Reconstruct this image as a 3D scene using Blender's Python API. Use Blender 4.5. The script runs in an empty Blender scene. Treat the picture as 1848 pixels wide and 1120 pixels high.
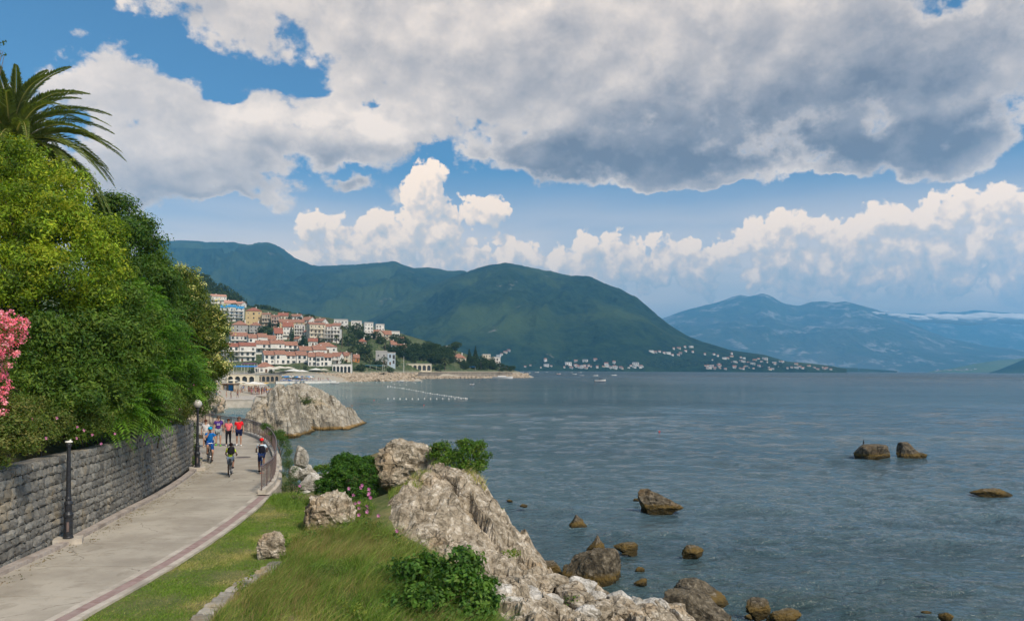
import bpy, bmesh, math, random
import numpy as np
from mathutils import Vector, Matrix, Euler

sc = bpy.context.scene
col = sc.collection
rad = math.radians

# ------------------------------------------------------------------ camera
F = 1437.0; CX = 924.0; CY = 664.0; ROLL = 0.0072; HCAM = 8.6
cam_d = bpy.data.cameras.new('camera')
cam = bpy.data.objects.new('camera', cam_d); col.objects.link(cam)
cam_d.sensor_width = 36.0
cam_d.lens = 36.0 * F / 1848.0
cam_d.shift_y = (CY - 560.0) / 1848.0
cam_d.clip_start = 0.5; cam_d.clip_end = 60000
cr, sr = math.cos(ROLL), math.sin(ROLL)
cam.matrix_world = Matrix(((cr, -sr, 0, 0), (0, 0, -1, 0), (sr, cr, 0, HCAM), (0, 0, 0, 1)))
sc.camera = cam

def ray(px, py):
    u = (px - CX) / F; v = -(py - CY) / F
    return u * cr - v * sr, u * sr + v * cr
def P(px, py, D):
    x, z = ray(px, py); return (x * D, D, HCAM + z * D)
def G(px, py, z=0.0):
    x, s = ray(px, py); D = (z - HCAM) / s; return (x * D, D, z)

# ------------------------------------------------------------------ node expression helper
class NT:
    def __init__(s, tree): s.t = tree; s.n = tree.nodes; s.l = tree.links
    def put(s, sock, v):
        if isinstance(v, bpy.types.NodeSocket): s.l.new(v, sock)
        elif v is not None:
            try: sock.default_value = v
            except Exception:
                sock.default_value = (v[0], v[1], v[2], 1.0) if len(v) == 3 else v
    def m(s, op, a, b=None, c=None, clamp=False):
        n = s.n.new('ShaderNodeMath'); n.operation = op; n.use_clamp = clamp
        for i, v in enumerate((a, b, c)):
            if v is not None: s.put(n.inputs[i], v)
        return n.outputs[0]
    def add(s, a, b): return s.m('ADD', a, b)
    def sub(s, a, b): return s.m('SUBTRACT', a, b)
    def mul(s, a, b): return s.m('MULTIPLY', a, b)
    def mad(s, a, b, c): return s.m('MULTIPLY_ADD', a, b, c)
    def v(s, op, a, b=None, c=None):
        n = s.n.new('ShaderNodeVectorMath'); n.operation = op
        s.put(n.inputs[0], a)
        if op == 'SCALE': s.put(n.inputs[3], b)
        else:
            if b is not None: s.put(n.inputs[1], b)
            if c is not None: s.put(n.inputs[2], c)
        return n.outputs[1] if op in ('DOT_PRODUCT', 'LENGTH', 'DISTANCE') else n.outputs[0]
    def xyz(s, x=0.0, y=0.0, z=0.0):
        n = s.n.new('ShaderNodeCombineXYZ')
        for i, v in enumerate((x, y, z)): s.put(n.inputs[i], v)
        return n.outputs[0]
    def sep(s, v):
        n = s.n.new('ShaderNodeSeparateXYZ'); s.put(n.inputs[0], v); return n.outputs
    def ramp(s, x, a, b, lo=0.0, hi=1.0, smooth=True):
        n = s.n.new('ShaderNodeMapRange'); n.interpolation_type = 'SMOOTHSTEP' if smooth else 'LINEAR'
        n.clamp = True if not smooth else n.clamp
        s.put(n.inputs[0], x)
        for i, v in enumerate((a, b, lo, hi)): s.put(n.inputs[i + 1], v)
        return n.outputs[0]
    def noise(s, vec, scale=1.0, detail=4.0, rough=0.5, dist=0.0, lac=2.0, color=False):
        n = s.n.new('ShaderNodeTexNoise'); n.noise_dimensions = '3D'
        if vec is not None: s.put(n.inputs['Vector'], vec)
        s.put(n.inputs['Scale'], scale); s.put(n.inputs['Detail'], detail)
        s.put(n.inputs['Roughness'], rough); s.put(n.inputs['Distortion'], dist); s.put(n.inputs['Lacunarity'], lac)
        return n.outputs['Color'] if color else n.outputs[0]
    def voro(s, vec, scale=1.0, feature='F1', detail=0.0, rough=0.5, smooth=1.0, rnd=1.0, out=None):
        n = s.n.new('ShaderNodeTexVoronoi'); n.feature = feature
        s.put(n.inputs['Vector'], vec); s.put(n.inputs['Scale'], scale)
        if 'Detail' in n.inputs: s.put(n.inputs['Detail'], detail); s.put(n.inputs['Roughness'], rough)
        if feature == 'SMOOTH_F1': s.put(n.inputs['Smoothness'], smooth)
        s.put(n.inputs['Randomness'], rnd)
        return n.outputs[out or 'Distance']
    def mix(s, f, a, b, mode='MIX'):
        n = s.n.new('ShaderNodeMix'); n.data_type = 'RGBA'; n.blend_type = mode
        s.put(n.inputs[0], f); s.put(n.inputs[6], a); s.put(n.inputs[7], b)
        return n.outputs[2]
    def coord(s, which='Object'):
        n = s.n.new('ShaderNodeTexCoord'); return n.outputs[which]
    def geo(s, which='Position'):
        n = s.n.new('ShaderNodeNewGeometry'); return n.outputs[which]
    def attr(s, name, which='Color'):
        n = s.n.new('ShaderNodeAttribute'); n.attribute_name = name; return n.outputs[which]
    def bump(s, h, strength=0.5, dist=0.1, normal=None):
        n = s.n.new('ShaderNodeBump'); s.put(n.inputs['Height'], h)
        s.put(n.inputs['Strength'], strength); s.put(n.inputs['Distance'], dist)
        if normal is not None: s.put(n.inputs['Normal'], normal)
        return n.outputs[0]

# ------------------------------------------------------------------ world: Nishita sky and clouds
SUN_EL, SUN_AZ = rad(46), rad(140)       # azimuth clockwise from +Y (the view axis): behind the camera, a little to its right
SKY = 0.1
world = bpy.data.worlds.new('World'); sc.world = world; world.use_nodes = True
wt = world.node_tree; wt.nodes.clear()
W = NT(wt)

def azel(px, py):
    x, z = ray(px, py)
    return math.atan2(x, 1.0), math.atan2(z, math.hypot(x, 1.0))

def grp(name, build, ins=('NodeSocketVector',), outs=('NodeSocketFloat',)):
    g = bpy.data.node_groups.new(name, 'ShaderNodeTree')
    for i, k in enumerate(ins): g.interface.new_socket('in%d' % i, in_out='INPUT', socket_type=k)
    for i, k in enumerate(outs): g.interface.new_socket('out%d' % i, in_out='OUTPUT', socket_type=k)
    a = g.nodes.new('NodeGroupInput'); b = g.nodes.new('NodeGroupOutput')
    T = NT(g); res = build(T, *[a.outputs[i] for i in range(len(ins))])
    for i, r in enumerate(res): g.links.new(r, b.inputs[i])
    return g
def use(T, g, *ins):
    n = T.n.new('ShaderNodeGroup'); n.node_tree = g
    for i, v in enumerate(ins): T.put(n.inputs[i], v)
    return n.outputs

def cyl(T, p, k=1.0):
    x, y, _ = T.sep(p)[:3]
    return T.xyz(T.m('SINE', x), T.m('COSINE', x), T.mul(y, k))
def blobs(T, p, lst, acc):
    for (px, py, rx, ry, w) in lst:
        a, e = azel(px, py); a1, e1 = azel(px + rx, py); a2, e2 = azel(px, py - ry)
        sx, sy = 1 / abs(a1 - a), 1 / abs(e2 - e)
        d = T.v('MULTIPLY_ADD', p, (sx, sy, 0), (-a * sx, -e * sy, 0))
        q = T.v('DOT_PRODUCT', d, d)
        acc = T.mad(T.m('POWER', 0.36788, q), w, acc)
    return acc

# coverage of the upper layer: (px, py, rx, ry, weight) in photograph-sized degrees
COVER = [(330, 230, 190, 130, .62), (580, 215, 190, 120, .45), (720, 250, 120, 60, .40), (300, 330, 150, 60, .45), (1000, 40, 520, 130, .65), (560, 15, 240, 55, .50),
         (1250, 170, 420, 130, .55), (1650, 150, 330, 170, .6), (1050, 300, 210, 50, .55), (870, 130, 180, 90, .30), (1450, 280, 300, 40, .45), (1700, 290, 200, 40, .45),
         (660, 345, 130, 35, .40), (140, 55, 80, 20, .50), (150, 140, 110, 50, .35), (350, 385, 110, 22, .25), (420, 362, 60, 8, .4), (1010, 383, 60, 6, .5), (1300, 325, 50, 12, .5), (1480, 312, 40, 8, .4),
         (60, 20, 180, 45, -.60), (330, 80, 120, 34, -.75), (490, 135, 90, 26, -.55), (555, 160, 40, 20, -.6), (400, 165, 60, 16, -.45), (420, 170, 40, 16, -.3), (665, 205, 26, 20, -.7), (40, 105, 80, 26, -.5),
         (795, 290, 44, 22, -.75), (640, 325, 60, 16, -.6), (540, 318, 60, 14, -.25), (875, 345, 90, 34, -.6), (1200, 385, 330, 35, -.8), (1550, 345, 330, 22, -.5), (1750, 360, 200, 30, -.45), (460, 410, 190, 40, -.75), (1000, 400, 200, 45, -.6),
         (1000, 580, 900, 130, -.9), (300, 490, 300, 80, -.6)]
DARK = [(1150, 290, 330, 80, .62), (1650, 250, 400, 100, .60), (1300, 190, 330, 70, .25), (1000, 325, 160, 50, .35), (560, 290, 120, 32, .55), (640, 345, 130, 25, .45), (330, 385, 150, 30, .75),
        (1700, 60, 330, 130, .42), (1250, 60, 300, 50, .12), (480, 170, 120, 40, .10), (250, 330, 120, 40, .15), (700, 245, 90, 30, -.6), (560, 230, 120, 40, -.3), (280, 250, 120, 40, -.2), (1720, 170, 60, 30, -.25),
        (1000, 20, 260, 30, -.15), (440, 210, 120, 40, -.25), (660, 60, 200, 30, -.15),
        (1770, 150, 60, 34, -.45), (1520, 215, 90, 30, -.30), (1640, 180, 60, 26, -.2), (940, 350, 60, 30, .3), (1380, 318, 160, 10, -.5)]

def b_upper(T, p):
    c = cyl(T, p, 1.35)
    big = T.noise(c, 3.2, 2.0, .5)
    fine = T.noise(c, 8.0, 7.0, .58, .15)
    vor = T.voro(T.v('MULTIPLY_ADD', T.xyz(fine, big, fine), (.10, .10, .10), c), 15.0, 'F1', 1.0, .55)
    n = T.add(T.mad(T.sub(big, .5), .9, .08), T.mul(T.sub(fine, .5), 2.1))
    n = T.mad(T.sub(.45, vor), .45, n)
    n = T.mad(T.sub(T.noise(c, 30.0, 6.0, .66), .5), .95, n)
    return (n, vor)
G_UP = grp('cloud_upper', b_upper, outs=('NodeSocketFloat', 'NodeSocketFloat'))

# heaped clouds above the far shore: circles (px, py, r)
PUFF = [(587, 418, 50), (700, 425, 62), (745, 412, 55), (790, 400, 55), (765, 440, 70), (850, 380, 34), (885, 382, 32), (765, 335, 40), (785, 315, 24), (742, 350, 30),
        (865, 468, 40), (930, 470, 56), (1010, 485, 45), (1060, 468, 48), (1110, 462, 48), (1150, 480, 50), (1192, 432, 26), (1200, 470, 42), (1250, 475, 46), (1300, 465, 44), (1270, 510, 40),
        (1360, 425, 44), (1410, 428, 54), (1380, 480, 50), (1500, 440, 60), (1450, 490, 66), (1560, 440, 66), (1600, 405, 52), (1690, 385, 60), (1570, 480, 60), (1670, 450, 75), (1750, 380, 56),
        (1800, 372, 50), (1770, 450, 80), (1850, 385, 50), (1860, 460, 80), (1990, 440, 120), (1360, 515, 20), (1830, 530, 36), (660, 470, 50), (610, 480, 55), (560, 475, 45), (720, 490, 60), (800, 490, 60), (870, 500, 50), (950, 510, 45), (1020, 510, 40), (1090, 510, 40), (1440, 510, 50), (1530, 510, 50), (1640, 505, 55), (1720, 500, 50), (1800, 505, 45), (1880, 500, 60), (-130, 430, 110), (2300, 470, 130)]
def b_puff(T, p):
    c = cyl(T, p, 1.0)
    warp = T.v('SUBTRACT', T.noise(c, 26.0, 3.0, .6, color=True), (.5, .5, .5))
    q = T.v('MULTIPLY_ADD', warp, (.034, .026, 0), p)
    acc = 9.0
    for (px, py, r) in PUFF:
        a, e = azel(px, py); a1, _ = azel(px + r, py); s = 1 / abs(a1 - a)
        d = T.v('MULTIPLY_ADD', q, (s, s * 1.05, 0), (-a * s, -e * s * 1.05, 0))
        acc = T.m('MINIMUM', acc, T.v('LENGTH', d))
    vor = T.voro(T.v('MULTIPLY_ADD', warp, (.03, .03, .03), c), 34.0, 'F1', 2.0, .6)
    f = T.m('MINIMUM', T.sub(1.34, acc), .75)
    f = T.mad(T.sub(.40, vor), .62, f)
    fine = T.noise(c, 90.0, 4.0, .6)
    f = T.mad(T.sub(fine, .5), .6, f)
    return (f,)
G_PUFF = grp('cloud_heaps', b_puff)

d3 = W.coord('Generated')
dx, dy, dz = W.sep(d3)[:3]
az = W.m('ARCTAN2', dx, dy); el = W.m('ARCSINE', dz)
p = W.xyz(az, el, 0.0)
sky = W.n.new('ShaderNodeTexSky'); sky.sky_type = 'NISHITA'; sky.sun_disc = False
sky.sun_elevation = SUN_EL; sky.sun_rotation = SUN_AZ
sky.altitude = 10; sky.air_density = 1.0; sky.dust_density = 0.6; sky.ozone_density = 2.0
skyc = W.mix(1.0, sky.outputs[0], (.50, .82, .98, 1), 'MULTIPLY')

c3 = cyl(W, p, 1.0)
# upper layer
n0, v0 = use(W, G_UP, p)[:2]
n1, v1 = use(W, G_UP, W.v('ADD', p, (-.016, .024, 0)))[:2]
wv = W.v('SUBTRACT', W.noise(cyl(W, p, 1.3), 9.0, 5.0, .55, color=True), (.5, .5, .5))
pw = W.v('MULTIPLY_ADD', wv, (.17, .10, 0), p)
cover = blobs(W, pw, COVER, 0.0)
f0 = W.add(n0, cover)
a_up = W.ramp(f0, -.02, .30)
relief = W.sub(n0, n1)
dark = blobs(W, pw, DARK, W.mad(W.sub(W.noise(c3, 4.0, 2.0), .5), .5, .20))
dark = W.mul(dark, W.ramp(f0, .10, .65))
dark = W.sub(dark, W.mul(relief, .50))
dark = W.mad(W.sub(W.noise(cyl(W, p, 1.6), 7.0, 5.0, .55), .5), .60, dark)
dark = W.ramp(dark, -.30, 1.0, smooth=False)
k = 1 / SKY
rampn = W.n.new('ShaderNodeValToRGB'); W.put(rampn.inputs[0], dark)
cr_ = rampn.color_ramp; cr_.elements[0].position = 0; cr_.elements[0].color = (.88, .83, .78, 1)
cr_.elements[1].position = 1; cr_.elements[1].color = (.15, .165, .215, 1)
for pos, c in ((.22, (.68, .655, .64)), (.5, (.44, .44, .465)), (.75, (.27, .285, .335))):
    e_ = cr_.elements.new(pos); e_.color = (*c, 1)
up_c = W.v('MULTIPLY', rampn.outputs[0], (1.32 * k, 1.15 * k, .98 * k))
# heaps
g0 = use(W, G_PUFF, p)[0]
g2 = use(W, G_PUFF, W.v('ADD', p, (-.010, .017, 0)))[0]
a_pf = W.ramp(g0, .0, .17)
lit = W.mul(W.sub(g0, g2), 1.1)
elr = W.ramp(el, azel(924, 530)[1], azel(924, 410)[1], -.20, .12)
lit = W.add(W.add(lit, elr), .58)
rp2 = W.n.new('ShaderNodeValToRGB'); W.put(rp2.inputs[0], lit)
cr_ = rp2.color_ramp; cr_.elements[0].position = 0; cr_.elements[0].color = (.40, .45, .50, 1)
cr_.elements[1].position = 1; cr_.elements[1].color = (.90, .79, .66, 1)
for pos, c in ((.3, (.50, .52, .55)), (.55, (.58, .56, .55)), (.78, (.76, .68, .60))):
    e_ = cr_.elements.new(pos); e_.color = (*c, 1)
pf_c = W.v('MULTIPLY', rp2.outputs[0], (1.62 * k, 1.42 * k, 1.22 * k))
# low veil near the horizon
veil_n = W.noise(cyl(W, p, 6.0), 3.0, 4.0, .5)
veil = W.mul(W.ramp(el, azel(924, 290)[1], azel(924, 500)[1], 0, .92), W.ramp(veil_n, .25, .62, .55, 1.0))
veil_c = (1.20 * k, .98 * k, .80 * k, 1)
base = W.mix(veil, skyc, veil_c)
c_ = W.mix(a_up, base, up_c)
c_ = W.mix(W.mul(a_pf, W.ramp(el, azel(924, 600)[1], azel(924, 530)[1])), c_, pf_c)
bg = W.n.new('ShaderNodeBackground'); W.put(bg.inputs[0], c_); bg.inputs[1].default_value = SKY
bg2 = W.n.new('ShaderNodeBackground'); bg2.inputs[0].default_value = (.5 * k, .57 * k, .62 * k, 1); bg2.inputs[1].default_value = SKY
ms = W.n.new('ShaderNodeMixShader'); W.put(ms.inputs[0], W.m('GREATER_THAN', dz, -.02))
W.l.new(bg2.outputs[0], ms.inputs[1]); W.l.new(bg.outputs[0], ms.inputs[2])
wo = W.n.new('ShaderNodeOutputWorld'); W.l.new(ms.outputs[0], wo.inputs[0])
world.cycles.sampling_method = 'MANUAL'; world.cycles.sample_map_resolution = 256

# ------------------------------------------------------------------ sun
sd = bpy.data.lights.new('sun', 'SUN'); sd.energy = 3.6; sd.angle = rad(11.0); sd.color = (1.0, .88, .71)
sun = bpy.data.objects.new('sun', sd); col.objects.link(sun)
sdir = Vector((math.sin(SUN_AZ) * math.cos(SUN_EL), math.cos(SUN_AZ) * math.cos(SUN_EL), math.sin(SUN_EL)))
sun.rotation_euler = sdir.to_track_quat('Z', 'Y').to_euler()
sun.location = (0, 0, 60)

vs = sc.view_settings
sc.display_settings.display_device = 'sRGB'
vs.view_transform = 'Standard'; vs.look = 'None'; vs.gamma = 1; vs.use_curve_mapping = False; vs.exposure = 0.12
sc.render.engine = 'CYCLES'
sc.cycles.use_denoising = True
sc.cycles.max_bounces = 6; sc.cycles.diffuse_bounces = 3; sc.cycles.glossy_bounces = 3
sc.cycles.transmission_bounces = 3; sc.cycles.volume_bounces = 1; sc.cycles.transparent_max_bounces = 8
sc.cycles.use_adaptive_sampling = True; sc.cycles.adaptive_threshold = 0.02
# ------------------------------------------------------------------ numpy noise
_rs = np.random.RandomState(7)
_perm = np.concatenate([_rs.permutation(256)] * 3).astype(np.int64)
_grad = _rs.normal(size=(256, 3)); _grad /= np.linalg.norm(_grad, axis=1)[:, None]
def pnoise(p):
    p = np.asarray(p, float); i = np.floor(p).astype(np.int64); f = p - i; i &= 255
    u = f * f * f * (f * (f * 6 - 15) + 10)
    out = 0
    for dx in (0, 1):
        wx = u[:, 0] if dx else 1 - u[:, 0]
        for dy in (0, 1):
            wy = u[:, 1] if dy else 1 - u[:, 1]
            for dz in (0, 1):
                wz = u[:, 2] if dz else 1 - u[:, 2]
                h = _perm[_perm[_perm[(i[:, 0] + dx) & 255] + ((i[:, 1] + dy) & 255)] + ((i[:, 2] + dz) & 255)]
                g = _grad[h]
                out = out + wx * wy * wz * (g[:, 0] * (f[:, 0] - dx) + g[:, 1] * (f[:, 1] - dy) + g[:, 2] * (f[:, 2] - dz))
    return out * 1.5
def fbm(p, oct=4, gain=.5, lac=2.03, ridged=False):
    p = np.asarray(p, float); a = 1.0; s = 0; t = 0
    for k in range(oct):
        n = pnoise(p + k * 17.3)
        if ridged: n = 1 - 2 * np.abs(n)
        s = s + a * n; t += a; a *= gain; p = p * lac
    return s / t
def v3(x, y, z=0.0):
    x, y, z = np.broadcast_arrays(x, y, z); return np.stack([x.ravel(), y.ravel(), z.ravel()], 1).astype(float)
def blocks_h(x, y, cell, seed, tilt=.5, amp=.5):
    """broken-block relief: every Voronoi cell has its own height and slope; also the distance to the cell's edge"""
    x = np.asarray(x, float); y = np.asarray(y, float); i0 = np.floor(x / cell).astype(int); j0 = np.floor(y / cell).astype(int)
    best = np.full(x.shape, 1e9); sec = np.full(x.shape, 1e9); h = np.zeros(x.shape); r = np.random.RandomState(seed); T_ = r.rand(64, 64, 5)
    for di in (-1, 0, 1):
        for dj in (-1, 0, 1):
            t = T_[(i0 + di) % 64, (j0 + dj) % 64]; cx = (i0 + di + t[..., 0]) * cell; cy = (j0 + dj + t[..., 1]) * cell; d = np.hypot(x - cx, y - cy)
            hh = (t[..., 2] - .5) * amp * cell + ((x - cx) * (t[..., 3] - .5) + (y - cy) * (t[..., 4] - .5)) * 2 * tilt; cl = d < best
            sec = np.where(cl, best, np.minimum(sec, d)); h = np.where(cl, hh, h); best = np.where(cl, d, best)
    return h, (sec - best) / cell
def sstep(a, b, x):
    t = np.clip((np.asarray(x, float) - a) / (b - a), 0, 1); return t * t * (3 - 2 * t)

def tps(pts, smooth=0.0):                        # thin plate spline through (x, y, z)
    pts = np.array(pts, float); n = len(pts); xy = pts[:, :2]
    def K(r2): return np.where(r2 > 0, .5 * r2 * np.log(np.maximum(r2, 1e-12)), 0)
    d = ((xy[:, None] - xy[None]) ** 2).sum(-1)
    A = np.zeros((n + 3, n + 3)); A[:n, :n] = K(d) + np.eye(n) * smooth
    A[:n, n:] = np.c_[np.ones(n), xy]; A[n:, :n] = A[:n, n:].T
    w = np.linalg.solve(A, np.r_[pts[:, 2], 0, 0, 0])
    def f(x, y):
        x = np.asarray(x, float); sh = x.shape; q = np.c_[x.ravel(), np.asarray(y, float).ravel()]
        out = np.empty(len(q))
        for s in range(0, len(q), 20000):
            qq = q[s:s + 20000]; dd = ((qq[:, None] - xy[None]) ** 2).sum(-1)
            out[s:s + 20000] = K(dd) @ w[:n] + np.c_[np.ones(len(qq)), qq] @ w[n:]
        return out.reshape(sh)
    return f

def inpoly(poly, x, y):
    poly = np.array(poly)[:, :2]; x = np.asarray(x); y = np.asarray(y); c = np.zeros(x.shape, bool)
    j = len(poly) - 1
    for i in range(len(poly)):
        xi, yi = poly[i]; xj, yj = poly[j]
        c ^= ((yi > y) != (yj > y)) & (x < (xj - xi) * (y - yi) / (yj - yi + 1e-12) + xi); j = i
    return c
def polydist(line, x, y, closed=False):         # distance to a polyline
    line = np.array(line)[:, :2]; d = np.full(np.shape(x), 1e9)
    n = len(line)
    for i in range(n if closed else n - 1):
        a, b = line[i], line[(i + 1) % n]; ab = b - a; L = (ab ** 2).sum() + 1e-12
        t = np.clip(((x - a[0]) * ab[0] + (y - a[1]) * ab[1]) / L, 0, 1)
        d = np.minimum(d, np.hypot(x - a[0] - t * ab[0], y - a[1] - t * ab[1]))
    return d
def resample(line, step):                       # smooth a polyline (Catmull-Rom) and space it evenly
    P0 = np.array(line, float); pts = []
    Q = np.vstack([2 * P0[0] - P0[1], P0, 2 * P0[-1] - P0[-2]])
    for i in range(1, len(Q) - 2):
        for t in np.linspace(0, 1, 24, endpoint=False):
            a, b, c, d = Q[i - 1], Q[i], Q[i + 1], Q[i + 2]
            pts.append(.5 * ((2 * b) + (c - a) * t + (2 * a - 5 * b + 4 * c - d) * t * t + (3 * b - a - 3 * c + d) * t ** 3))
    pts.append(P0[-1]); pts = np.array(pts)
    s = np.r_[0, np.cumsum(np.linalg.norm(np.diff(pts, axis=0), axis=1))]
    n = max(2, int(round(s[-1] / step)) + 1); q = np.linspace(0, s[-1], n)
    return np.stack([np.interp(q, s, pts[:, k]) for k in range(pts.shape[1])], 1)
def offset(line, d):                            # to the right of the walking direction when d > 0
    L = np.array(line, float); t = np.gradient(L[:, :2], axis=0); t /= np.linalg.norm(t, axis=1)[:, None] + 1e-9
    o = L.copy(); o[:, 0] += t[:, 1] * d; o[:, 1] -= t[:, 0] * d; return o

# ------------------------------------------------------------------ mesh helpers
def mesh_np(name, verts, faces, mats, smooth=False, colors=None, midx=None, cname='tint'):
    """faces: (n, 3) or (n, 4) array; colors: per-vertex (n, 3)"""
    me = bpy.data.meshes.new(name); verts = np.asarray(verts, np.float32); faces = np.asarray(faces, np.int32)
    k = faces.shape[1]
    me.vertices.add(len(verts)); me.vertices.foreach_set('co', verts.ravel())
    me.loops.add(faces.size); me.loops.foreach_set('vertex_index', faces.ravel())
    me.polygons.add(len(faces)); me.polygons.foreach_set('loop_start', np.arange(0, faces.size, k, dtype=np.int32))
    me.polygons.foreach_set('loop_total', np.full(len(faces), k, np.int32))
    if midx is not None: me.polygons.foreach_set('material_index', np.asarray(midx, np.int32))
    me.update(calc_edges=True)
    me.polygons.foreach_set('use_smooth', np.full(len(faces), bool(smooth)))
    if colors is not None:
        a = me.color_attributes.new(cname, 'FLOAT_COLOR', 'POINT')
        c = np.ones((len(verts), 4), np.float32); c[:, :3] = colors; a.data.foreach_set('color', c.ravel())
    for m in (mats if isinstance(mats, (list, tuple)) else [mats]): me.materials.append(m)
    return me
class MB:
    """collects simple solids, then links them as ONE mesh object"""
    def __init__(s): s.v = []; s.f = []; s.m = []; s.mi = 0
    def mat(s, i): s.mi = i; return s
    def _add(s, vs, fs):
        o = len(s.v); s.v += [tuple(v) for v in vs]; s.f += [tuple(o + i for i in f) for f in fs]; s.m += [s.mi] * len(fs); return s
    def box(s, x0, x1, y0, y1, z0, z1, M=None):
        vs = [Vector(v) for v in ((x0, y0, z0), (x1, y0, z0), (x1, y1, z0), (x0, y1, z0), (x0, y0, z1), (x1, y0, z1), (x1, y1, z1), (x0, y1, z1))]
        if M is not None: vs = [M @ v for v in vs]
        return s._add(vs, [(0, 3, 2, 1), (4, 5, 6, 7), (0, 1, 5, 4), (1, 2, 6, 5), (2, 3, 7, 6), (3, 0, 4, 7)])
    def tube(s, path, r, n=6, cap=True):
        path = [Vector(p) for p in path]; rs = r if isinstance(r, (list, tuple)) else [r] * len(path)
        vs = []; prev = None
        for i, p in enumerate(path):
            d = (path[min(i + 1, len(path) - 1)] - path[max(i - 1, 0)])
            d = d.normalized() if d.length > 1e-9 else Vector((0, 0, 1))
            if prev is None: a = d.orthogonal().normalized()
            else:
                a = prev - d * prev.dot(d); a = a.normalized() if a.length > 1e-6 else d.orthogonal().normalized()
            prev = a; b = d.cross(a)
            vs += [p + (a * math.cos(2 * math.pi * k / n) + b * math.sin(2 * math.pi * k / n)) * rs[i] for k in range(n)]
        fs = [(i * n + k, i * n + (k + 1) % n, (i + 1) * n + (k + 1) % n, (i + 1) * n + k) for i in range(len(path) - 1) for k in range(n)]
        if cap: fs += [tuple(reversed(range(n))), tuple(range((len(path) - 1) * n, len(path) * n))]
        return s._add(vs, fs)
    def lathe(s, prof, n=12, c=(0, 0, 0)):
        vs = []; fs = []
        for (r, z) in prof: vs += [(c[0] + r * math.cos(2 * math.pi * k / n), c[1] + r * math.sin(2 * math.pi * k / n), c[2] + z) for k in range(n)]
        for i in range(len(prof) - 1): fs += [(i * n + k, i * n + (k + 1) % n, (i + 1) * n + (k + 1) % n, (i + 1) * n + k) for k in range(n)]
        fs += [tuple(reversed(range(n))), tuple(range((len(prof) - 1) * n, len(prof) * n))]
        return s._add(vs, fs)
    def prism(s, poly, z0, z1):
        n = len(poly); vs = [(x, y, z0) for x, y in poly] + [(x, y, z1) for x, y in poly]
        return s._add(vs, [tuple(reversed(range(n))), tuple(range(n, 2 * n))] + [(i, (i + 1) % n, n + (i + 1) % n, n + i) for i in range(n)])
    def mesh(s, name, mats, smooth=False):
        me = bpy.data.meshes.new(name); me.from_pydata(s.v, [], s.f); me.update()
        for m in (mats if isinstance(mats, (list, tuple)) else [mats]): me.materials.append(m)
        me.polygons.foreach_set('material_index', s.m)
        if smooth: me.polygons.foreach_set('use_smooth', [True] * len(me.polygons))
        return me
    def build(s, name, mats, parent=None, smooth=False): return link(name, s.mesh(name, mats, smooth), parent)

def link(name, data, parent=None, loc=None, rz=None, scale=None):
    o = bpy.data.objects.new(name, data); col.objects.link(o)
    if parent is not None: o.parent = parent
    if loc is not None: o.location = loc
    if rz is not None: o.rotation_euler = (0, 0, rz) if not isinstance(rz, (tuple, list)) else rz
    if scale is not None: o.scale = scale if isinstance(scale, (tuple, list)) else (scale,) * 3
    return o
def tag(o, label=None, cat=None, group=None, kind=None):
    if label: o['label'] = label
    if cat: o['category'] = cat
    if group: o['group'] = group
    if kind: o['kind'] = kind
    return o
def thing(name, label, cat, loc=(0, 0, 0), rz=0, group=None, scale=None):
    o = link(name, None, None, loc, rz, scale); o.empty_display_size = .1
    return tag(o, label, cat, group)
def copy_tree(o, parent=None):
    c = o.copy(); col.objects.link(c)
    if parent is not None: c.parent = parent
    for ch in list(o.children): copy_tree(ch, c)
    return c

# ------------------------------------------------------------------ materials
def mat(name, build=None, color=(.5, .5, .5), rough=.8, metal=0.0, spec=None, two=False):
    m = bpy.data.materials.new(name); m.use_nodes = True; t = m.node_tree
    b = t.nodes['Principled BSDF']; T = NT(t)
    b.inputs['Base Color'].default_value = (*color[:3], 1); b.inputs['Roughness'].default_value = rough; b.inputs['Metallic'].default_value = metal
    if spec is not None: b.inputs['Specular IOR Level'].default_value = spec
    if build: build(T, b)
    return m
def grain(name, c1, c2, scale=4.0, rough=.85, bump=.2, bdist=.02, detail=5, c3=None, s3=.6, coord='pos', spec=.25, amount=(.35, .65)):
    """two tones mixed by noise, a third in larger patches, fine relief"""
    def f(T, b):
        p = T.geo('Position') if coord == 'pos' else T.coord('Object')
        n = T.noise(p, scale, detail, .6)
        c = T.mix(T.ramp(n, amount[0], amount[1]), (*c1, 1), (*c2, 1))
        if c3 is not None: c = T.mix(T.ramp(T.noise(p, s3, 3, .5), .5, .68), c, (*c3, 1))
        T.put(b.inputs['Base Color'], c)
        if bump: T.put(b.inputs['Normal'], T.bump(n, bump, bdist))
    return mat(name, f, rough=rough, spec=spec)
def plain(name, c, rough=.6, metal=0.0, var=.12, scale=6.0, spec=.4):
    def f(T, b):
        n = T.noise(T.coord('Object'), scale, 3, .6)
        T.put(b.inputs['Base Color'], T.mix(T.ramp(n, .3, .7), (*[v * (1 - var) for v in c], 1), (*[min(1, v * (1 + var)) for v in c], 1)))
    return mat(name, f, rough=rough, metal=metal, spec=spec)
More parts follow.
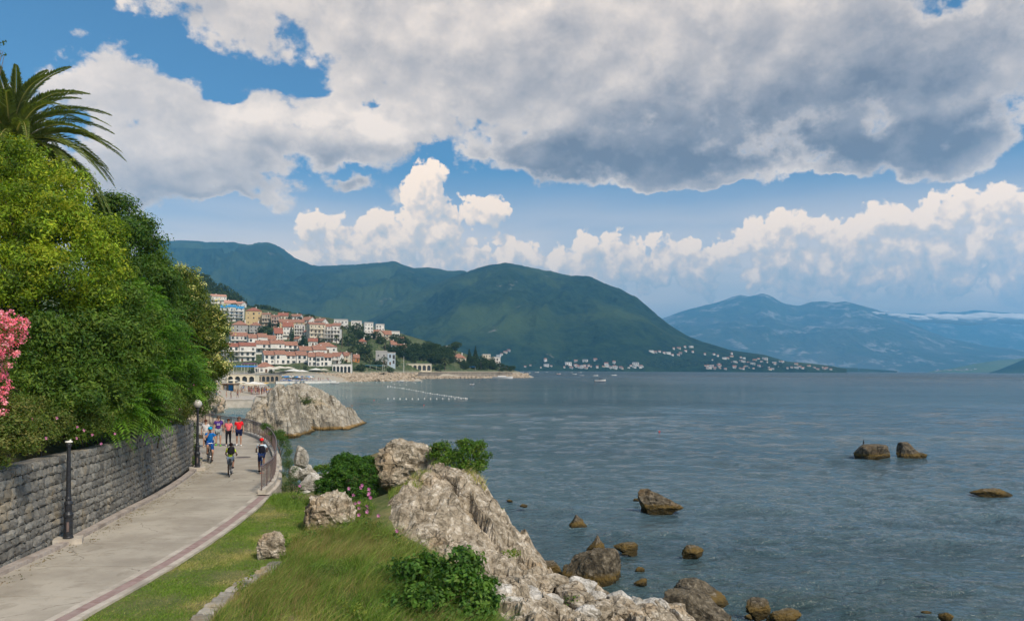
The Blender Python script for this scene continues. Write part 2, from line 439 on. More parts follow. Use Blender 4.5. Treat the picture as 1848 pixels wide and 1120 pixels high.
def leafmat(name, trans=.35, rough=.5, gain=1.0):
    m = bpy.data.materials.new(name); m.use_nodes = True; t = m.node_tree; t.nodes.clear(); T = NT(t)
    c = T.attr('tint'); hs = T.n.new('ShaderNodeHueSaturation'); hs.inputs['Value'].default_value = gain; T.put(hs.inputs['Color'], c); c = hs.outputs[0]
    b = T.n.new('ShaderNodeBsdfPrincipled'); T.put(b.inputs['Base Color'], c); b.inputs['Roughness'].default_value = rough; b.inputs['Specular IOR Level'].default_value = .25
    tr = T.n.new('ShaderNodeBsdfTranslucent'); T.put(tr.inputs[0], T.mix(1.0, c, (1.3, 1.35, .6, 1), 'MULTIPLY'))
    mx = T.n.new('ShaderNodeMixShader'); mx.inputs[0].default_value = trans
    T.l.new(b.outputs[0], mx.inputs[1]); T.l.new(tr.outputs[0], mx.inputs[2])
    o = T.n.new('ShaderNodeOutputMaterial'); T.l.new(mx.outputs[0], o.inputs[0]); return m
LEAF = leafmat('leaf', .4, .5, 1.3); LEAF_FAR = leafmat('leaf_far', .15, .7)
FLOWER = leafmat('petal', .3, .6)
BARK = grain('bark', (.10, .075, .055), (.19, .15, .11), 9, bump=.5)

# ------------------------------------------------------------------ foliage
def leaf_cloud(rng, centers, normals, n_per, spread, size, aspect, tints, droop=0.0, jitter=.9, fold=True, flat=1.0):
    """n_per leaves round every centre; each leaf a small folded diamond of 2 triangles; returns verts, faces, colours"""
    centers = np.asarray(centers, float); N = len(centers) * n_per
    off = rng.normal(size=(N, 3)); off /= np.linalg.norm(off, axis=1)[:, None] + 1e-9
    c = np.repeat(centers, n_per, 0) + off * (rng.uniform(.25, 1.25, (N, 1)) * spread * 1.5) * np.array([1, 1, .75 * flat])
    nr = np.repeat(np.asarray(normals, float), n_per, 0) * .55 + off * .9 + rng.normal(size=(N, 3)) * jitter * .55
    nr /= np.linalg.norm(nr, axis=1)[:, None] + 1e-9
    d = rng.normal(size=(N, 3)); d[:, 2] -= droop; d -= nr * (d * nr).sum(1)[:, None]; d /= np.linalg.norm(d, axis=1)[:, None] + 1e-9
    w = np.cross(nr, d); s = size * rng.uniform(.65, 1.35, N)[:, None]
    a = c - d * s * .5; b = c + d * s * .5; l = c + w * s * aspect * .5 + nr * s * .08; r = c - w * s * aspect * .5 + nr * s * .08
    V = np.stack([a, l, b, r], 1).reshape(-1, 3); i = np.arange(N)[:, None] * 4
    Fq = np.hstack([i, i + 1, i + 2, i + 3])
    tints = np.asarray(tints); t = tints[rng.randint(len(tints), size=len(centers))]
    C = np.repeat(t, n_per, 0) * rng.uniform(.75, 1.25, (N, 1)) * np.array([1, 1, 1]) ; C[:, 0] *= rng.uniform(.85, 1.2, N)
    return V, Fq, np.repeat(C, 4, 0)
def shell_points(rng, blobs_, n, inner=.55, lower=-.6, lumps=0):
    """points in the outer part of a union of ellipsoids (cx, cy, cz, rx, ry, rz), with normals"""
    blobs_ = np.array(blobs_, float)
    if len(blobs_) < 24 and blobs_[:, 3].max() > .3 and lumps:
        ex = []
        for b in blobs_:
            ex.append((*b[:3], *(b[3:] * .80)))
            for k in range(lumps):
                d = rng.normal(size=3); d[2] += .35; d /= np.linalg.norm(d); f = rng.uniform(.30, .46)
                ex.append((*(b[:3] + d * b[3:] * (1.02 - f * .75)), *(b[3:] * f)))
        blobs_ = np.array(ex)
    vol = (blobs_[:, 3] * blobs_[:, 4] * blobs_[:, 5]) ** .67; pr = vol / vol.sum()
    k = rng.choice(len(blobs_), n * 2, p=pr); d = rng.normal(size=(n * 2, 3)); d /= np.linalg.norm(d, axis=1)[:, None]
    ok = d[:, 2] > lower; k = k[ok]; d = d[ok]
    r = rng.uniform(inner, 1.0, len(k)) ** .6
    bump = 1 + .16 * fbm(d * 2.2 + k[:, None] * 3.1, 3)
    P_ = blobs_[k, :3] + d * blobs_[k, 3:] * (r * bump)[:, None]
    keep = np.ones(len(P_), bool)
    for j in range(len(blobs_)):
        q = (P_ - blobs_[j, :3]) / blobs_[j, 3:]; keep &= ~((np.linalg.norm(q, axis=1) < .55) & (k != j))
    P_, d = P_[keep], d[keep]
    return P_[:n], d[:n]
def join_vfc(parts):
    V, Fa, C, o = [], [], [], 0
    for v, f, c in parts: V.append(v); Fa.append(f + o); C.append(c); o += len(v)
    return np.vstack(V), np.vstack(Fa), np.vstack(C)
def limbs(rng, base, top, targets, r0):
    mb = MB(); base = Vector(base); top = Vector(top)
    mid = base.lerp(top, .5) + Vector(rng.normal(size=3) * .04 * (top - base).length)
    mb.tube([base, mid, top], [r0, r0 * .8, r0 * .55], 8)
    for t in targets:
        t = Vector(t); s = base.lerp(top, rng.uniform(.55, 1.0)); m = s.lerp(t, .5) + Vector((0, 0, .12 * (t - s).length))
        mb.tube([s, m, t], [r0 * .42, r0 * .26, r0 * .08], 5)
    return mb
def tree(name, label, cat, blobs_, base, tints, seed, n_cl=900, n_per=20, spread=.28, size=.12, aspect=.5, group=None, droop=0.0, r0=.2, extra=None, mat_=None, inner=.5, flat=1.0, jitter=.9, lower=-.6, lumps=9):
    """blobs_ in world coordinates; thing > trunk, crown"""
    rng = np.random.RandomState(seed); base = Vector(base)
    t = thing(name, label, cat, base, 0, group)
    B = np.array(blobs_, float); B[:, :3] -= np.array(base)
    cen = B[:, :3].mean(0)
    tg = [B[j, :3] + rng.normal(size=3) * B[j, 3:] * .3 for j in range(len(B)) for _ in range(3)][:14]
    limbs(rng, (0, 0, -.3), (cen[0] * .6, cen[1] * .6, max(.5, cen[2] * .75)), tg, r0).build('trunk', BARK, t, True)
    pts, nr = shell_points(rng, B, n_cl, inner, lower, lumps)
    parts = [leaf_cloud(rng, pts, nr * 1.0 + np.array([0, 0, .35]), n_per, spread, size, aspect, tints, droop, jitter, flat=flat)]
    if extra: parts += extra(rng, B, pts, nr)
    V, Fa, C = join_vfc(parts)
    link('crown', mesh_np('crown', V, Fa, mat_ or LEAF, colors=C), t)
    return t

# ------------------------------------------------------------------ rocks
def rock_mesh(name, seed, dims, m, sub=4, cuts=7, rough=.10, fine=.03, strata=0.0, tilt=(0, 0, 0), zmin=None, zmax=None, peak=0.0, slope=0.0, dmin=.55):
    bm = bmesh.new(); bmesh.ops.create_icosphere(bm, subdivisions=sub, radius=1.0)
    V = np.array([v.co[:] for v in bm.verts]); Fa = np.array([[v.index for v in f.verts] for f in bm.faces]); bm.free()
    rng = np.random.RandomState(seed)
    for _ in range(cuts):
        n = rng.normal(size=3); n /= np.linalg.norm(n); d = rng.uniform(dmin, .85)
        h = V @ n - d; V = V - np.outer(np.maximum(h, 0) * .92, n)
    nrm = V / (np.linalg.norm(V, axis=1)[:, None] + 1e-9)
    o = rng.uniform(0, 50, 3)
    V = V + nrm * (fbm(V * 1.6 + o, 3, ridged=True)[:, None] - .3) * rough * 1.6 + nrm * fbm(V * 5 + o, 3, ridged=True)[:, None] * fine * 1.4
    if strata:
        R = np.array(Euler(tilt).to_matrix()); q = V @ R.T
        st = np.abs(((q[:, 2] * 4.5 + fbm(V * 1.2 + o, 2) * 1.2) % 1.0) - .5) * 2
        V = V + nrm * ((st ** .5) - .6)[:, None] * strata
    if peak: V[:, :2] = (V[:, :2] - (.15, .05)) * (1 - peak * np.clip(V[:, 2:], 0, 1)) + (.15, .05)
    if slope: V[:, 2] *= 1 - slope * np.clip((V[:, 0] + 1) / 2, 0, 1)
    if zmax is not None: h_ = np.maximum(V[:, 2] - zmax, 0); V[:, 2] -= h_ * .88
    V = V * np.array(dims) * .5
    if zmin is not None: V[:, 2] = np.maximum(V[:, 2], zmin)
    return mesh_np(name, V, Fa, m, smooth=False)
# ================================================================== NEAR SETTING
ZP = 3.6                                          # promenade level
def GL(pts, z=ZP): return [G(a, b, z) for a, b in pts]
Lw = GL([(0, 1040), (142, 974), (225, 929), (300, 889), (345, 858), (362, 840), (365, 824), (354, 806), (338, 793)])
d0 = np.array(Lw[0]) - np.array(Lw[1])
Lw = [tuple(np.array(Lw[0]) + d0 * k) for k in (2.2, 1.1)] + Lw + [(-27.5, 61, ZP), (-36, 68, ZP)]
Rw = GL([(80, 1120), (225, 1045), (319, 992), (410, 933), (462, 893), (485, 872), (492, 848), (491, 822), (480, 803), (463, 791), (437, 782), (400, 776), (369, 769), (344, 765)])
d0 = np.array(Rw[0]) - np.array(Rw[1])
Rw = [tuple(np.array(Rw[0]) + d0 * k) for k in (2.2, 1.1)] + Rw + [(-36, 74, ZP)]
LL = resample(Lw, .5); RR = resample(Rw, .5)

def b_slab(T, b):
    p_ = T.geo('Position'); n1 = T.noise(p_, .55, 6, .6); n2 = T.noise(p_, 7, 8, .7); n3 = T.noise(p_, 2.1, 7, .68, .5); oi = T.n.new('ShaderNodeObjectInfo').outputs['Random']
    c = T.mix(T.ramp(n1, .35, .65), (.33, .295, .245, 1), (.44, .40, .335, 1)); c = T.mix(T.mul(T.ramp(n3, .52, .70), .55), c, (.25, .22, .175, 1)); c = T.mix(T.mul(T.ramp(n2, .58, .75), .5), c, (.20, .175, .14, 1)); c = T.mix(T.mul(T.ramp(n2, .40, .28), .4), c, (.50, .465, .40, 1))
    wp = T.v('MULTIPLY_ADD', T.noise(p_, 1.2, 4, .6, color=True), (.8, .8, 0), p_); ck = T.mul(T.ramp(T.voro(wp, .32, 'DISTANCE_TO_EDGE'), 0, .008, 1, 0), T.ramp(n1, .48, .56)); c = T.mix(T.mul(ck, .7), c, (.14, .12, .10, 1))
    hs = T.n.new('ShaderNodeHueSaturation'); T.put(hs.inputs['Value'], T.mad(oi, .16, .92)); T.put(hs.inputs['Color'], c)
    T.put(b.inputs['Base Color'], hs.outputs[0]); T.put(b.inputs['Normal'], T.bump(T.sub(n2, T.mul(ck, .6)), .25, .012))
M_slab = mat('concrete_slab', b_slab, rough=.9, spec=.2)
M_kerb = grain('kerb_stone', (.33, .28, .25), (.44, .39, .35), 5, .85, .25, .008, c3=(.26, .22, .19), s3=1.4)
M_pink = grain('pink_paving', (.29, .20, .185), (.37, .27, .25), 5, .85, .2, .006, c3=(.33, .27, .24), s3=1.2)
M_cream = grain('cream_render', (.44, .39, .33), (.55, .50, .43), 2.5, .85, .2, .01, c3=(.36, .32, .27), s3=.8)
M_soil = grain('soil', (.075, .105, .03), (.13, .14, .05), 6, .95, .4, .03, c3=(.20, .17, .09), s3=.5)

path = tag(link('path', None), kind='structure')
# the path's bed, then its concrete slabs with recessed joints
n = 400
def at_s(L, s):
    d = np.r_[0, np.cumsum(np.linalg.norm(np.diff(L[:, :2], axis=0), axis=1))]; s = np.asarray(s) * d[-1]
    return np.stack([np.interp(s, d, L[:, k]) for k in range(3)], -1)
# match the stations of both edges across the path
def cross_pairs(n):
    s = np.linspace(0, 1, n); a = at_s(LL, s); out = []
    j = 0
    dR = np.r_[0, np.cumsum(np.linalg.norm(np.diff(RR[:, :2], axis=0), axis=1))]
    dL = np.r_[0, np.cumsum(np.linalg.norm(np.diff(LL[:, :2], axis=0), axis=1))][-1] * s
    # control pairs (left arc length fraction : right arc length fraction) by nearest distance, forced monotone
    for p_ in a:
        i = np.argmin(((RR[:, :2] - p_[:2]) ** 2).sum(1)); j = max(j, i); out.append(dR[j] / dR[-1])
    out = np.array(out); ker = np.ones(31) / 31
    out = np.convolve(np.pad(out, 15, 'edge'), ker, 'valid'); out[0] = 0; out[-1] = 1
    return a, at_s(RR, out)
PA, PB = cross_pairs(241)
PLEN = np.r_[0, np.cumsum(np.linalg.norm(np.diff((PA + PB) / 2, axis=0), axis=1))]
def strip_mesh(name, A, B, z, m, t=.06, parent=None, nx=5):
    """a sheet with thickness between two matched lines"""
    A = np.array(A); B = np.array(B); k = len(A); V = []
    for j in range(nx):
        q = A + (B - A) * j / (nx - 1); V.append(np.c_[q[:, :2], np.full(k, z)])
    V = np.array(V).transpose(1, 0, 2).reshape(-1, 3); Fq = []
    for i in range(k - 1):
        for j in range(nx - 1):
            a = i * nx + j; Fq.append((a, a + 1, a + nx + 1, a + nx))
    o = len(V); V = np.vstack([V, V - (0, 0, t)])
    for i in range(k - 1):
        a = i * nx; Fq.append((a + o, a, a + nx, a + nx + o)); a = i * nx + nx - 1; Fq.append((a, a + o, a + nx + o, a + nx))
    for j in range(nx - 1):
        Fq.append((j, j + o, j + 1 + o, j + 1)); a = (k - 1) * nx + j; Fq.append((a + 1, a + 1 + o, a + o, a))
    me = mesh_np(name, V, Fq, m); return link(name, me, parent)
strip_mesh('bed', PA, PB, ZP - .012, M_kerb, .25, path)
rng = np.random.RandomState(3)
s0 = 0.0
while s0 < PLEN[-1] - .6:
    s1 = min(s0 + 2.6, PLEN[-1]); q = np.linspace(s0 + .012, s1 - .012, 7)
    A = np.stack([np.interp(q, PLEN, PA[:, k]) for k in range(3)], 1); B = np.stack([np.interp(q, PLEN, PB[:, k]) for k in range(3)], 1)
    strip_mesh('slab', A, B, ZP + rng.uniform(-.002, .002), M_slab, .05, path)
    s0 = s1

def stones_along(name, L, w, h, z, step, m, parent, gap=.008, side=1.0, lift=0.0, maxn=400):
    """a row of kerb stones, one object each: from the line L outwards by w"""
    L = np.array(L); O = offset(L, w * side)
    d = np.r_[0, np.cumsum(np.linalg.norm(np.diff(L[:, :2], axis=0), axis=1))]; s = 0; c = 0
    while s < d[-1] - step * .5 and c < maxn:
        e = min(s + step, d[-1]); mb = MB(); q = (s + gap, e - gap)
        a = [np.array([np.interp(x, d, Q[:, k]) for k in range(2)]) for Q in (L, O) for x in q]
        hh = h + rng.uniform(-.006, .006)
        poly = [a[0], a[1], a[3], a[2]]
        if side > 0: poly = poly[::-1]
        cxy = sum(poly) / 4; mb.prism([tuple(p_ - cxy) for p_ in poly], 0, hh)
        me = mb.mesh(name, m); link(name, me, parent, (cxy[0], cxy[1], z + lift)); s = e; c += 1
# left kerb along the wall
kerb = tag(link('kerb', None), kind='structure')
kn = np.where(LL[:, 1] < 60)[0]
stones_along('kerb_stone', LL[kn], .26, .13, ZP - .03, .95, M_kerb, kerb, side=-1)
# right edge: cream stones, pink strip, cream edge (up to where the parapet starts)
edge = tag(link('path_edging', None), kind='structure')
ke = np.where(RR[:, 1] < 31.2)[0]; RE = RR[ke]
stones_along('kerb_stone', RE, .17, .06, ZP - .055, 1.0, M_cream, edge)
stones_along('paver', offset(RE, .18), .27, .06, ZP - .052, .5, M_pink, edge)
stones_along('kerb_stone', offset(RE, .46), .17, .12, ZP - .10, 1.0, M_cream, edge)
# parapet under the railing, with its retaining face down to the shore rocks
kp = np.where(RR[:, 1] >= 30.9)[0]; RP = RR[kp]
parapet = thing('parapet_wall', 'low cream stone parapet curving along the sea side of the promenade', 'parapet')
stones_along('coping_stone', RP, .30, .20, ZP - .03, 1.1, M_cream, parapet, side=1)
def ribbon_wall(name, L, w, z0, z1, m, parent):
    A = np.array(L); B = offset(A, w); k = len(A)
    V = np.vstack([np.c_[A[:, :2], np.full(k, z0)], np.c_[A[:, :2], np.full(k, z1)], np.c_[B[:, :2], np.full(k, z1)], np.c_[B[:, :2], np.full(k, z0)]])
    Fq = []
    for i in range(k - 1):
        for r in range(4):
            a = r * k + i; b = ((r + 1) % 4) * k + i; Fq.append((a, b, b + 1, a + 1))
    return link(name, mesh_np(name, V, Fq, m), parent)
ribbon_wall('retaining_face', offset(RP, .02), .42, .3, ZP - .034, M_cream, parapet)

# ------------------------------------------------------------------ railing
M_rail = plain('rail_paint', (.17, .125, .115), .5, .2, .25, 9)
railing = thing('railing', 'rust-brown metal railing curving along the promenade above the sea', 'railing')
RL = offset(RP, .15); zt = ZP + .17
RLs = resample(RL, .12)
mb = MB(); mb.tube([(x, y, zt + .92) for x, y, _ in RLs[::2]], .032, 8); mb.build('top_rail', M_rail, railing, True)
mb = MB(); mb.tube([(x, y, zt + .10) for x, y, _ in RLs[::2]], .016, 6); mb.build('bottom_rail', M_rail, railing, True)
mb = MB(); mb.tube([(x, y, zt + .74) for x, y, _ in RLs[::2]], .014, 6); mb.build('middle_rail', M_rail, railing, True)
post_me = MB().box(-.021, .021, -.021, .021, -.02, .91).mesh('post', M_rail)
bal_me = MB().tube([(0, 0, .11), (0, 0, .735)], .009, 5).mesh('baluster', M_rail)
rk = MB(); rk.tube([(math.cos(a) * .058, 0, .825 + math.sin(a) * .075) for a in np.linspace(0, 2 * math.pi, 9)], .009, 4, False); ring_me = rk.mesh('ring', M_rail)
nb = 0
for i, (x, y, _) in enumerate(RLs[:-1]):
    t = RLs[min(i + 1, len(RLs) - 1)] - RLs[i]; a = math.atan2(t[1], t[0])
    if i % 9 == 0: link('post', post_me, railing, (x, y, zt), a)
    elif i % 2 and nb < 290:
        nb += 1; link('baluster', bal_me, railing, (x, y, zt), a)
        if nb < 240: link('ring', ring_me, railing, (x, y, zt), a)

# ------------------------------------------------------------------ near ground: lawn, bank and shore as one height field
def at(px, py, D): return P(px, py, D)
CT = [(x, y, 3.56) for x, y, _ in offset(RE, .70)[::4]]
CT += [(x, y, 2.3) for x, y, _ in offset(RP, .6)[2::6] if y < 50] + [(x, y, .3) for x, y, _ in offset(RP, 2.4)[12::8]] + [(x, y, -1.5) for x, y, _ in offset(RP, 5)[14::8]]
CT += [at(560, 900, 30), at(520, 930, 26.8), at(460, 970, 23.3), at(430, 1040, 18.9), at(330, 1110, 16), at(250, 1110, 16.1), at(380, 1060, 17.6)]
CT = [(a, b, min(c, 3.6)) for a, b, c in CT]
CT += [at(600, 1110, 16.2), at(500, 1060, 17.8), at(520, 1115, 15.6), at(650, 1020, 20), at(600, 960, 24), at(560, 950, 25), at(680, 960, 24.3), (-4.4, 14, 3.3), (-2.4, 15.2, 3.3), (-5, 10, 3.3), (-9, 9, 3.5), (-13, 8, 3.56)]
CT += [at(640, 905, 29.6), at(690, 885, 31), at(740, 872, 31.5), at(560, 895, 33), at(545, 880, 37), at(600, 850, 35), at(650, 850, 34.5)]
SHORE = [(-3.5, 38.5), (-7, 41), (-9, 45), (-1.5, 34.5), (1.6, 31.2), (2.6, 29), (3.4, 27.6), (4.6, 27.9), (6.3, 28), (7.8, 26.5), (9.2, 24), (11, 20), (12.5, 12)]
CT += [(x, y, -.9) for x, y in SHORE] + [(x + 2.2, y + 2.2, -2.2) for x, y in SHORE] + [(0, 60, -4), (10, 45, -4), (20, 30, -4), (20, 10, -4), (-8, 55, -3), (-14, 70, -4), (-24, 84, -4), (14, 70, -4), (-2, 80, -4), (18, 50, -4), (18, 84, -4), (-33, 84, -4)]
CT += [at(1030, 1118, 21.5), at(950, 1112, 19.6), at(1130, 1119, 23), (5.4, 24.5, .7), (7, 20, .5), (5, 15, 1.4), (2, 11, 2.6), (1.6, 16, 2.75), (-1, 13, 3.2)]
CREST = [at(690, 845, 31.5), at(740, 835, 31.8), at(800, 865, 29), at(850, 872, 28.2), at(885, 905, 27.4), at(905, 945, 26.4), at(930, 985, 25.6), at(950, 1020, 25), at(990, 1048, 24.8), at(1060, 1075, 25), at(1130, 1100, 25.3), at(1210, 1112, 26)]
CT += CREST
ground_tps = tps(CT, .02)

def ground_h(x, y): return ground_tps(x, y)
poly_rock = [at(692, 935, 25.5)[:2], at(735, 885, 29.5)[:2], at(805, 862, 30)[:2], (-.9, 30), (.6, 30.8), (1.8, 29.9), (2.6, 28.4), (3.6, 27.5), (4.7, 27.9), (6.3, 28), (7.4, 26.8), (8.3, 24), (9.6, 20), (9, 12), (2.6, 12), (.2, 16.5), at(878, 1080, 19.5)[:2], at(850, 1000, 22)[:2], at(760, 985, 23.3)[:2], at(700, 970, 24.2)[:2]]
gx = np.arange(-30, 17, .16); gy = np.concatenate([np.arange(7, 34, .14), np.arange(34, 84, .5)])
X, Y = np.meshgrid(gx, gy); Z = ground_h(X, Y)
Rline = [(x, y) for x, y, _ in offset(RR, .30)]
polyR = Rline + [(60, 74), (60, -5), (-13, -5)]
inside = inpoly(polyR, X, Y)
dR = polydist(Rline, X, Y); Z = np.where(Y > 37, np.minimum(Z, np.where(dR < 40, 2.7 - .55 * dR, -3)), Z)
Z = np.where((Y > 35.5) & (X > -3), np.minimum(Z, -1), Z)
Z = np.where(inside, Z, ZP - .12)
Z = np.where(inside, Z + .04 * fbm(v3(X * .8, Y * .8), 3).reshape(X.shape), Z)
Z = np.minimum(Z, np.where(polydist(Rline, X, Y) < .9, ZP - .03, 99)); Z = np.maximum(Z, -3); Z = np.where((Y > 71) & (X > -31), -3, Z)
_dr = np.where(inpoly(poly_rock, X, Y), polydist(poly_rock, X, Y, True), 0); Z = Z - .9 * sstep(.15, .8, _dr); Z = np.maximum(Z, -3)
def grid_mesh(name, X, Y, Z, m, keep=None, colors=None, smooth=True):
    ny, nx = X.shape; V = np.stack([X.ravel(), Y.ravel(), Z.ravel()], 1)
    i = np.arange(ny * nx).reshape(ny, nx); Fq = np.stack([i[:-1, :-1], i[:-1, 1:], i[1:, 1:], i[1:, :-1]], -1).reshape(-1, 4)
    if keep is not None:
        k = keep.ravel(); Fq = Fq[k[Fq].all(1)]
        us = np.unique(Fq); mp = np.full(len(V), -1); mp[us] = np.arange(len(us)); V = V[us]; Fq = mp[Fq]
        if colors is not None: colors = colors[us]
    return mesh_np(name, V, Fq, m, smooth, colors)
left_ok = inpoly([(x, y) for x, y, _ in offset(LL, .6)] + [(-36, 90), (60, 90), (60, -5), (-14, -5)], X, Y)
tag(link('ground', grid_mesh('ground', X, Y, Z, M_soil, keep=left_ok)), kind='structure')

# hillside behind the retaining wall
WB = GL([(0, 1030), (100, 978), (200, 930), (300, 870), (345, 839)])
d0 = np.array(WB[0]) - np.array(WB[1]); WB = [tuple(np.array(WB[0]) + d0 * k) for k in (1.7, .85)] + WB
WALLC = WB + [(-17.3, 42.2, ZP), (-20.5, 46, ZP), (-25, 51, ZP), (-31, 57, ZP), (-40, 63, ZP)]
WL = resample(WALLC, .25)
hx = np.arange(-75, -5, .8); hy = np.arange(4, 96, .8); HX, HY = np.meshgrid(hx, hy)
dl = polydist(WL, HX, HY); inhill = inpoly([(x, y) for x, y, _ in offset(WL, -.15)] + [(-90, 66), (-90, -20), (-20, -20)], HX, HY)
HZ = 5.6 + np.minimum(dl, 4) * .25 + np.clip(dl - 1.5, 0, 20) * .62 + .35 * fbm(v3(HX * .25, HY * .25), 3).reshape(HX.shape)
HZ = np.where(dl < 1.3, np.minimum(HZ, 5.7), HZ)
def hill_h(x, y):
    d = polydist(WL, np.array([x]), np.array([y]))[0]; return 5.6 + min(d, 4) * .25 + min(max(d - 1.5, 0), 20) * .62
M_hill = grain('hill_soil', (.05, .055, .025), (.09, .085, .04), 3, .95, .5, .05, c3=(.04, .06, .02), s3=.5)
tag(link('hillside', grid_mesh('hillside', HX, HY, HZ, M_hill, keep=inhill | (polydist(WL, HX, HY) < .1))), kind='structure')

# ------------------------------------------------------------------ stone retaining wall
def wall_top(x, y): return 6.12 - .011 * (y - 18)
M_mortar = grain('mortar', (.15, .14, .12), (.24, .22, .185), 14, .95, .4, .01)
def stonemat(name, c1, c2, c3):
    def f(T, b):
        p_ = T.geo('Position'); oi = T.n.new('ShaderNodeObjectInfo').outputs['Random']
        n_ = T.noise(p_, 7, 6, .65); c = T.mix(T.ramp(n_, .3, .7), (*c1, 1), (*c2, 1))
        c = T.mix(T.ramp(T.noise(p_, 1.1, 4, .6), .52, .70), c, (*c3, 1))
        hs = T.n.new('ShaderNodeHueSaturation'); T.put(hs.inputs['Value'], T.mad(oi, .6, .70)); T.put(hs.inputs['Color'], c)
        T.put(b.inputs['Base Color'], hs.outputs[0]); T.put(b.inputs['Normal'], T.bump(T.noise(p_, 22, 6, .7), .6, .03))
    return mat(name, f, rough=.9, spec=.2)
M_stone = stonemat('grey_stone', (.13, .128, .12), (.25, .24, .215), (.28, .24, .18))
wall = thing('retaining_wall', 'tall grey rubble stone retaining wall below the trees along the promenade', 'wall')
WLm = WL[:, :2]
kk = len(WL); B2 = offset(WL, -.45); tops = np.array([wall_top(x, y) for x, y in WLm])
A2 = offset(WL, -.04)
V = np.vstack([np.c_[A2[:, :2], np.full(kk, ZP - .3)], np.c_[A2[:, :2], tops - .06], np.c_[B2[:, :2], tops - .06], np.c_[B2[:, :2], np.full(kk, ZP - .3)]])
Fq = [(r * kk + i, r * kk + i + 1, ((r + 1) % 4) * kk + i + 1, ((r + 1) % 4) * kk + i) for i in range(kk - 1) for r in range(4)]
link('core', mesh_np('core', V, Fq, M_mortar), wall)
def rough_block(seed):
    bm = bmesh.new(); bmesh.ops.create_cube(bm, size=1.0); bmesh.ops.subdivide_edges(bm, edges=bm.edges[:], cuts=2, use_grid_fill=True)
    r = np.random.RandomState(seed); v_ = np.array([v.co[:] for v in bm.verts]); o = r.uniform(0, 90, 3)
    sgn = v_.copy(); rr_ = np.linalg.norm(np.abs(v_) ** 8, axis=1) ** (1 / 8)
    v_ = v_ * (1 - .10 * ((np.abs(v_[:, :1]) > .4) & (np.abs(v_[:, 2:]) > .4)))
    v_[:, 1] *= 1 - .18 * ((np.abs(v_[:, 0]) > .4) | (np.abs(v_[:, 2]) > .4))
    v_ *= 1 + .05 * r.normal(size=(len(v_), 1)); v_ += np.stack([pnoise(sgn * 1.9 + o), pnoise(sgn * 1.9 + o + 31) * 1.6, pnoise(sgn * 1.9 + o + 57)], 1) * .11
    for v, c in zip(bm.verts, v_): v.co = c
    me = bpy.data.meshes.new('stone'); bm.to_mesh(me); bm.free(); me.materials.append(M_stone); return me
blocks = [rough_block(i) for i in range(12)]
dW = np.r_[0, np.cumsum(np.linalg.norm(np.diff(WLm, axis=0), axis=1))]
spec = []
rng = np.random.RandomState(11); z = ZP - .06; cz = 0
for cidx in range(11):
    h = rng.uniform(.22, .31); s = rng.uniform(0, .2)
    while s < dW[-1]:
        w = rng.uniform(.24, .50) * (1.35 if rng.rand() < .12 else 1); sc_ = s + w / 2
        x, y = np.interp(sc_, dW, WLm[:, 0]), np.interp(sc_, dW, WLm[:, 1]); x2, y2 = np.interp(sc_ + .05, dW, WLm[:, 0]), np.interp(sc_ + .05, dW, WLm[:, 1])
        top_ = wall_top(x, y)
        if z + h * .6 < top_: spec.append((x, y, min(z + h / 2, top_ - h / 2 + .03), math.atan2(y2 - y, x2 - x), w - .022, h - .022, rng.randint(12)))
        s += w
    z += h
vis = [q for q in spec if q[1] > 15.5]; vis.sort(key=lambda q: q[1]); near_st, rest = vis[:300], vis[300:]
for (x, y, zz, a, w, h, k) in near_st:
    nx_, ny_ = math.sin(a), -math.cos(a)
    o = link('stone', blocks[k], wall, (x - nx_ * .07, y - ny_ * .07, zz), a + (math.pi if rng.rand() < .5 else 0)); o.scale = (w * 1.04, .26, h * 1.04)
bv = [np.array([v.co[:] for v in b.vertices]) for b in blocks]; bf = [np.array([p_.vertices[:] for p_ in b.polygons]) for b in blocks]
VV, FF, o_ = [], [], 0
for (x, y, zz, a, w, h, k) in rest:
    nx_, ny_ = math.sin(a), -math.cos(a); q = bv[k] * (w * 1.04, .26, h * 1.04); ca, sa = math.cos(a), math.sin(a)
    VV.append(np.c_[q[:, 0] * ca - q[:, 1] * sa + x - nx_ * .07, q[:, 0] * sa + q[:, 1] * ca + y - ny_ * .07, q[:, 2] + zz]); FF.append(bf[k] + o_); o_ += len(q)
tag(link('stone', mesh_np('stone_far', np.vstack(VV), np.vstack(FF), M_stone), wall), kind='stuff')

# low stone wall at the edge of the lawn
M_pale = stonemat('pale_stone', (.26, .24, .20), (.40, .37, .32), (.33, .25, .13))
LW = resample([G(512, 1008, 3.72), G(455, 1040, 3.72), G(400, 1078, 3.72), G(352, 1122, 3.72), G(315, 1160, 3.72)], .1)
lw = thing('stone_wall', 'low pale dry-stone wall between the mown lawn and the tall grass', 'wall')
dl_ = np.r_[0, np.cumsum(np.linalg.norm(np.diff(LW[:, :2], axis=0), axis=1))]
ribbon_wall('core', offset(LW, -.16), .32, 2.9, 3.66, M_mortar, lw)
pale_blocks = []
for b in blocks[:6]:
    c = b.copy(); c.materials.clear(); c.materials.append(M_pale); pale_blocks.append(c)
for lay, (zz, hh) in enumerate(((3.12, .24), (3.36, .23), (3.60, .22))):
    s = lay * .13
    while s < dl_[-1] - .2:
        w = rng.uniform(.28, .55); x, y = np.interp(s + w / 2, dl_, LW[:, 0]), np.interp(s + w / 2, dl_, LW[:, 1]); x2, y2 = np.interp(s + w / 2 + .05, dl_, LW[:, 0]), np.interp(s + w / 2 + .05, dl_, LW[:, 1])
        a = math.atan2(y2 - y, x2 - x); o = link('stone', pale_blocks[rng.randint(6)], lw, (x, y, zz + rng.uniform(-.015, .015)), a); o.scale = (w, .42, hh * 1.05); s += w

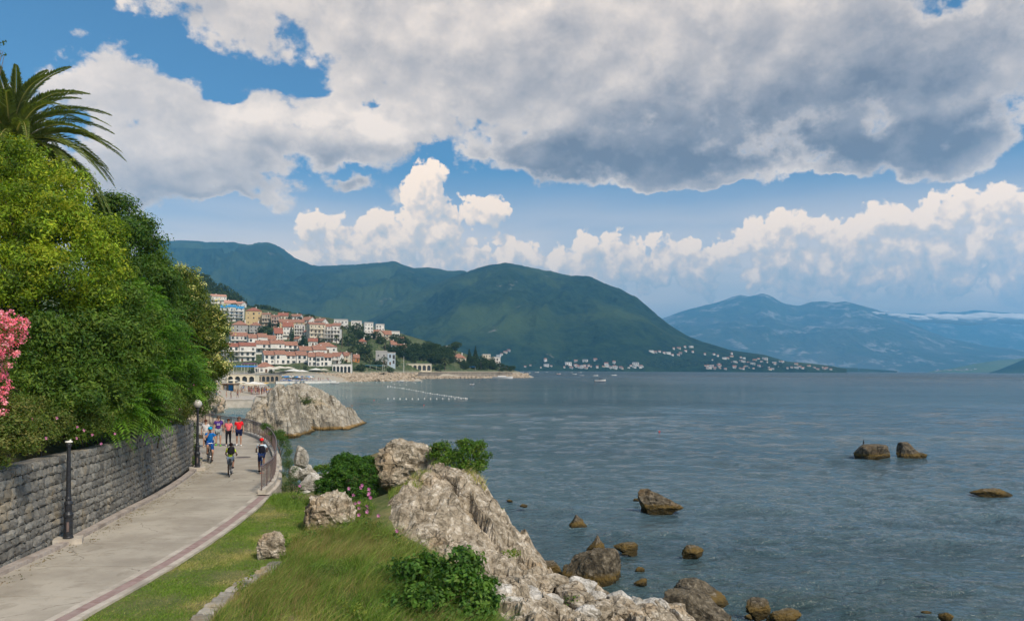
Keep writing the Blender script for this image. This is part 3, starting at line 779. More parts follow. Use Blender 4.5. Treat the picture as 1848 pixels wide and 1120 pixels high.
# ------------------------------------------------------------------ rock outcrop (pale limestone) as a height field with jagged relief
def rockmat(name, dark=(.14, .115, .08), mid=(.36, .305, .23), light=(.60, .54, .45), rust=(.40, .28, .16), wet=None, scale=1.0):
    def f(T, b):
        p_ = T.geo('Position'); n1 = T.noise(p_, 2.6 * scale, 9, .62, .6); n2 = T.noise(p_, 11 * scale, 5, .6); n0 = T.noise(p_, .55 * scale, 4, .6)
        wp = T.v('MULTIPLY_ADD', T.noise(p_, 1.5 * scale, 3, .5, color=True), (.7, .7, .7), p_)
        vv = T.voro(wp, 1.1 * scale, 'DISTANCE_TO_EDGE'); v2 = T.voro(wp, 3.6 * scale, 'DISTANCE_TO_EDGE')
        c = T.mix(T.ramp(T.mad(n2, .25, T.mul(n1, .75)), .36, .50), (*dark, 1), (*mid, 1)); c = T.mix(T.ramp(T.mad(n2, .35, T.mul(n1, .65)), .50, .62), c, (*light, 1))
        c = T.mix(T.mul(T.ramp(n0, .52, .68), .55), c, (*rust, 1))
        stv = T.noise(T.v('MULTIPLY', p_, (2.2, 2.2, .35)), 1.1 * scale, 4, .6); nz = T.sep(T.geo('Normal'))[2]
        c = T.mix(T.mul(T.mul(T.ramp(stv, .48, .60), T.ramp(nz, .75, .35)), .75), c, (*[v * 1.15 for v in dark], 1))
        crack = T.mul(T.ramp(vv, 0, .035, 1, 0), T.ramp(n0, .40, .55)); cr3 = T.mul(T.ramp(v2, 0, .05, 1, 0), .5)
        c = T.mix(T.m('MAXIMUM', T.mul(crack, .8), cr3), c, (*[v * .6 for v in dark], 1))
        if wet:
            z_ = T.sep(p_)[2]; zz = T.add(z_, T.mul(T.sub(n1, .5), .5))
            c = T.mix(T.ramp(zz, wet[1] * .4, wet[1], 1.0, 0.0), c, (*wet[0], 1))
            c = T.mix(T.ramp(zz, 0.0, .16, .85, 0.0), c, (.035, .028, .012, 1))
        T.put(b.inputs['Base Color'], c)
        hgt = T.sub(T.add(T.mul(n2, .25), T.mul(n1, 1.1)), T.mul(T.add(crack, cr3), .25)); T.put(b.inputs['Normal'], T.bump(hgt, .6, .16 / scale))
    return mat(name, f, rough=.9, spec=.2)
M_rock = rockmat('limestone', wet=((.16, .10, .035), .35))
M_searock = rockmat('sea_rock', (.035, .03, .022), (.12, .10, .07), (.25, .215, .16), (.17, .105, .045), wet=((.135, .092, .03), .42), scale=1.3)

rx = np.arange(-6, 10.5, .07); ry = np.arange(12, 32.5, .07); RX, RY = np.meshgrid(rx, ry)
ins = inpoly(poly_rock, RX, RY); dd = polydist(poly_rock, RX, RY, True); dd = np.where(ins, dd, -dd)
base = ground_h(RX, RY); m_ = sstep(-.5, .7, dd)
q = v3(RX, RY, base)
big = fbm(q * .55, 4, .5, ridged=True).reshape(RX.shape); med = fbm(q * 1.6 + 9, 5, .58, ridged=True).reshape(RX.shape); fine_ = fbm(q * 5.5 + 4, 4, .6).reshape(RX.shape)
# tilted strata running down towards the sea
u_ = (RX * .80 + RY * .35 + base * .9); st_ = np.abs(((u_ * 1.25 + fbm(q * .6, 2).reshape(RX.shape) * 1.4) % 1) - .5) * 2
low = sstep(2.6, 1.4, base)
b1, e1 = blocks_h(RX * .9 + RY * .35 + .25 * fbm(q * .8, 2).reshape(RX.shape), RY * .8 - base * .5 + .25 * fbm(q * .8 + 7, 2).reshape(RX.shape), 1.05, 3, .55, .55)
b2, e2 = blocks_h(RX + .10 * fbm(q * 2, 2).reshape(RX.shape), RY * .8 - base * .8 + .10 * fbm(q * 2 + 7, 2).reshape(RX.shape), .38, 4, .55, .55)
RZ = base + m_ * (b1 * .70 + b2 * .75 - .10 * np.clip(1 - e1 * 9, 0, 1) - .05 * np.clip(1 - e2 * 6, 0, 1)) + m_ * (-.06 - .12 * low + .34 * (big - .2) + .16 * (med - .15) + .05 * fine_ + .10 * st_) - (1 - m_) * .25
jx = .10 * fbm(q * 1.9 + 40, 3).reshape(RX.shape); jy = .10 * fbm(q * 1.9 + 80, 3).reshape(RX.shape)
out = thing('rock_outcrop', 'large pale jagged limestone outcrop dropping from the grass into the sea', 'rock')
link('rock_face', grid_mesh('rock_face', RX + jx, RY + jy, RZ, M_rock, keep=dd > -.6, smooth=False), out)

def boulder(name, label, cat, px, py_base, D, w_px, h_px, seed, m=M_rock, group=None, zmax=None, peak=0.0, slope=0.0, depth=.8, sub=5, strata=.05, tilt=(.5, .3, 0), rough=.14, fine=.045, cuts=7, sink=.18, rz=None, zb=None, rot=None):
    """a free rock whose foot stands at (px, py_base) at depth D; sizes as seen in the photograph"""
    x, y, z_ = P(px, py_base, D) if zb is None else G(px, py_base, zb); D = y
    w = w_px / F * D; h = h_px / F * D
    if zb is not None:                           # standing in water: widest at the waterline
        me = rock_mesh(name, seed, (w * 1.18, w * depth, h * 1.75), m, sub, cuts, rough, fine, strata, tilt, zmax=zmax, peak=peak, slope=slope, dmin=.42)
        o = link(name, me, None, (x, y + w * depth * .3, .02 * h))
    else:
        me = rock_mesh(name, seed, (w * 1.12, w * depth, h * (1 + sink) * 1.08), m, sub, cuts, rough, fine, strata, tilt)
        o = link(name, me, None, (x, y + w * depth * .3, z_ + h * (1 - sink) * .5)); o.rotation_euler = rot or (0, 0, 0 if rz is None else rz)
    return tag(o, label, cat, group)
# ================================================================== WATER
def b_water(T, b):
    p_ = T.geo('Position'); x, y, z_ = T.sep(p_)[:3]
    far = T.ramp(y, 60, 900); 
    s1 = T.v('MULTIPLY', p_, (.55, 1.0, 1.0)); s2 = T.v('MULTIPLY', p_, (.19, .36, 1)); s3 = T.v('MULTIPLY', p_, (.010, .05, 1))
    fine = T.noise(s1, 2.6, 4, .6, .4); mid = T.noise(s2, 1.6, 5, .6, .3); wide = T.noise(s3, .55, 4, .55, .3)
    h = T.add(T.mul(fine, T.ramp(y, 40, 260, .34, .08)), T.mul(mid, T.ramp(y, 60, 600, .6, 5.0)))
    swell = T.noise(T.v('MULTIPLY', p_, (.035, .085, 1)), 1.7, 4, .6, .3); h = T.add(h, T.mul(swell, T.ramp(y, 90, 1300, .4, 22.0, smooth=False)))
    T.put(b.inputs['Normal'], T.bump(h, 1.0, 1.0))
    # water over a shallow bed is paler and greener
    sh = T.mul(T.ramp(y, 820, 300), T.ramp(x, 10, -120)); sh = T.mul(sh, T.ramp(T.noise(p_, .012, 3, .5), .25, .6, .45, 1.0))
    near = T.mul(T.ramp(y, 48, 24), T.ramp(T.noise(p_, .35, 4, .6), .35, .6, .2, 1.0))
    c = T.mix(T.ramp(wide, .35, .65), (.040, .080, .100, 1), (.078, .130, .152, 1))
    c = T.mix(T.mul(sh, .85), c, (.22, .38, .34, 1)); c = T.mix(T.mul(near, .55), c, (.035, .055, .035, 1))
    T.put(b.inputs['Base Color'], c)
    T.put(b.inputs['Roughness'], T.ramp(y, 40, 1200, .09, .30))
M_water = mat('sea_water', b_water, rough=.1); M_water.node_tree.nodes['Principled BSDF'].inputs['IOR'].default_value = 1.33
# a grid that grows coarser with distance from the shore, with real waves
nd, na = 640, 720
inv = np.linspace(1 / 21.0, 1 / 420.0, nd); dist = 1 / inv
ang = np.linspace(-.62, .72, na)
Dg, Ag = np.meshgrid(dist, ang, indexing='ij'); WX = Dg * Ag * 1.05; WY = Dg
cell = np.gradient(dist)[:, None] * np.ones((1, na))
wz = np.zeros_like(WX); rw = np.random.RandomState(5)
for k in range(46):
    lam = 10 ** rw.uniform(-.42, 1.05); th = rw.normal(.25, .55) ; kx, ky = math.sin(th) * 2 * math.pi / lam, math.cos(th) * 2 * math.pi / lam
    amp = .0105 * lam ** .85; fade = np.clip((lam / np.maximum(cell, 1e-6) - 2.0) / 2.5, 0, 1)
    ph = WX * kx + WY * ky + rw.uniform(0, 6.28); wz += amp * fade * (1 - 2 * np.abs(np.sin(ph * .5)) ** 1.1) * .8
env = .75 + .7 * fbm(v3(WX * .05, WY * .05), 3).reshape(WX.shape)
wz *= env * np.clip((420 - Dg) / 60, 0, 1)
# farther rings without waves, out to the far shores
far_d = np.array([470, 560, 700, 950, 1400, 2200, 4000, 9000, 23000.])
WXa = np.vstack([WX, far_d[:, None] * ang[None] * 1.05]); WYa = np.vstack([WY, far_d[:, None] * np.ones((1, na))]); WZa = np.vstack([wz, np.zeros((len(far_d), na))])
tag(link('sea', grid_mesh('sea', WXa, WYa, WZa, M_water)), kind='structure')

# ================================================================== FAR MOUNTAINS
def veg_mat(name, c1, c2, c3, rock, s=1.0, rockamt=.62, bump=20):
    def f(T, b):
        p_ = T.geo('Position'); n1 = T.noise(p_, .0016 * s, 6, .6); n2 = T.noise(p_, .02 * s, 6, .7); n3 = T.noise(p_, .006 * s, 5, .65)
        c = T.mix(T.ramp(n2, .35, .65), (*c1, 1), (*c2, 1)); c = T.mix(T.ramp(n1, .48, .66), c, (*c3, 1))
        c = T.mix(T.mul(T.ramp(n3, rockamt, rockamt + .08), T.ramp(n2, .4, .6)), c, (*rock, 1))
        T.put(b.inputs['Base Color'], c); T.put(b.inputs['Normal'], T.bump(T.add(n2, T.mul(n3, 1.6)), 1.0, bump))
    return mat(name, f, rough=1.0, spec=.05)
def mountain(name, crest, foot, m, seed, back=1.25, npx=2.4, nt=130, spur=.16, shape=1.35, spur_len=230.0, detail=.07, z0=-3.0):
    """crest: (px, py, D) along the skyline, foot: (px, D) of the shore below it; a slope with spurs and gullies between, falling away behind"""
    cr_ = np.array(crest, float); ft = np.array(foot, float)
    px = np.arange(cr_[0, 0], cr_[-1, 0] + .1, npx)
    py = np.interp(px, cr_[:, 0], cr_[:, 1]); Dc = np.interp(px, cr_[:, 0], cr_[:, 2]); Df = np.interp(px, ft[:, 0], ft[:, 1])
    ker = np.hanning(7); ker /= ker.sum()
    pys = np.convolve(np.pad(py, 3, 'edge'), ker, 'valid')
    C = np.array([P(a, b, d) for a, b, d in zip(px, pys, Dc)])
    t = np.linspace(0, back, nt); T_, _ = np.meshgrid(t, px)
    D_ = Df[:, None] + (Dc - Df)[:, None] * T_
    u = np.array([ray(a, 664)[0] for a in px])[:, None]
    Xm = u * D_; Ym = D_
    tt = np.clip(T_, 0, 1); prof = np.where(T_ <= 1, (1 - (1 - tt) ** shape) * .35 + .65 * tt ** 1.05, 1 - (T_ - 1) * 1.5)
    o = seed * 13.7; q = v3(Xm / spur_len / 3.0 + o, Ym / spur_len / 4.5, 0)
    wq = fbm(q * .9 + 5, 3).reshape(Xm.shape) * .7
    r1 = fbm(np.c_[q[:, 0] + wq.ravel(), q[:, 1] + wq.ravel() * .5, q[:, 2]] * 1.0, 5, .52, ridged=True).reshape(Xm.shape)
    r2 = fbm(q * 6, 4, .55).reshape(Xm.shape)
    env_ = np.sin(np.clip(tt, 0, 1) * math.pi) ** .6
    Zm = z0 + (C[:, 2][:, None] - z0) * (prof + spur * env_ * (r1 - .1) + detail * env_ * r2) 
    Zc = C[:, 2][:, None] * (1 + .010 * fbm(v3(px * .15 + o, 0, 0), 4))[:, None]
    Zm = np.minimum(Zm, z0 + (Zc - z0) * np.where(T_ < 1, .25 + .75 * tt ** .8 + .06, 1.0))
    return tag(link(name, grid_mesh(name, Xm, Ym, Zm, m)), kind='structure')
M_mt1 = veg_mat('mountain_scrub', (.010, .025, .013), (.028, .054, .022), (.056, .085, .028), (.22, .21, .17), 1.0, .64)
M_mt2 = veg_mat('bare_mountain', (.05, .07, .04), (.09, .10, .06), (.12, .12, .09), (.38, .36, .34), .35, .52, 60)
near_crest = [(250, 470, 7400), (290, 446, 7264), (330, 445, 7128), (370, 448, 6992), (400, 447, 6890), (440, 449, 6754), (470, 447, 6652), (485, 448, 6601), (500, 455, 6550), (530, 470, 6448), (570, 487, 6312), (610, 487, 6176), (640, 487, 6074), (680, 483, 5938), (720, 480, 5802), (760, 487, 5666), (800, 494, 5530), (840, 497, 5394)]
mountain('mountain', near_crest + [(900, 515, 5200), (960, 540, 5100), (1040, 600, 5000), (1100, 662, 4900)], [(250, 3600), (700, 3400), (1100, 4100)], M_mt1, 1, spur=.34)
mountain('mountain', [(520, 655, 4000), (600, 612, 4100), (660, 580, 4200), (720, 548, 4300), (770, 524, 4400), (810, 507, 4500), (845, 496, 4500), (880, 487, 4450), (910, 482, 4400), (950, 488, 4400), (1000, 497, 4350), (1030, 499, 4300), (1050, 500, 4300), (1075, 509, 4250), (1100, 520, 4200), (1130, 531, 4150), (1150, 538, 4100), (1180, 565, 4000), (1210, 588, 3900), (1240, 606, 3800), (1270, 618, 3700), (1320, 632, 3600), (1380, 640, 3500), (1420, 652, 3400), (1460, 655, 3400), (1500, 660, 3350), (1530, 666, 3300)],
         [(520, 2700), (900, 2700), (1100, 2750), (1300, 2850), (1530, 3200)], M_mt1, 2, spur=.30)
mountain('mountain', [(1080, 640, 14000), (1150, 595, 14000), (1200, 573, 14000), (1230, 563, 14000), (1250, 557, 14000), (1300, 545, 14000), (1320, 537, 14000), (1335, 533, 14000), (1350, 536, 14000), (1375, 531, 14000), (1390, 537, 14000), (1410, 548, 14000), (1440, 553, 14000), (1460, 548, 14000), (1480, 546, 14000), (1505, 549, 14000), (1525, 546, 14000), (1550, 553, 14000), (1580, 562, 14000), (1620, 578, 13800), (1700, 608, 13000), (1780, 625, 12500), (1848, 632, 12000), (1960, 640, 12000)],
         [(1080, 9500), (1960, 9500)], M_mt2, 3, spur=.24, spur_len=800)
mountain('mountain', [(1500, 590, 19000), (1560, 575, 19000), (1600, 571, 19000), (1640, 565, 19000), (1680, 568, 19000), (1700, 562, 19000), (1730, 564, 19000), (1760, 559, 19000), (1800, 563, 19000), (1848, 566, 19000), (1950, 560, 19000), (2100, 575, 19000)],
         [(1500, 15000), (2100, 15000)], M_mt2, 4, spur=.14, spur_len=1100, detail=.08)
M_spit = veg_mat('spit_meadow', (.10, .15, .05), (.15, .19, .07), (.17, .19, .09), (.3, .27, .22), 1.0, .70)
mountain('headland', [(1675, 670.5, 6800), (1720, 664, 7000), (1760, 656, 7200), (1800, 650, 7400), (1830, 648, 7500), (1880, 640, 7500), (2000, 620, 7500)], [(1675, 6300), (2000, 6300)], M_spit, 5, spur=.08)
mountain('headland', [(1785, 672, 5000), (1800, 668, 5100), (1820, 660, 5200), (1848, 648, 5300), (1900, 625, 5400), (2050, 580, 5600)], [(1785, 4800), (2050, 4600)], M_mt1, 6, spur=.10)
mountain('headland', [(1490, 668.5, 5200), (1520, 663, 5200), (1545, 664, 5200), (1580, 666.5, 5200), (1620, 669, 5200)], [(1490, 5000), (1620, 5000)], M_mt1, 7, spur=.05)

# thin bank of cloud lying against the far range
def b_cl(T, b):
    T.put(b.inputs['Base Color'], (.85, .83, .82, 1))
M_cloud = mat('cloud_white', b_cl, rough=1.0, spec=0)
rc = np.random.RandomState(8); VV, FF, o_ = [], [], 0
for k in range(70):
    f_ = rc.rand(); px_ = 1560 + 330 * f_ ** .9; py_ = 566 + 9 * sstep(0, .35, f_) + rc.normal() * 1.6; r_ = (2.0 + 6.5 * sstep(0, .5, f_)) * rc.uniform(.6, 1.1)
    x, y, z_ = P(px_, py_, 12900); me = rock_mesh('tmp', 100 + k, (1, 1, 1), M_cloud, 3, 0, .25, .12)
    v_ = np.array([v.co[:] for v in me.vertices]); f2 = np.array([p_.vertices[:] for p_ in me.polygons]); bpy.data.meshes.remove(me)
    s_ = r_ / F * 12900; VV.append(v_ * 2 * (s_ * 3.4, s_ * 1.5, s_ * .8) + (x, y, z_)); FF.append(f2 + o_); o_ += len(v_)
tag(link('low_cloud', mesh_np('low_cloud', np.vstack(VV), np.vstack(FF), M_cloud, True)), kind='stuff')

# ================================================================== TOWN SLOPE
def bd(px, py): return 470 + (672 - py) * 2.3 + max(0, px - 640) * .95        # depth of a thing whose foot shows at (px, py)
COAST = [(330, 752, 134), (391, 752, 134), (391, 0, 152), (400, 0, 165), (455, 0, 168), (497, 0, 182), (500, 0, 230), (488, 0, 300), (480, 0, 380), (500, 0, 432), (606, 0, 446), (640, 0, 475), (700, 0, 490), (765, 0, 508), (740, 0, 560), (745, 0, 600), (850, 0, 660), (952, 0, 725), (960, 0, 760), (930, 0, 900), (900, 0, 1200)]
CO = [(ray(a, 664)[0] * d, d) for a, _, d in COAST]
CTt = []
COr = resample([(x, y) for x, y in CO], 20.0)
for x, y in COr: CTt.append((x, y, .6))
for x, y in offset(np.c_[COr, np.zeros(len(COr))], 22)[::2, :2]: CTt.append((x, y, -4.0))
for x, y in offset(np.c_[COr, np.zeros(len(COr))], -9)[:, :2]: CTt.append((x, y, 1.7 if y < 440 else (2.8 if y < 555 or x < -110 else 4.6)))
for (px_, py_) in [(400, 672), (450, 672), (500, 670), (560, 670), (620, 672), (680, 670), (740, 666), (800, 667), (870, 668), (920, 672), (440, 650), (500, 652), (560, 655), (620, 652), (670, 655), (730, 655), (790, 655), (850, 654), (900, 660),
                   (420, 628), (480, 628), (540, 633), (600, 635), (660, 635), (720, 632), (780, 636), (830, 640), (420, 603), (480, 606), (540, 608), (600, 612), (660, 606), (710, 610), (760, 622), (440, 585), (500, 588), (560, 588), (610, 590), (660, 595), (690, 600),
                   (400, 575), (410, 552), (460, 566), (520, 575), (570, 578), (360, 560), (340, 600), (340, 640), (360, 690), (410, 700), (440, 695)]:
    d = bd(px_, py_) if py_ < 680 else 8.6 * F * .75 / (py_ - 661) ; d = min(d, 1200)
    CTt.append(P(px_, py_, d))
for (px_, py_) in [(340, 500), (365, 503), (390, 520), (410, 530), (440, 548)]: CTt.append(P(px_, py_ + 6, 880))
CTt += [P(455, 562, 860), P(500, 570, 830), P(600, 585, 830), P(700, 606, 850), P(800, 640, 880), (-250, 1250, 10), (-500, 1250, 30), (-150, 1150, 10), (0, 1300, 0), (-300, 300, 60), (-220, 200, 40), (-450, 900, 100), (-560, 800, 110),
        P(330, 540, 1030), P(380, 560, 1030), P(440, 590, 1030), P(520, 605, 1000), P(600, 620, 1000), P(700, 640, 1000), P(480, 572, 900), P(560, 585, 900), P(640, 600, 900), (-130, 110, 20), (-90, 100, 10), (-52, 100, 3), (-75, 140, 4), (-100, 180, 8)]
town_tps = tps(CTt, 400.0)
tx = np.arange(-620, 90, 6.0); ty = np.arange(90, 1290, 6.0); TX, TY = np.meshgrid(tx, ty); TZ = town_tps(TX, TY)
near_c = polydist(COr, TX, TY); land = inpoly([tuple(p_) for p_ in COr] + [(-900, 1300), (-900, 60)], TX, TY)
TZ = np.where(land, np.maximum(TZ, .5 + np.minimum(near_c * .08, 1.6)), np.minimum(TZ, -near_c * .3)); TZ = np.where(land, TZ + np.minimum(near_c * .01, 1) * fbm(v3(TX * .02, TY * .02), 3).reshape(TX.shape), TZ)
TZ = np.where(TZ > 3, 3 + (TZ - 3) * (1 - sstep(900, 1080, TY)), TZ)
_tz = TZ
def town_h(x, y):
    i = np.clip((y - 90) / 6.0, 0, len(ty) - 1.01); j = np.clip((x + 620) / 6.0, 0, len(tx) - 1.01); i0, j0 = int(i), int(j); fi, fj = i - i0, j - j0
    return (_tz[i0, j0] * (1 - fi) * (1 - fj) + _tz[i0 + 1, j0] * fi * (1 - fj) + _tz[i0, j0 + 1] * (1 - fi) * fj + _tz[i0 + 1, j0 + 1] * fi * fj)
def on_slope(px, py, lo=440, hi=1150):
    """where the line of sight through (px, py) meets the town slope"""
    for d in np.arange(lo, hi, 4.0):
        x, y, z_ = P(px, py, d)
        if z_ <= town_h(x, y): return (x, y, town_h(x, y))
    return None
def b_town(T, b):
    p_ = T.geo('Position'); z_ = T.sep(p_)[2]; n_ = T.noise(p_, .05, 5, .6); n2 = T.noise(p_, .6, 4, .6)
    c = T.mix(T.ramp(n_, .4, .6), (.045, .075, .025, 1), (.09, .115, .045, 1)); c = T.mix(T.ramp(n2, .5, .7), c, (.24, .21, .15, 1))
    c = T.mix(T.ramp(z_, 3.5, 7, 1, 0), c, T.mix(n2, (.36, .32, .25, 1), (.48, .43, .35, 1)))
    T.put(b.inputs['Base Color'], c)
M_town = mat('town_soil', b_town, rough=1.0, spec=.1)
tag(link('terrain', grid_mesh('terrain', TX, TY, TZ, M_town, keep=(TZ > -12))), kind='structure')

# ------------------------------------------------------------------ haze
hb = MB().box(-16000, 18000, -250, 24500, -6, 1470).mesh('haze', [])
mh = bpy.data.materials.new('haze_air'); mh.use_nodes = True; t_ = mh.node_tree; t_.nodes.clear()
v_ = t_.nodes.new('ShaderNodeVolumePrincipled'); v_.inputs['Color'].default_value = (.20, .60, 1.0, 1); v_.inputs['Density'].default_value = .92e-4; v_.inputs['Anisotropy'].default_value = 0.0
o2 = t_.nodes.new('ShaderNodeOutputMaterial'); t_.links.new(v_.outputs[0], o2.inputs['Volume'])
hb.materials.append(mh); tag(link('haze', hb), kind='stuff')
# ================================================================== VEGETATION (near)
def E(px, py, D, rx, ry, depth=None):
    x, y, z_ = P(px, py, D); a = rx / F * D; return (x, y, z_, a, depth if depth else (a + ry / F * D) * .5, ry / F * D)
def foot(px, D):
    x = ray(px, 664)[0] * D; return (x, D, hill_h(x, D) if not inpoly(polyR, np.array([x]), np.array([D]))[0] else float(ground_h(np.array([x]), np.array([D]))[0]))
def g3(*a): return np.array(a)
T_BRIGHT = [(.15, .23, .015), (.21, .30, .02), (.28, .36, .025), (.10, .16, .014), (.075, .13, .012), (.24, .28, .02)]
T_DARK = [(.045, .095, .013), (.07, .13, .016), (.105, .165, .02), (.05, .10, .014)]
T_MID = [(.06, .12, .016), (.085, .155, .02), (.11, .18, .024)]
T_TOP = [(.045, .10, .016), (.065, .13, .02), (.04, .08, .014), (.085, .15, .022)]
tree('broadleaf_tree', 'tall bright yellow-green broadleaf tree below the palm at the top of the bank', 'tree',
     [E(25, 300, 29, 50, 50), E(75, 315, 28.5, 45, 45), E(125, 350, 28, 38, 42), E(95, 400, 27, 70, 60), E(30, 400, 27, 70, 75), E(150, 440, 27.5, 40, 50), E(195, 440, 29, 28, 48), E(205, 490, 29, 34, 44), E(110, 500, 26.5, 80, 55), E(30, 510, 26, 80, 70), E(170, 535, 27.5, 55, 50), E(-40, 380, 28, 70, 120)],
     foot(40, 30), T_BRIGHT, 1, n_cl=900, n_per=70, spread=.25, size=.125, aspect=.42, r0=.28, jitter=.7)
tree('laurel_tree', 'dense dark green laurel filling the middle of the bank above the wall', 'tree',
     [E(60, 620, 25, 80, 60), E(130, 640, 25.5, 80, 80), E(190, 620, 27, 60, 70), E(230, 570, 28.5, 50, 60), E(40, 700, 24, 60, 60), E(120, 720, 24.5, 70, 50), E(190, 700, 26.5, 60, 60), E(0, 660, 24, 40, 70), E(235, 650, 28, 50, 60)],
     foot(120, 27), T_DARK + T_MID, 2, n_cl=700, n_per=70, spread=.27, size=.13, aspect=.42, r0=.2, jitter=.7)
tree('evergreen_tree', 'dark green tree with a ragged crown just right of the date palm', 'tree',
     [E(203, 374, 38, 18, 24), E(262, 424, 39, 16, 26), E(296, 478, 41, 12, 20), E(180, 385, 38, 30, 36), E(215, 395, 38, 36, 38), E(245, 425, 38, 32, 40), E(215, 450, 37, 50, 50), E(275, 462, 39, 26, 36), E(265, 500, 38, 45, 45), E(300, 520, 41, 24, 44), E(305, 555, 41, 40, 50), E(235, 520, 36, 50, 60), E(275, 580, 39, 60, 60)],
     foot(230, 40), T_TOP, 3, n_cl=850, n_per=52, spread=.34, size=.15, aspect=.45, r0=.25, jitter=.8)
def fern_extra(size, n_per, tints, n_cl):
    def f(rng, B, pts, nr):
        k = rng.choice(len(pts), min(n_cl, len(pts)), replace=False); return [pinnate(rng, pts[k], nr[k], size, tints)]
    return f
def pinnate(rng, pts, nr, L, tints, pairs=9, droop=.55):
    """compound leaves: a drooping rib with narrow leaflets on both sides"""
    N = len(pts); out = nr * np.array([1, 1, .35]) + rng.normal(size=(N, 3)) * .35; out[:, 2] += .25; out /= np.linalg.norm(out, axis=1)[:, None]
    side = np.cross(out, [0, 0, 1.0]); side /= np.linalg.norm(side, axis=1)[:, None] + 1e-9
    LL_ = L * rng.uniform(.7, 1.25, N); V, Fq, C = [], [], []
    tt = np.array(tints)[rng.randint(len(tints), size=N)] * rng.uniform(.75, 1.3, (N, 1))
    for j in range(pairs):
        t = (j + 1.2) / (pairs + 1)
        c = pts + out * (LL_ * t)[:, None] - np.array([0, 0, 1]) * (LL_ * droop * t * t)[:, None]
        d = out - np.array([0, 0, 2 * droop * t]); ll = LL_ * .34 * (1 - .55 * t)
        for s in (1, -1):
            tip = c + side * (s * ll)[:, None] + d * (ll * .45)[:, None] - np.array([0, 0, .25]) * ll[:, None]
            w = d / (np.linalg.norm(d, axis=1)[:, None]) * (LL_ * .035)[:, None]
            m = (c + tip) / 2; o = len(V) * 0
            V.append(np.stack([c, m + w, tip, m - w], 1)); C.append(tt)
    V = np.stack(V, 1).reshape(-1, 3); n_ = len(V) // 4; Fq = np.arange(n_ * 4).reshape(-1, 4)
    C = np.repeat(np.stack(C, 1).reshape(-1, 3), 4, 0)
    return V, Fq, C
T_AIL = [(.07, .17, .016), (.095, .21, .02), (.12, .24, .024), (.055, .13, .014)]
tree('ailanthus_tree', 'soft fresh-green feathery-leaved tree left of the pale blossom tree', 'tree',
     [E(250, 545, 33, 40, 40), E(275, 600, 33, 50, 50), E(310, 640, 34, 50, 50), E(335, 680, 35, 40, 40), E(280, 680, 33, 50, 50), E(235, 640, 32, 40, 50)],
     foot(260, 36), T_AIL, 4, n_cl=800, n_per=10, spread=.25, size=.12, aspect=.4, r0=.16, extra=fern_extra(.75, 1, T_AIL, 800))
tree('tree_of_heaven', 'low feathery-leaved tree with arching fronds just above the wall, right of its bare post', 'tree',
     [E(205, 742, 27, 40, 32), E(245, 720, 28.4, 40, 48), E(192, 768, 26.6, 30, 20), E(255, 760, 29, 28, 26)],
     foot(215, 28), T_AIL, 5, n_cl=420, n_per=8, spread=.2, size=.1, aspect=.4, r0=.1, extra=fern_extra(.85, 1, T_AIL + [(.09, .15, .02)], 420))
def blossom(frac, size, tints, n_per, spread, top=True):
    def f(rng, B, pts, nr):
        ok = np.where((nr[:, 2] > -.1) & (fbm(pts * .7, 2) > -.18))[0]; k = rng.choice(ok, int(len(ok) * frac), replace=False)
        return [leaf_cloud(rng, pts[k] + nr[k] * .42, nr[k], n_per, spread, size, .8, tints, jitter=1.2)]
    return f
tree('blossom_tree', 'rounded tree with cream flower clusters at the edge of the bank, beside the town', 'tree',
     [E(336, 502, 43, 16, 18), E(398, 574, 43.5, 13, 14), E(404, 640, 43.5, 10, 12), E(325, 520, 43, 28, 36), E(345, 555, 43, 35, 45), E(375, 590, 43, 28, 36), E(385, 615, 43, 24, 30), E(350, 620, 42, 45, 50), E(370, 665, 42, 36, 40), E(325, 590, 42, 40, 60), E(395, 590, 43.5, 14, 20), E(340, 690, 41, 40, 36)],
     foot(335, 46), [(.055, .09, .012), (.085, .125, .015), (.12, .15, .02), (.04, .07, .012)], 6, n_cl=650, n_per=52, spread=.30, size=.13, aspect=.45, r0=.18, extra=blossom(.62, .085, [(.46, .46, .15), (.58, .56, .24), (.36, .40, .10)], 20, .16))
def pinkf(n_per, size, frac, tints=((.78, .26, .38), (.85, .38, .48), (.70, .18, .30))):
    def f(rng, B, pts, nr):
        k = rng.choice(len(pts), int(len(pts) * frac), replace=False)
        return [leaf_cloud(rng, pts[k] + nr[k] * .08, nr[k], n_per, .07, size, .95, tints, jitter=1.4)]
    return f
tree('oleander', 'oleander covered in pink flowers at the left edge of the photo', 'shrub',
     [E(-20, 590, 20, 60, 30), E(15, 600, 19.5, 30, 34), E(-10, 650, 19.5, 36, 36), E(-12, 700, 19.5, 20, 34), E(-15, 740, 19.5, 22, 30), E(-40, 660, 20, 40, 70)],
     foot(-30, 21), T_MID, 7, n_cl=420, n_per=8, spread=.1, size=.12, aspect=.25, r0=.06, extra=pinkf(26, .05, 1.0))

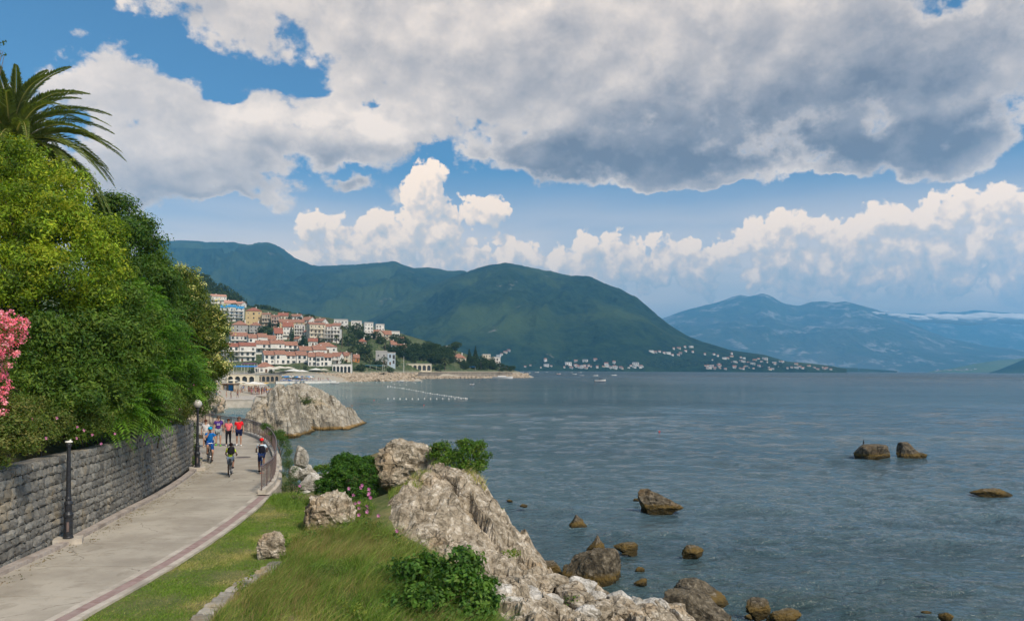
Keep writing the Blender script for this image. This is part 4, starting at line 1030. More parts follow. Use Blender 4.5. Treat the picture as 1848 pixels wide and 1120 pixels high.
# shrubs spilling over the wall, one by one
def shrub(name, label, cat, bl, ft, tints, seed, n_cl, n_per=18, size=.07, aspect=.45, spread=.12, extra=None, group=None, **k):
    return tree(name, label, cat, bl, ft, tints, seed, n_cl=n_cl, n_per=n_per, spread=spread, size=size, aspect=aspect, group=group, r0=.03, extra=extra, **k)
T_UND = [(.08, .125, .02), (.12, .155, .03), (.15, .16, .045), (.065, .105, .02)]
MAL = ((.62, .18, .46), (.72, .30, .55))
def mallow_at(px_list, size=.075):
    """single pink blooms, each five petals, at points on the shrub"""
    def f(rng, B, pts, nr):
        q = []
        base_ = np.array(mallow_at.base)
        for (a, b, D) in px_list: q.append(np.array(P(a, b, D)) - base_)
        q = np.array(q); V, C = [], []
        for c in q:
            for k in range(5):
                t = k * 2 * math.pi / 5 + rng.rand(); d = np.array([math.cos(t), -.35, math.sin(t)]); e = np.array([math.cos(t + .6), -.2, math.sin(t + .6)]); g_ = np.array([math.cos(t - .6), -.2, math.sin(t - .6)])
                V.append([c, c + e * size * .45, c + d * size * .62, c + g_ * size * .45]); C.append(MAL[rng.randint(2)])
        V = np.array(V).reshape(-1, 3); return [(V, np.arange(len(V)).reshape(-1, 4), np.repeat(np.array(C), 4, 0))]
    return f
def with_base(b): mallow_at.base = b; return b
specs = [
    ('shrub', 'tangled olive-green shrub hanging over the wall at the left edge', [E(-10, 800, 19.2, 50, 40), E(35, 790, 19.4, 40, 36), E(20, 745, 20.3, 50, 40)], 18, 20.5, T_UND, 21, 520, []),
    ('shrub', 'low shrub with mallow blooms spilling over the wall just left of the bare post', [E(72, 785, 22.2, 34, 28), E(100, 772, 23, 30, 32), E(60, 750, 23, 44, 30)], 75, 23.4, T_UND, 22, 480, [(24, 749, 21), (60, 755, 21.6), (103, 754, 22), (84, 790, 21.4), (24, 728, 21)]),
    ('shrub', 'shrub with pink mallow blooms spilling over the wall right behind the bare post', [E(148, 778, 24.6, 28, 20), E(168, 760, 25, 34, 28), E(125, 748, 24.6, 34, 28)], 145, 26, T_UND[:2] + T_MID[:1], 23, 420, [(152, 776, 23.9), (167, 784, 24.1), (139, 790, 23.9), (183, 800, 24.6), (140, 770, 23.9), (208, 782, 25)]),
    ('shrub', 'round green shrub on the wall top below the feathery ailanthus', [E(285, 755, 29.5, 30, 32), E(300, 725, 31, 34, 34), E(270, 735, 29.5, 26, 30)], 285, 31.6, T_MID + T_UND[:1], 24, 420, [(270, 676, 29), (282, 682, 29.2), (271, 720, 28.6)]),
    ('shrub', 'shrub strewn with mallow blooms on the wall top behind the globe lamp', [E(322, 735, 38.5, 26, 36), E(345, 705, 41, 28, 36), E(318, 762, 37.5, 18, 14)], 318, 40.5, T_UND[:3], 25, 520, [(306, 710, 37.5), (312, 719, 37.5), (330, 698, 38.5), (338, 708, 38.8), (345, 712, 38.8), (350, 694, 39.6), (340, 700, 38.8), (352, 705, 39.5), (316, 747, 37.2), (309, 760, 37), (324, 738, 37.2), (345, 690, 39.4)]),
    ('shrub', 'loose shrub with mallow blooms leaning out over the path above the globe lamp', [E(370, 712, 44, 20, 32), E(358, 738, 43.5, 16, 22), E(378, 690, 44, 14, 24)], 350, 46, T_MID[:1] + T_UND[:2], 26, 380, [(365, 690, 42.4), (372, 700, 42.4), (366, 712, 42.2), (376, 710, 42.6)]),
]
for nm, lab, bl, px_, D_, ti, sd_, n_, fl in specs:
    b_ = with_base(foot(px_, D_)); shrub(nm, lab, 'shrub', bl, b_, ti, sd_, n_, extra=mallow_at(fl) if fl else None, spread=.14, size=.085, jitter=1.0)
    if 'left edge' in lab: pass
tree('ivy', 'dark climber foot at the end of the stone wall behind the globe lamp', 'ivy', [E(350, 800, 41, 7, 22), E(352, 835, 40.3, 8, 18), E(347, 775, 41.5, 9, 18)], (P(350, 850, 41)[0], 41, ZP), T_DARK, 27, n_cl=120, n_per=16, spread=.09, size=.07, r0=.02)
# backdrop growth deeper on the bank so that no bare soil shows between the crowns
tree('hedge_tree', 'shaded thicket of mixed green bushes between the laurel and the wall top', 'shrub',
     [E(90, 420, 31, 80, 70), E(40, 350, 32, 50, 50), E(180, 500, 31, 40, 50), E(20, 760, 22.5, 60, 40), E(100, 765, 24.5, 60, 30), E(150, 700, 26.5, 70, 60), E(240, 690, 31, 60, 60), E(300, 690, 35, 50, 60), E(340, 690, 40, 30, 60), E(60, 560, 27.5, 90, 60), E(190, 590, 31, 70, 60), E(270, 610, 37, 50, 50), E(330, 650, 43, 40, 50)],
     foot(150, 30), T_DARK, 8, n_cl=1700, n_per=16, spread=.24, size=.17, aspect=.5, r0=.1, lumps=0)
tree('twiggy_tree', 'bare twiggy branch tips of a tree above the palm at the left edge', 'tree', [E(-2, 82, 30, 14, 16), E(3, 95, 30, 14, 8), E(-30, 90, 30, 30, 30)], foot(-60, 31), T_TOP, 9, n_cl=26, n_per=7, spread=.1, size=.12, r0=.1)

# ------------------------------------------------------------------ date palm
M_frond = leafmat('palm_leaf', .3, .4, 1.65)
def frond_mesh(seed, L=4.3, arch=.9):
    r = np.random.RandomState(seed); n = 58; V, Fq, C = [], [], []
    t = np.linspace(0, 1, n); cx_ = L * (t - .10 * t ** 3); cz_ = L * (.28 * t * (1 - t) * 1.6 - .42 * arch * t ** 2.2)
    pts = np.stack([cx_, .05 * L * r.normal() * t ** 2, cz_], 1)
    tan = np.gradient(pts, axis=0); tan /= np.linalg.norm(tan, axis=1)[:, None]
    up = np.cross(np.cross(tan, [0, 0, 1.0]), tan); up /= np.linalg.norm(up, axis=1)[:, None] + 1e-9; side = np.cross(tan, up)
    w = .035 * (1 - t) + .006
    for i in range(n - 1):                       # rib
        o = len(V); V += [pts[i] + side[i] * w[i], pts[i] - side[i] * w[i], pts[i + 1] - side[i + 1] * w[i + 1], pts[i + 1] + side[i + 1] * w[i + 1]]; Fq.append((o, o + 1, o + 2, o + 3)); C += [(.30, .27, .10)] * 4
        o = len(V); V += [pts[i] + up[i] * w[i] * .6, pts[i] - side[i] * w[i], pts[i + 1] - side[i + 1] * w[i + 1], pts[i + 1] + up[i + 1] * w[i + 1] * .6]; Fq.append((o, o + 1, o + 2, o + 3)); C += [(.30, .27, .10)] * 4
    for i in range(3, n):
        for s in (-1, 1):
            for sub in (0, .5):
                p0 = pts[i] - tan[i] * sub * L / n; ll = .52 * math.sin(math.pi * min(1, (.10 + .9 * t[i]) ** .75)) ** .5 * (1 - .45 * t[i]) + .05
                d = tan[i] * .75 + side[i] * s * .75 + up[i] * (.42 + r.normal() * .10); d /= np.linalg.norm(d)
                tip = p0 + d * ll * r.uniform(.85, 1.1) - np.array([0, 0, .16 * ll]); mid_ = p0 + d * ll * .45; ww = np.cross(d, up[i]) * .036
                o = len(V); V += [p0 - ww * .5, mid_ - ww, tip, mid_ + ww]; Fq.append((o, o + 1, o + 2, o + 3)); g_ = r.uniform(.75, 1.25)
                C += [(.105 * g_, .135 * g_, .035 * g_)] * 4
    me = mesh_np('frond', V, Fq, M_frond, colors=C); return me
fr = [frond_mesh(i, 3.9 + .3 * (i % 3), .55 + .16 * i) for i in range(6)]
fdry = frond_mesh(9, 3.3, 1.6); cl_ = fdry.color_attributes['tint']; arr = np.ones(len(fdry.vertices) * 4, np.float32).reshape(-1, 4); arr[:, :3] = np.array([.20, .15, .075]) * np.random.RandomState(2).uniform(.7, 1.2, (len(arr), 1)); cl_.data.foreach_set('color', arr.ravel())
def palm(loc, h, n, label, sc_=1.0, seed=0, name='palm_tree'):
    t = thing(name, label, 'palm tree', loc, 0); r = np.random.RandomState(seed)
    mb = MB(); k = 26; mb.tube([(0.02 * math.sin(i), .02 * math.cos(i * 2), h * i / k) for i in range(k + 1)], [(.36 + .035 * (i % 2) + (.12 if i > k - 4 else 0)) for i in range(k + 1)], 12); mb.build('trunk', BARK, t)
    for i in range(n):
        f_ = i / n; el_ = 1.28 - 1.95 * f_ ** .85 + r.normal() * .07; az_ = i * 2.39996 + r.normal() * .12
        me = fr[min(5, int(f_ * 6))] if f_ < .9 else fdry
        o = link('frond', me, t, (.25 * math.cos(az_), .25 * math.sin(az_), h + .25 - .5 * f_)); o.rotation_euler = Euler((r.normal() * .15, -el_, az_), 'XYZ'); o.scale = (sc_ * r.uniform(.9, 1.08),) * 3
    return t
px_, py_, D_ = 22, 258, 34.0
x, y, z_ = P(px_, py_, D_); hb_ = hill_h(x, y)
palm((x, y, hb_ - .2), z_ - hb_, 110, 'big date palm with arching dark fronds standing above the bank at the top left', 1.0, 4)

# ------------------------------------------------------------------ foreground bushes
tree('round_bush', 'dense rounded dark green bush between the path and the rocky crag', 'bush',
     [E(640, 860, 29.2, 48, 44), E(602, 880, 28.9, 34, 34), E(625, 898, 28.2, 50, 20), E(672, 850, 30, 20, 30), E(625, 850, 30.3, 36, 30), E(650, 895, 28.8, 36, 22), E(592, 898, 28.8, 20, 16), E(682, 870, 29.8, 10, 26)],
     at(640, 905, 29.6), [(.035, .10, .012), (.055, .14, .018), (.075, .17, .02), (.03, .075, .012)], 31, n_cl=1700, n_per=18, spread=.06, size=.085, aspect=.40, r0=.05, inner=.8, jitter=.45, lower=-.3)
tree('crag_bush', 'bright green bush on top of the rocky crag against the water', 'bush',
     [E(800, 820, 29.4, 26, 22), E(845, 818, 29.2, 26, 22), E(868, 828, 29.2, 16, 18), E(820, 840, 29, 34, 20), E(790, 810, 29.5, 14, 12), E(850, 845, 28.9, 28, 18), E(838, 800, 29.3, 12, 8), E(868, 808, 29.3, 12, 12)],
     at(830, 868, 29), [(.07, .15, .018), (.095, .185, .02), (.05, .11, .016), (.11, .16, .03)], 32, n_cl=560, n_per=16, spread=.10, size=.085, aspect=.5, r0=.04, jitter=.9)
T_FIG = [(.05, .12, .018), (.07, .155, .022), (.095, .185, .028), (.035, .08, .014)]
tree('fig_bush', 'lush dark green fig bush in front of the pale rock face at the bottom', 'bush',
     [E(770, 1040, 18.5, 55, 42), E(840, 1010, 18.3, 28, 30), E(820, 1060, 17.8, 60, 45), E(860, 1095, 17.4, 40, 40), E(760, 1100, 17.2, 60, 40), E(720, 1090, 17.6, 40, 40), E(800, 1130, 16.9, 80, 40), E(740, 1030, 18.6, 30, 24), E(878, 1060, 17.8, 16, 20)],
     at(800, 1110, 18.2), T_FIG, 33, n_cl=560, n_per=22, spread=.14, size=.115, aspect=.62, r0=.05, jitter=.8)
tree('shore_shrub', 'feathery grey-green shrub growing outside the near end of the parapet', 'shrub',
     [E(522, 850, 35.5, 12, 22), E(527, 880, 33.8, 16, 20), E(540, 900, 32.5, 18, 12), E(516, 830, 38, 9, 18)], at(525, 895, 34), [(.06, .11, .03), (.09, .14, .05), (.05, .09, .03)], 34, n_cl=240, n_per=22, spread=.10, size=.07, aspect=.25, r0=.03)
tree('shore_shrub', 'green shrub leaning through the railing where the promenade bends', 'shrub',
     [E(498, 785, 48, 14, 14), E(512, 795, 46, 10, 14), E(482, 773, 52, 12, 9), E(520, 812, 44, 7, 12)], (P(508, 800, 47)[0], 47, 2.4), [(.05, .11, .02), (.08, .14, .03)], 35, n_cl=200, n_per=20, spread=.12, size=.09, aspect=.3, r0=.03)
tree('shore_shrub', 'small dark shrub among the white boulders below the parapet', 'shrub', [E(578, 845, 40, 16, 6), E(590, 842, 40, 8, 5)], at(582, 852, 40), T_MID, 36, n_cl=60, n_per=16, spread=.1, size=.08, r0=.02)

# pink mallow plants: stems with blooms
def mallow(name, label, stems, seed, D):
    r = np.random.RandomState(seed); x0, y0, z0 = P(*stems[0][:2], D); t = thing(name, label, 'flower', (x0, y0, z0))
    for (bx, by, tx_, ty_, fl) in stems:
        a = Vector(P(bx, by, D)) - Vector((x0, y0, z0)); b = Vector(P(tx_, ty_, D + r.uniform(-.3, .1))) - Vector((x0, y0, z0)); m = a.lerp(b, .5) + Vector((.03, 0, .02))
        MB().tube([a, m, b], [.009, .007, .004], 4).build('stem', M_stem, t)
        V, C = [], []
        for k in range(26):
            c = a.lerp(b, r.uniform(0, .8)) + Vector(r.normal(size=3) * .07); n_ = r.normal(size=3); n_ /= np.linalg.norm(n_); d = np.cross(n_, r.normal(size=3)); d /= np.linalg.norm(d); w = np.cross(n_, d); s = .05
            c = np.array(c); V += [c - d * s, c + w * s * .7, c + d * s, c - w * s * .7]; C += [(.06, .12, .02)] * 4
        link('leaves', mesh_np('leaves', V, np.arange(len(V)).reshape(-1, 4), LEAF, colors=C), t)
        for f_ in fl:
            c = np.array(a.lerp(b, f_)) + r.normal(size=3) * .03; V, C = [], []
            for k in range(5):
                th = k * 1.2566 + r.rand() * .3; s = .062; R_ = [np.array([math.cos(q_), -.45, math.sin(q_)]) for q_ in (th + .55, th, th - .55)]
                V += [c, c + R_[0] * s * .75, c + R_[1] * s, c + R_[2] * s * .75]; C += [MAL[r.randint(2)]] * 4
            link('bloom', mesh_np('bloom', V, np.arange(len(V)).reshape(-1, 4), FLOWER, colors=C), t)
M_stem = plain('stem_green', (.10, .15, .05))
mallow('mallow', 'pink-flowered mallow plant in front of the round bush beside the crag', [(650, 950, 632, 882, (1.0, .85, .6)), (655, 950, 652, 874, (1.0, .92)), (662, 955, 668, 882, (1.0, .9, .78)), (655, 955, 663, 912, (1.0, .9, .7)), (652, 955, 650, 908, (1, .8)), (660, 960, 667, 890, (1, .9))], 1, 25.6)
mallow('mallow', 'few low mallow blooms just below the taller mallow plant', [(655, 975, 649, 924, (1.0, .9)), (670, 975, 662, 926, (1.0,)), (690, 975, 682, 931, (1.0,)), (620, 960, 617, 931, (1.0,))], 2, 24.4)
mallow('mallow', 'single mallow stem beside the white boulders at the lawn corner', [(562, 915, 565, 897, (1.0, .8)), (540, 890, 542, 876, (1.0,))], 3, 29.8)
mallow('mallow', 'single pale mallow bloom at the foot of the grey rock face', [(712, 985, 716, 956, (1.0,))], 4, 22.8)

# ------------------------------------------------------------------ grass
def blades(name, x, y, z_, L, lean, w, tints, seed, segs=2, parent=None, lay=.5):
    r = np.random.RandomState(seed); n_ = len(x); base_ = np.stack([x, y, z_], 1); az_ = r.uniform(0, 6.283, n_)
    d = np.stack([np.cos(az_), np.sin(az_), np.zeros(n_)], 1) * lay + np.array(lean); ll = L * r.uniform(.55, 1.25, n_)
    wv = np.stack([-np.sin(az_ + 1), np.cos(az_ + 1), np.zeros(n_)], 1) * (w * r.uniform(.7, 1.3, n_))[:, None]
    V = []; 
    for k in range(segs + 1):
        t = k / segs; c = base_ + np.array([0, 0, 1]) * (ll * (t - .28 * t * t))[:, None] + d * (ll * t * t)[:, None]; q_ = (1 - t) ** .8
        V += [c - wv * q_, c + wv * q_]
    V = np.stack(V, 1); m = V.shape[1]; i = np.arange(n_)[:, None] * m; Fq = np.concatenate([np.hstack([i + 2 * k, i + 2 * k + 1, i + 2 * k + 3, i + 2 * k + 2]) for k in range(segs)])
    ti = np.array(tints); sel = ti[np.clip((fbm(v3(x * .55, y * .55), 3) * 1.6 + r.normal(size=n_) * .28 + .5) * len(ti), 0, len(ti) - 1).astype(int)] * r.uniform(.75, 1.25, (n_, 1))
    return tag(link(name, mesh_np(name, V.reshape(-1, 3), Fq, LEAF, colors=np.repeat(sel, m, 0)), parent), kind='stuff')
def scatter(poly, dens, seed):
    p_ = np.array(poly)[:, :2]; r = np.random.RandomState(seed); lo, hi = p_.min(0), p_.max(0); n_ = int((hi - lo).prod() * dens); q = r.uniform(lo, hi, (n_, 2)); k = inpoly(poly, q[:, 0], q[:, 1]); return q[k]
RO = [(x, y) for x, y, _ in offset(RE, .66)]
LWo = [(x, y) for x, y, _ in offset(LW, -.2)]
lawn = RO[3:] + [at(512, 905, 30)[:2], at(560, 905, 30)[:2], at(600, 930, 27.5)[:2], at(560, 960, 24.6)[:2], at(530, 985, 21.8)[:2]] + LWo + [(-6, 9)]
q = scatter(lawn, 3200, 1)
blades('lawn', q[:, 0], q[:, 1], ground_h(q[:, 0], q[:, 1]) - .03 + .0, .085, (.1, 0, 0), .009, [(.42, .37, .15), (.28, .29, .08), (.17, .25, .035), (.14, .25, .03), (.115, .22, .026), (.18, .27, .035)], 1, 1, lay=.7)
tall = [at(500, 1010, 20.2)[:2], at(560, 955, 24.6)[:2], at(610, 955, 24.8)[:2], at(640, 945, 25.5)[:2], at(700, 965, 24.4)[:2], at(765, 1000, 22.8)[:2], at(850, 1010, 21.2)[:2], at(880, 1080, 18.8)[:2], (.1, 16), (1, 12), (-5, 12), (-5.8, 14.5), at(400, 1100, 16.8)[:2]]
q = scatter(tall, 520, 2); LWr = np.array(offset(LW, .25)); ok = polydist(LW, q[:, 0], q[:, 1]) > .22; q = q[ok]
T_GR = [(.46, .39, .18), (.34, .33, .12), (.24, .28, .065), (.16, .24, .045), (.13, .22, .036), (.22, .29, .06), (.11, .19, .032)]
zg = ground_h(q[:, 0], q[:, 1])
blades('tall_grass', q[:, 0], q[:, 1], zg - .05, .26 + .42 * np.clip(fbm(v3(q[:, 0] * 1.3, q[:, 1] * 1.3), 3) * 1.8 + .45, 0, 1), (.26, -.06, 0), .009, T_GR[1:] + T_GR[3:], 2, 3, lay=.5)
k = np.random.RandomState(5).rand(len(q)) < .30 * np.clip(fbm(v3(q[:, 0] * .5 + 9, q[:, 1] * .5), 2) * 2 + .7, 0, 1.4)
blades('dry_grass', q[k, 0], q[k, 1], zg[k] - .05, .80, (.42, -.1, 0), .0045, [(.36, .27, .13), (.28, .22, .10), (.20, .19, .07)], 3, 3, lay=.22)
low_bits = [[at(700, 905, 28)[:2], at(745, 880, 29.3)[:2], at(800, 875, 29)[:2], at(760, 930, 26.5)[:2], at(700, 930, 26.5)[:2]], [at(830, 880, 28.4)[:2], at(880, 860, 29)[:2], at(875, 905, 27.5)[:2], at(850, 920, 27)[:2]], [at(690, 812, 32)[:2], at(790, 812, 31.6)[:2], at(800, 840, 31)[:2], at(700, 850, 31)[:2]], [at(590, 930, 27.4)[:2], at(640, 915, 28.4)[:2], at(680, 940, 26)[:2], at(640, 965, 24.6)[:2]]]
for i_, pl in enumerate(low_bits):
    q = scatter(pl, 420, 10 + i_); ix = np.clip(((q[:, 0] + 6) / .07).astype(int), 0, RX.shape[1] - 1); iy = np.clip(((q[:, 1] - 12) / .07).astype(int), 0, RX.shape[0] - 1)
    zz = np.maximum(ground_h(q[:, 0], q[:, 1]), np.where(dd[iy, ix] > -.3, RZ[iy, ix], -9)) - .03
    blades('dry_grass' if i_ < 3 else 'tall_grass', q[:, 0], q[:, 1], zz, .30, (.2, 0, 0), .008, T_GR[:4] if i_ < 3 else T_GR[2:], 20 + i_, 2, lay=.45)
q = scatter([(x, y) for x, y in [at(488, 905, 31)[:2], at(520, 880, 33)[:2], at(560, 905, 30)[:2], at(540, 925, 28)[:2], at(500, 930, 27.4)[:2]]], 500, 9)
blades('verge_grass', q[:, 0], q[:, 1], ground_h(q[:, 0], q[:, 1]) - .03, .22, (.1, 0, 0), .008, T_GR[2:], 30, 2, lay=.5)

# leafy weeds in the long grass and on the crag
wr = np.random.RandomState(77)
WEED = [('broad-leaved weed clump at the edge of the lawn below the pitted boulder', 560, 985, 22.6), ('yellow-green weed clump at the right foot of the pitted boulder', 612, 975, 23.6), ('leafy weed clump in the long grass nearest the low wall', 470, 1085, 17.4), ('leafy weed clump half way between low wall and fig bush', 590, 1060, 18.6),
        ('dark weed clump in front of the fig bush at the bottom edge', 640, 1112, 16.2), ('weed clump between the mallow and the grey rock face', 690, 990, 23), ('weed clump left of the fig bush', 690, 1050, 19.2), ('small weed clump behind the small lawn boulder', 510, 990, 21.8),
        ('green tuft on the slope of the crag below the bright bush', 722, 905, 27.6), ('tiny green tuft on the outer edge of the crag', 900, 925, 26.8), ('tiny green tuft low on the crag near the rubble', 925, 1005, 24.6), ('green tuft among the rubble stones, the left one', 970, 1100, 21), ('green tuft among the rubble stones, the right one', 1030, 1085, 22.6)]
for i, (lab, px_, py_, D_) in enumerate(WEED):
    s_ = .22 if i < 8 else .12; x, y, z_ = P(px_, py_, D_); z_ = float(ground_h(np.array([x]), np.array([y]))[0]) if i < 8 else z_; n_ = 26 if i < 8 else 14
    t = thing('weed_clump', lab, 'plant', (x, y, z_)); pts = wr.normal(size=(n_, 3)) * [s_, s_, s_ * .5] + [0, 0, s_ * .7]
    V_, F_, C_ = leaf_cloud(wr, pts, np.tile([0, -.2, 1.0], (n_, 1)), 14, .07, .075, .5, [(.13, .20, .03), (.10, .18, .025), (.18, .22, .04)] if i % 3 else [(.08, .15, .025), (.10, .17, .03)], jitter=.9)
    link('foliage', mesh_np('foliage', V_, F_, LEAF, colors=C_), t)
# ================================================================== ROCKS
boulder('crag', 'big pale limestone knob on top of the crag behind the round bush', 'rock', 737, 882, 29.6, 100, 80, 5, depth=.9, tilt=(.4, .5, 0), rough=.20, fine=.08, rz=.3)
boulder('crag', 'upper end of the long jagged crag, the pale shoulder below the bright bush', 'rock', 818, 905, 27.6, 110, 52, 12, depth=.8, tilt=(.3, .9, 0), rough=.22, fine=.08, rz=-.3)
boulder('boulder', 'pitted pale boulder at the edge of the lawn below the round bush', 'rock', 590, 962, 24.4, 84, 62, 7, depth=.8, rough=.22, fine=.10, rz=.2)
boulder('boulder', 'small upright pitted boulder on the mown lawn by the end of the low wall', 'rock', 484, 1012, 20.6, 46, 46, 3, depth=.8, rough=.2, fine=.09)
M_white = rockmat('white_limestone', (.24, .22, .18), (.48, .45, .40), (.68, .65, .60), (.42, .36, .28))
for (px_, py_, D_, w, h, sd_, lab) in [(540, 842, 41, 26, 36, 31, 'pointed upright white boulder nearest the water below the parapet'), (556, 868, 37, 34, 26, 32, 'broad white boulder in the middle of the heap below the parapet'), (562, 892, 33.4, 46, 34, 33, 'largest split white boulder beside the round bush'),
                                       (532, 866, 37.6, 26, 24, 34, 'tilted white boulder against the shrubs of the parapet'), (548, 905, 31.8, 30, 18, 35, 'low grey boulder at the corner of the lawn'), (590, 868, 36.5, 40, 14, 36, 'flat brown slab behind the round bush'), (552, 850, 41.5, 18, 12, 37, 'small dark stone beside the pointed white boulder'), (575, 900, 31.8, 16, 14, 38, 'small pale stone wedged against the round bush')]:
    boulder('boulder', lab, 'rock', px_, py_, D_, w, h, sd_, m=M_white, group='white boulders on the shore below the parapet', rough=.08, fine=.03, cuts=10, sub=4)
# rocks standing in the sea: (px, waterline py, w, h, label)
SEA = [(572, 782, 132, 62, 'steep', None)]
def searock(px_, py_, w, h, sd_, lab, m=M_searock, depth=.8, **k):
    k.setdefault('sub', 5); k.setdefault('cuts', 24); k.setdefault('rough', .10); k.setdefault('fine', .035); k.setdefault('rz', (sd_ * 1.7) % 1.2 - .6)
    return boulder('sea_rock', lab, 'rock', px_, py_, None, w, h, sd_, m=m, group='rocks standing in the sea', depth=depth, zb=-.02, sink=.35, **k)
def bigrock(px_l, px_r, py_base, prof, label, seed, depth, lean=.25):
    """a large islet whose skyline follows prof [(fraction, px height)]"""
    x0, y0, _ = G(px_l, py_base, 0); x1 = G(px_r, py_base, 0)[0]; s = y0 / F; n_, m_ = 130, 90
    u = np.linspace(-.12, 1.12, n_); v = np.linspace(-.15, 1.1, m_); U, V_ = np.meshgrid(u, v)
    pf = np.array(prof); H_ = np.interp(np.clip(U, 0, 1), pf[:, 0], pf[:, 1]) * s
    e = np.clip(np.minimum(U + .04, 1.04 - U) * 6, -1, 1); fr_ = np.sqrt(np.clip(V_ / .42, 0, 1)) * np.where(V_ < .42, 1, np.clip(1 - ((V_ - .42) / .6), 0, 1) ** .6)
    Xr = x0 + U * (x1 - x0); Yr = y0 + V_ * depth + .35 * H_ * 0
    q_ = v3(Xr * .22, Yr * .22, H_ * .1 + seed)
    Zr = H_ * fr_ * np.sign(e) * np.abs(e) ** .5 + (np.where(fr_ <= 0, -2, 0))
    jag = fbm(q_ * 1.4, 5, .58, ridged=True).reshape(Xr.shape); st = np.abs(((Xr * .5 + Zr * .55 + fbm(q_, 3).reshape(Xr.shape) * 1.8) % 1) - .5) * 2
    b1, e1 = blocks_h(Xr * .9 + Zr * .5 + .6 * fbm(q_, 2).reshape(Xr.shape), Yr * .7 - Zr * .9, 2.3, seed, .5, .5); b2, e2 = blocks_h(Xr + Zr * .3, Yr * .7 - Zr * .8, .85, seed + 5, .5, .5); Zr = Zr + (fr_ > 0) * np.clip(e, 0, 1) * (b1 * .6 + b2 * .5 - .3 * np.clip(1 - e1 * 8, 0, 1))
    Zr = Zr * (1 + .10 * (jag - .3)) + (fr_ > 0) * (.35 * (jag - .35) + .2 * st - .1) * np.clip(e, 0, 1); Zr = np.where(e < 0, -2, Zr)
    Xr = Xr + .4 * fbm(q_ * 2 + 3, 4).reshape(Xr.shape); Yr = Yr - .5 * fbm(np.c_[q_[:, 0] * 2, Zr.ravel() * .5, q_[:, 2]], 4, .6, ridged=True).reshape(Xr.shape) - .3 * st
    me = grid_mesh('sea_stack', Xr, Yr, Zr, M_islet, smooth=False); return tag(link('sea_stack', me), label, 'rock', 'large limestone islets off the promenade')
M_islet = rockmat('islet_stone', (.17, .145, .11), (.36, .32, .25), (.54, .50, .43), (.40, .30, .17), wet=((.27, .17, .06), .5), scale=.42)
bigrock(424, 536, 786, [(0, 26), (.08, 46), (.25, 64), (.5, 80), (.68, 88), (.8, 86), (.92, 70), (1, 40)], 'large craggy limestone islet just outside the railing, left of its rounder neighbour', 1, 9)
bigrock(496, 628, 773, [(0, 66), (.08, 76), (.22, 76), (.4, 70), (.55, 60), (.75, 50), (.88, 38), (.97, 22), (1, 14)], 'larger rounded limestone islet with green tufts, sloping down to the sea', 2, 14)
FLAT = searock(1573, 824, 62, 36, 41, 'wide flat-topped rock with a cormorant, left of a pair out at sea', m=M_searock, rough=.06, cuts=6, zmax=.62)
searock(1645, 824, 40, 36, 42, 'narrower split rock, right of the pair out at sea', rough=.08, cuts=8, zmax=.75)
searock(1665, 824, 22, 12, 43, 'low brown stump leaning on the narrower rock out at sea')
searock(1797, 893, 68, 16, 44, 'low dark reef nearest the right edge of the photo', rough=.1)
searock(1192, 921, 74, 56, 45, 'long wedge rock pointing up to the left, alone in the bay', rough=.08, slope=.85, rz=.1)
searock(1150, 903, 16, 5, 46, 'tiny awash rock just left of the wedge rock', sub=3)
searock(1042, 951, 42, 27, 47, 'small conical rock alone between crag and wedge rock', peak=.6)
searock(1078, 992, 40, 30, 48, 'pointed dark rock right behind the largest boulder in the water', peak=.75)
searock(1134, 992, 42, 18, 49, 'two-humped brown rock right of the pointed one')
searock(1252, 1001, 52, 23, 50, 'dark rock with a flat right side, alone right of the two-humped one', peak=.35)
searock(1083, 1048, 104, 96, 51, 'largest grey boulder standing in the water close to the crag', rough=.10, cuts=9, depth=.75, slope=.25, rz=0)
searock(985, 1036, 60, 26, 52, 'long dark boulder against the foot of the crag', rough=.1)
searock(1030, 1040, 36, 22, 53, 'ochre boulder wedged left of the largest grey one')
searock(1028, 1060, 38, 26, 54, 'grey egg-shaped boulder in front of the ochre one')
searock(1052, 1062, 24, 18, 55, 'mossy ochre stone at the foot of the largest grey boulder', sub=4)
searock(1075, 1060, 24, 10, 56, 'small ochre stone in the shadow of the largest grey boulder', sub=4)
searock(1155, 1032, 20, 12, 57, 'small ochre stone right of the largest grey boulder', sub=4)
searock(1159, 1054, 24, 14, 58, 'small round stone below the other little ochre one', sub=4)
searock(1128, 1001, 16, 3, 59, 'awash stone in front of the two-humped rock', sub=3)
searock(1082, 1082, 34, 18, 60, 'dark stone between crag foot and open water', sub=4)
searock(1106, 1092, 24, 14, 61, 'brown stone touching the pale rubble at the bottom', sub=4)
searock(1268, 1092, 84, 60, 62, 'tilted dark slab, rear one of the two big slabs at the bottom', rough=.06, slope=.6, rz=.1, cuts=10)
searock(1255, 1140, 130, 110, 63, 'tilted dark slab, front one of the two big slabs at the bottom', rough=.06, slope=.55, rz=-.1, cuts=10)
searock(1372, 1108, 56, 26, 64, 'brown rock at the bottom edge right of the slabs')
searock(1415, 1122, 60, 26, 65, 'flat brown reef joined to the bottom edge of the photo')
searock(1352, 1115, 16, 8, 66, 'brown fin beside the bottom-edge rock', sub=3)
searock(1710, 1118, 36, 12, 67, 'two small brown stones awash near the bottom right', sub=4)
searock(1673, 1106, 18, 4, 68, 'tiny brown stone awash left of the bottom-right ones', sub=3)
searock(920, 905, 16, 4, 69, 'awash brown stone just off the crag', sub=3)
searock(945, 914, 18, 5, 70, 'second awash brown stone off the crag, farther out', sub=3)
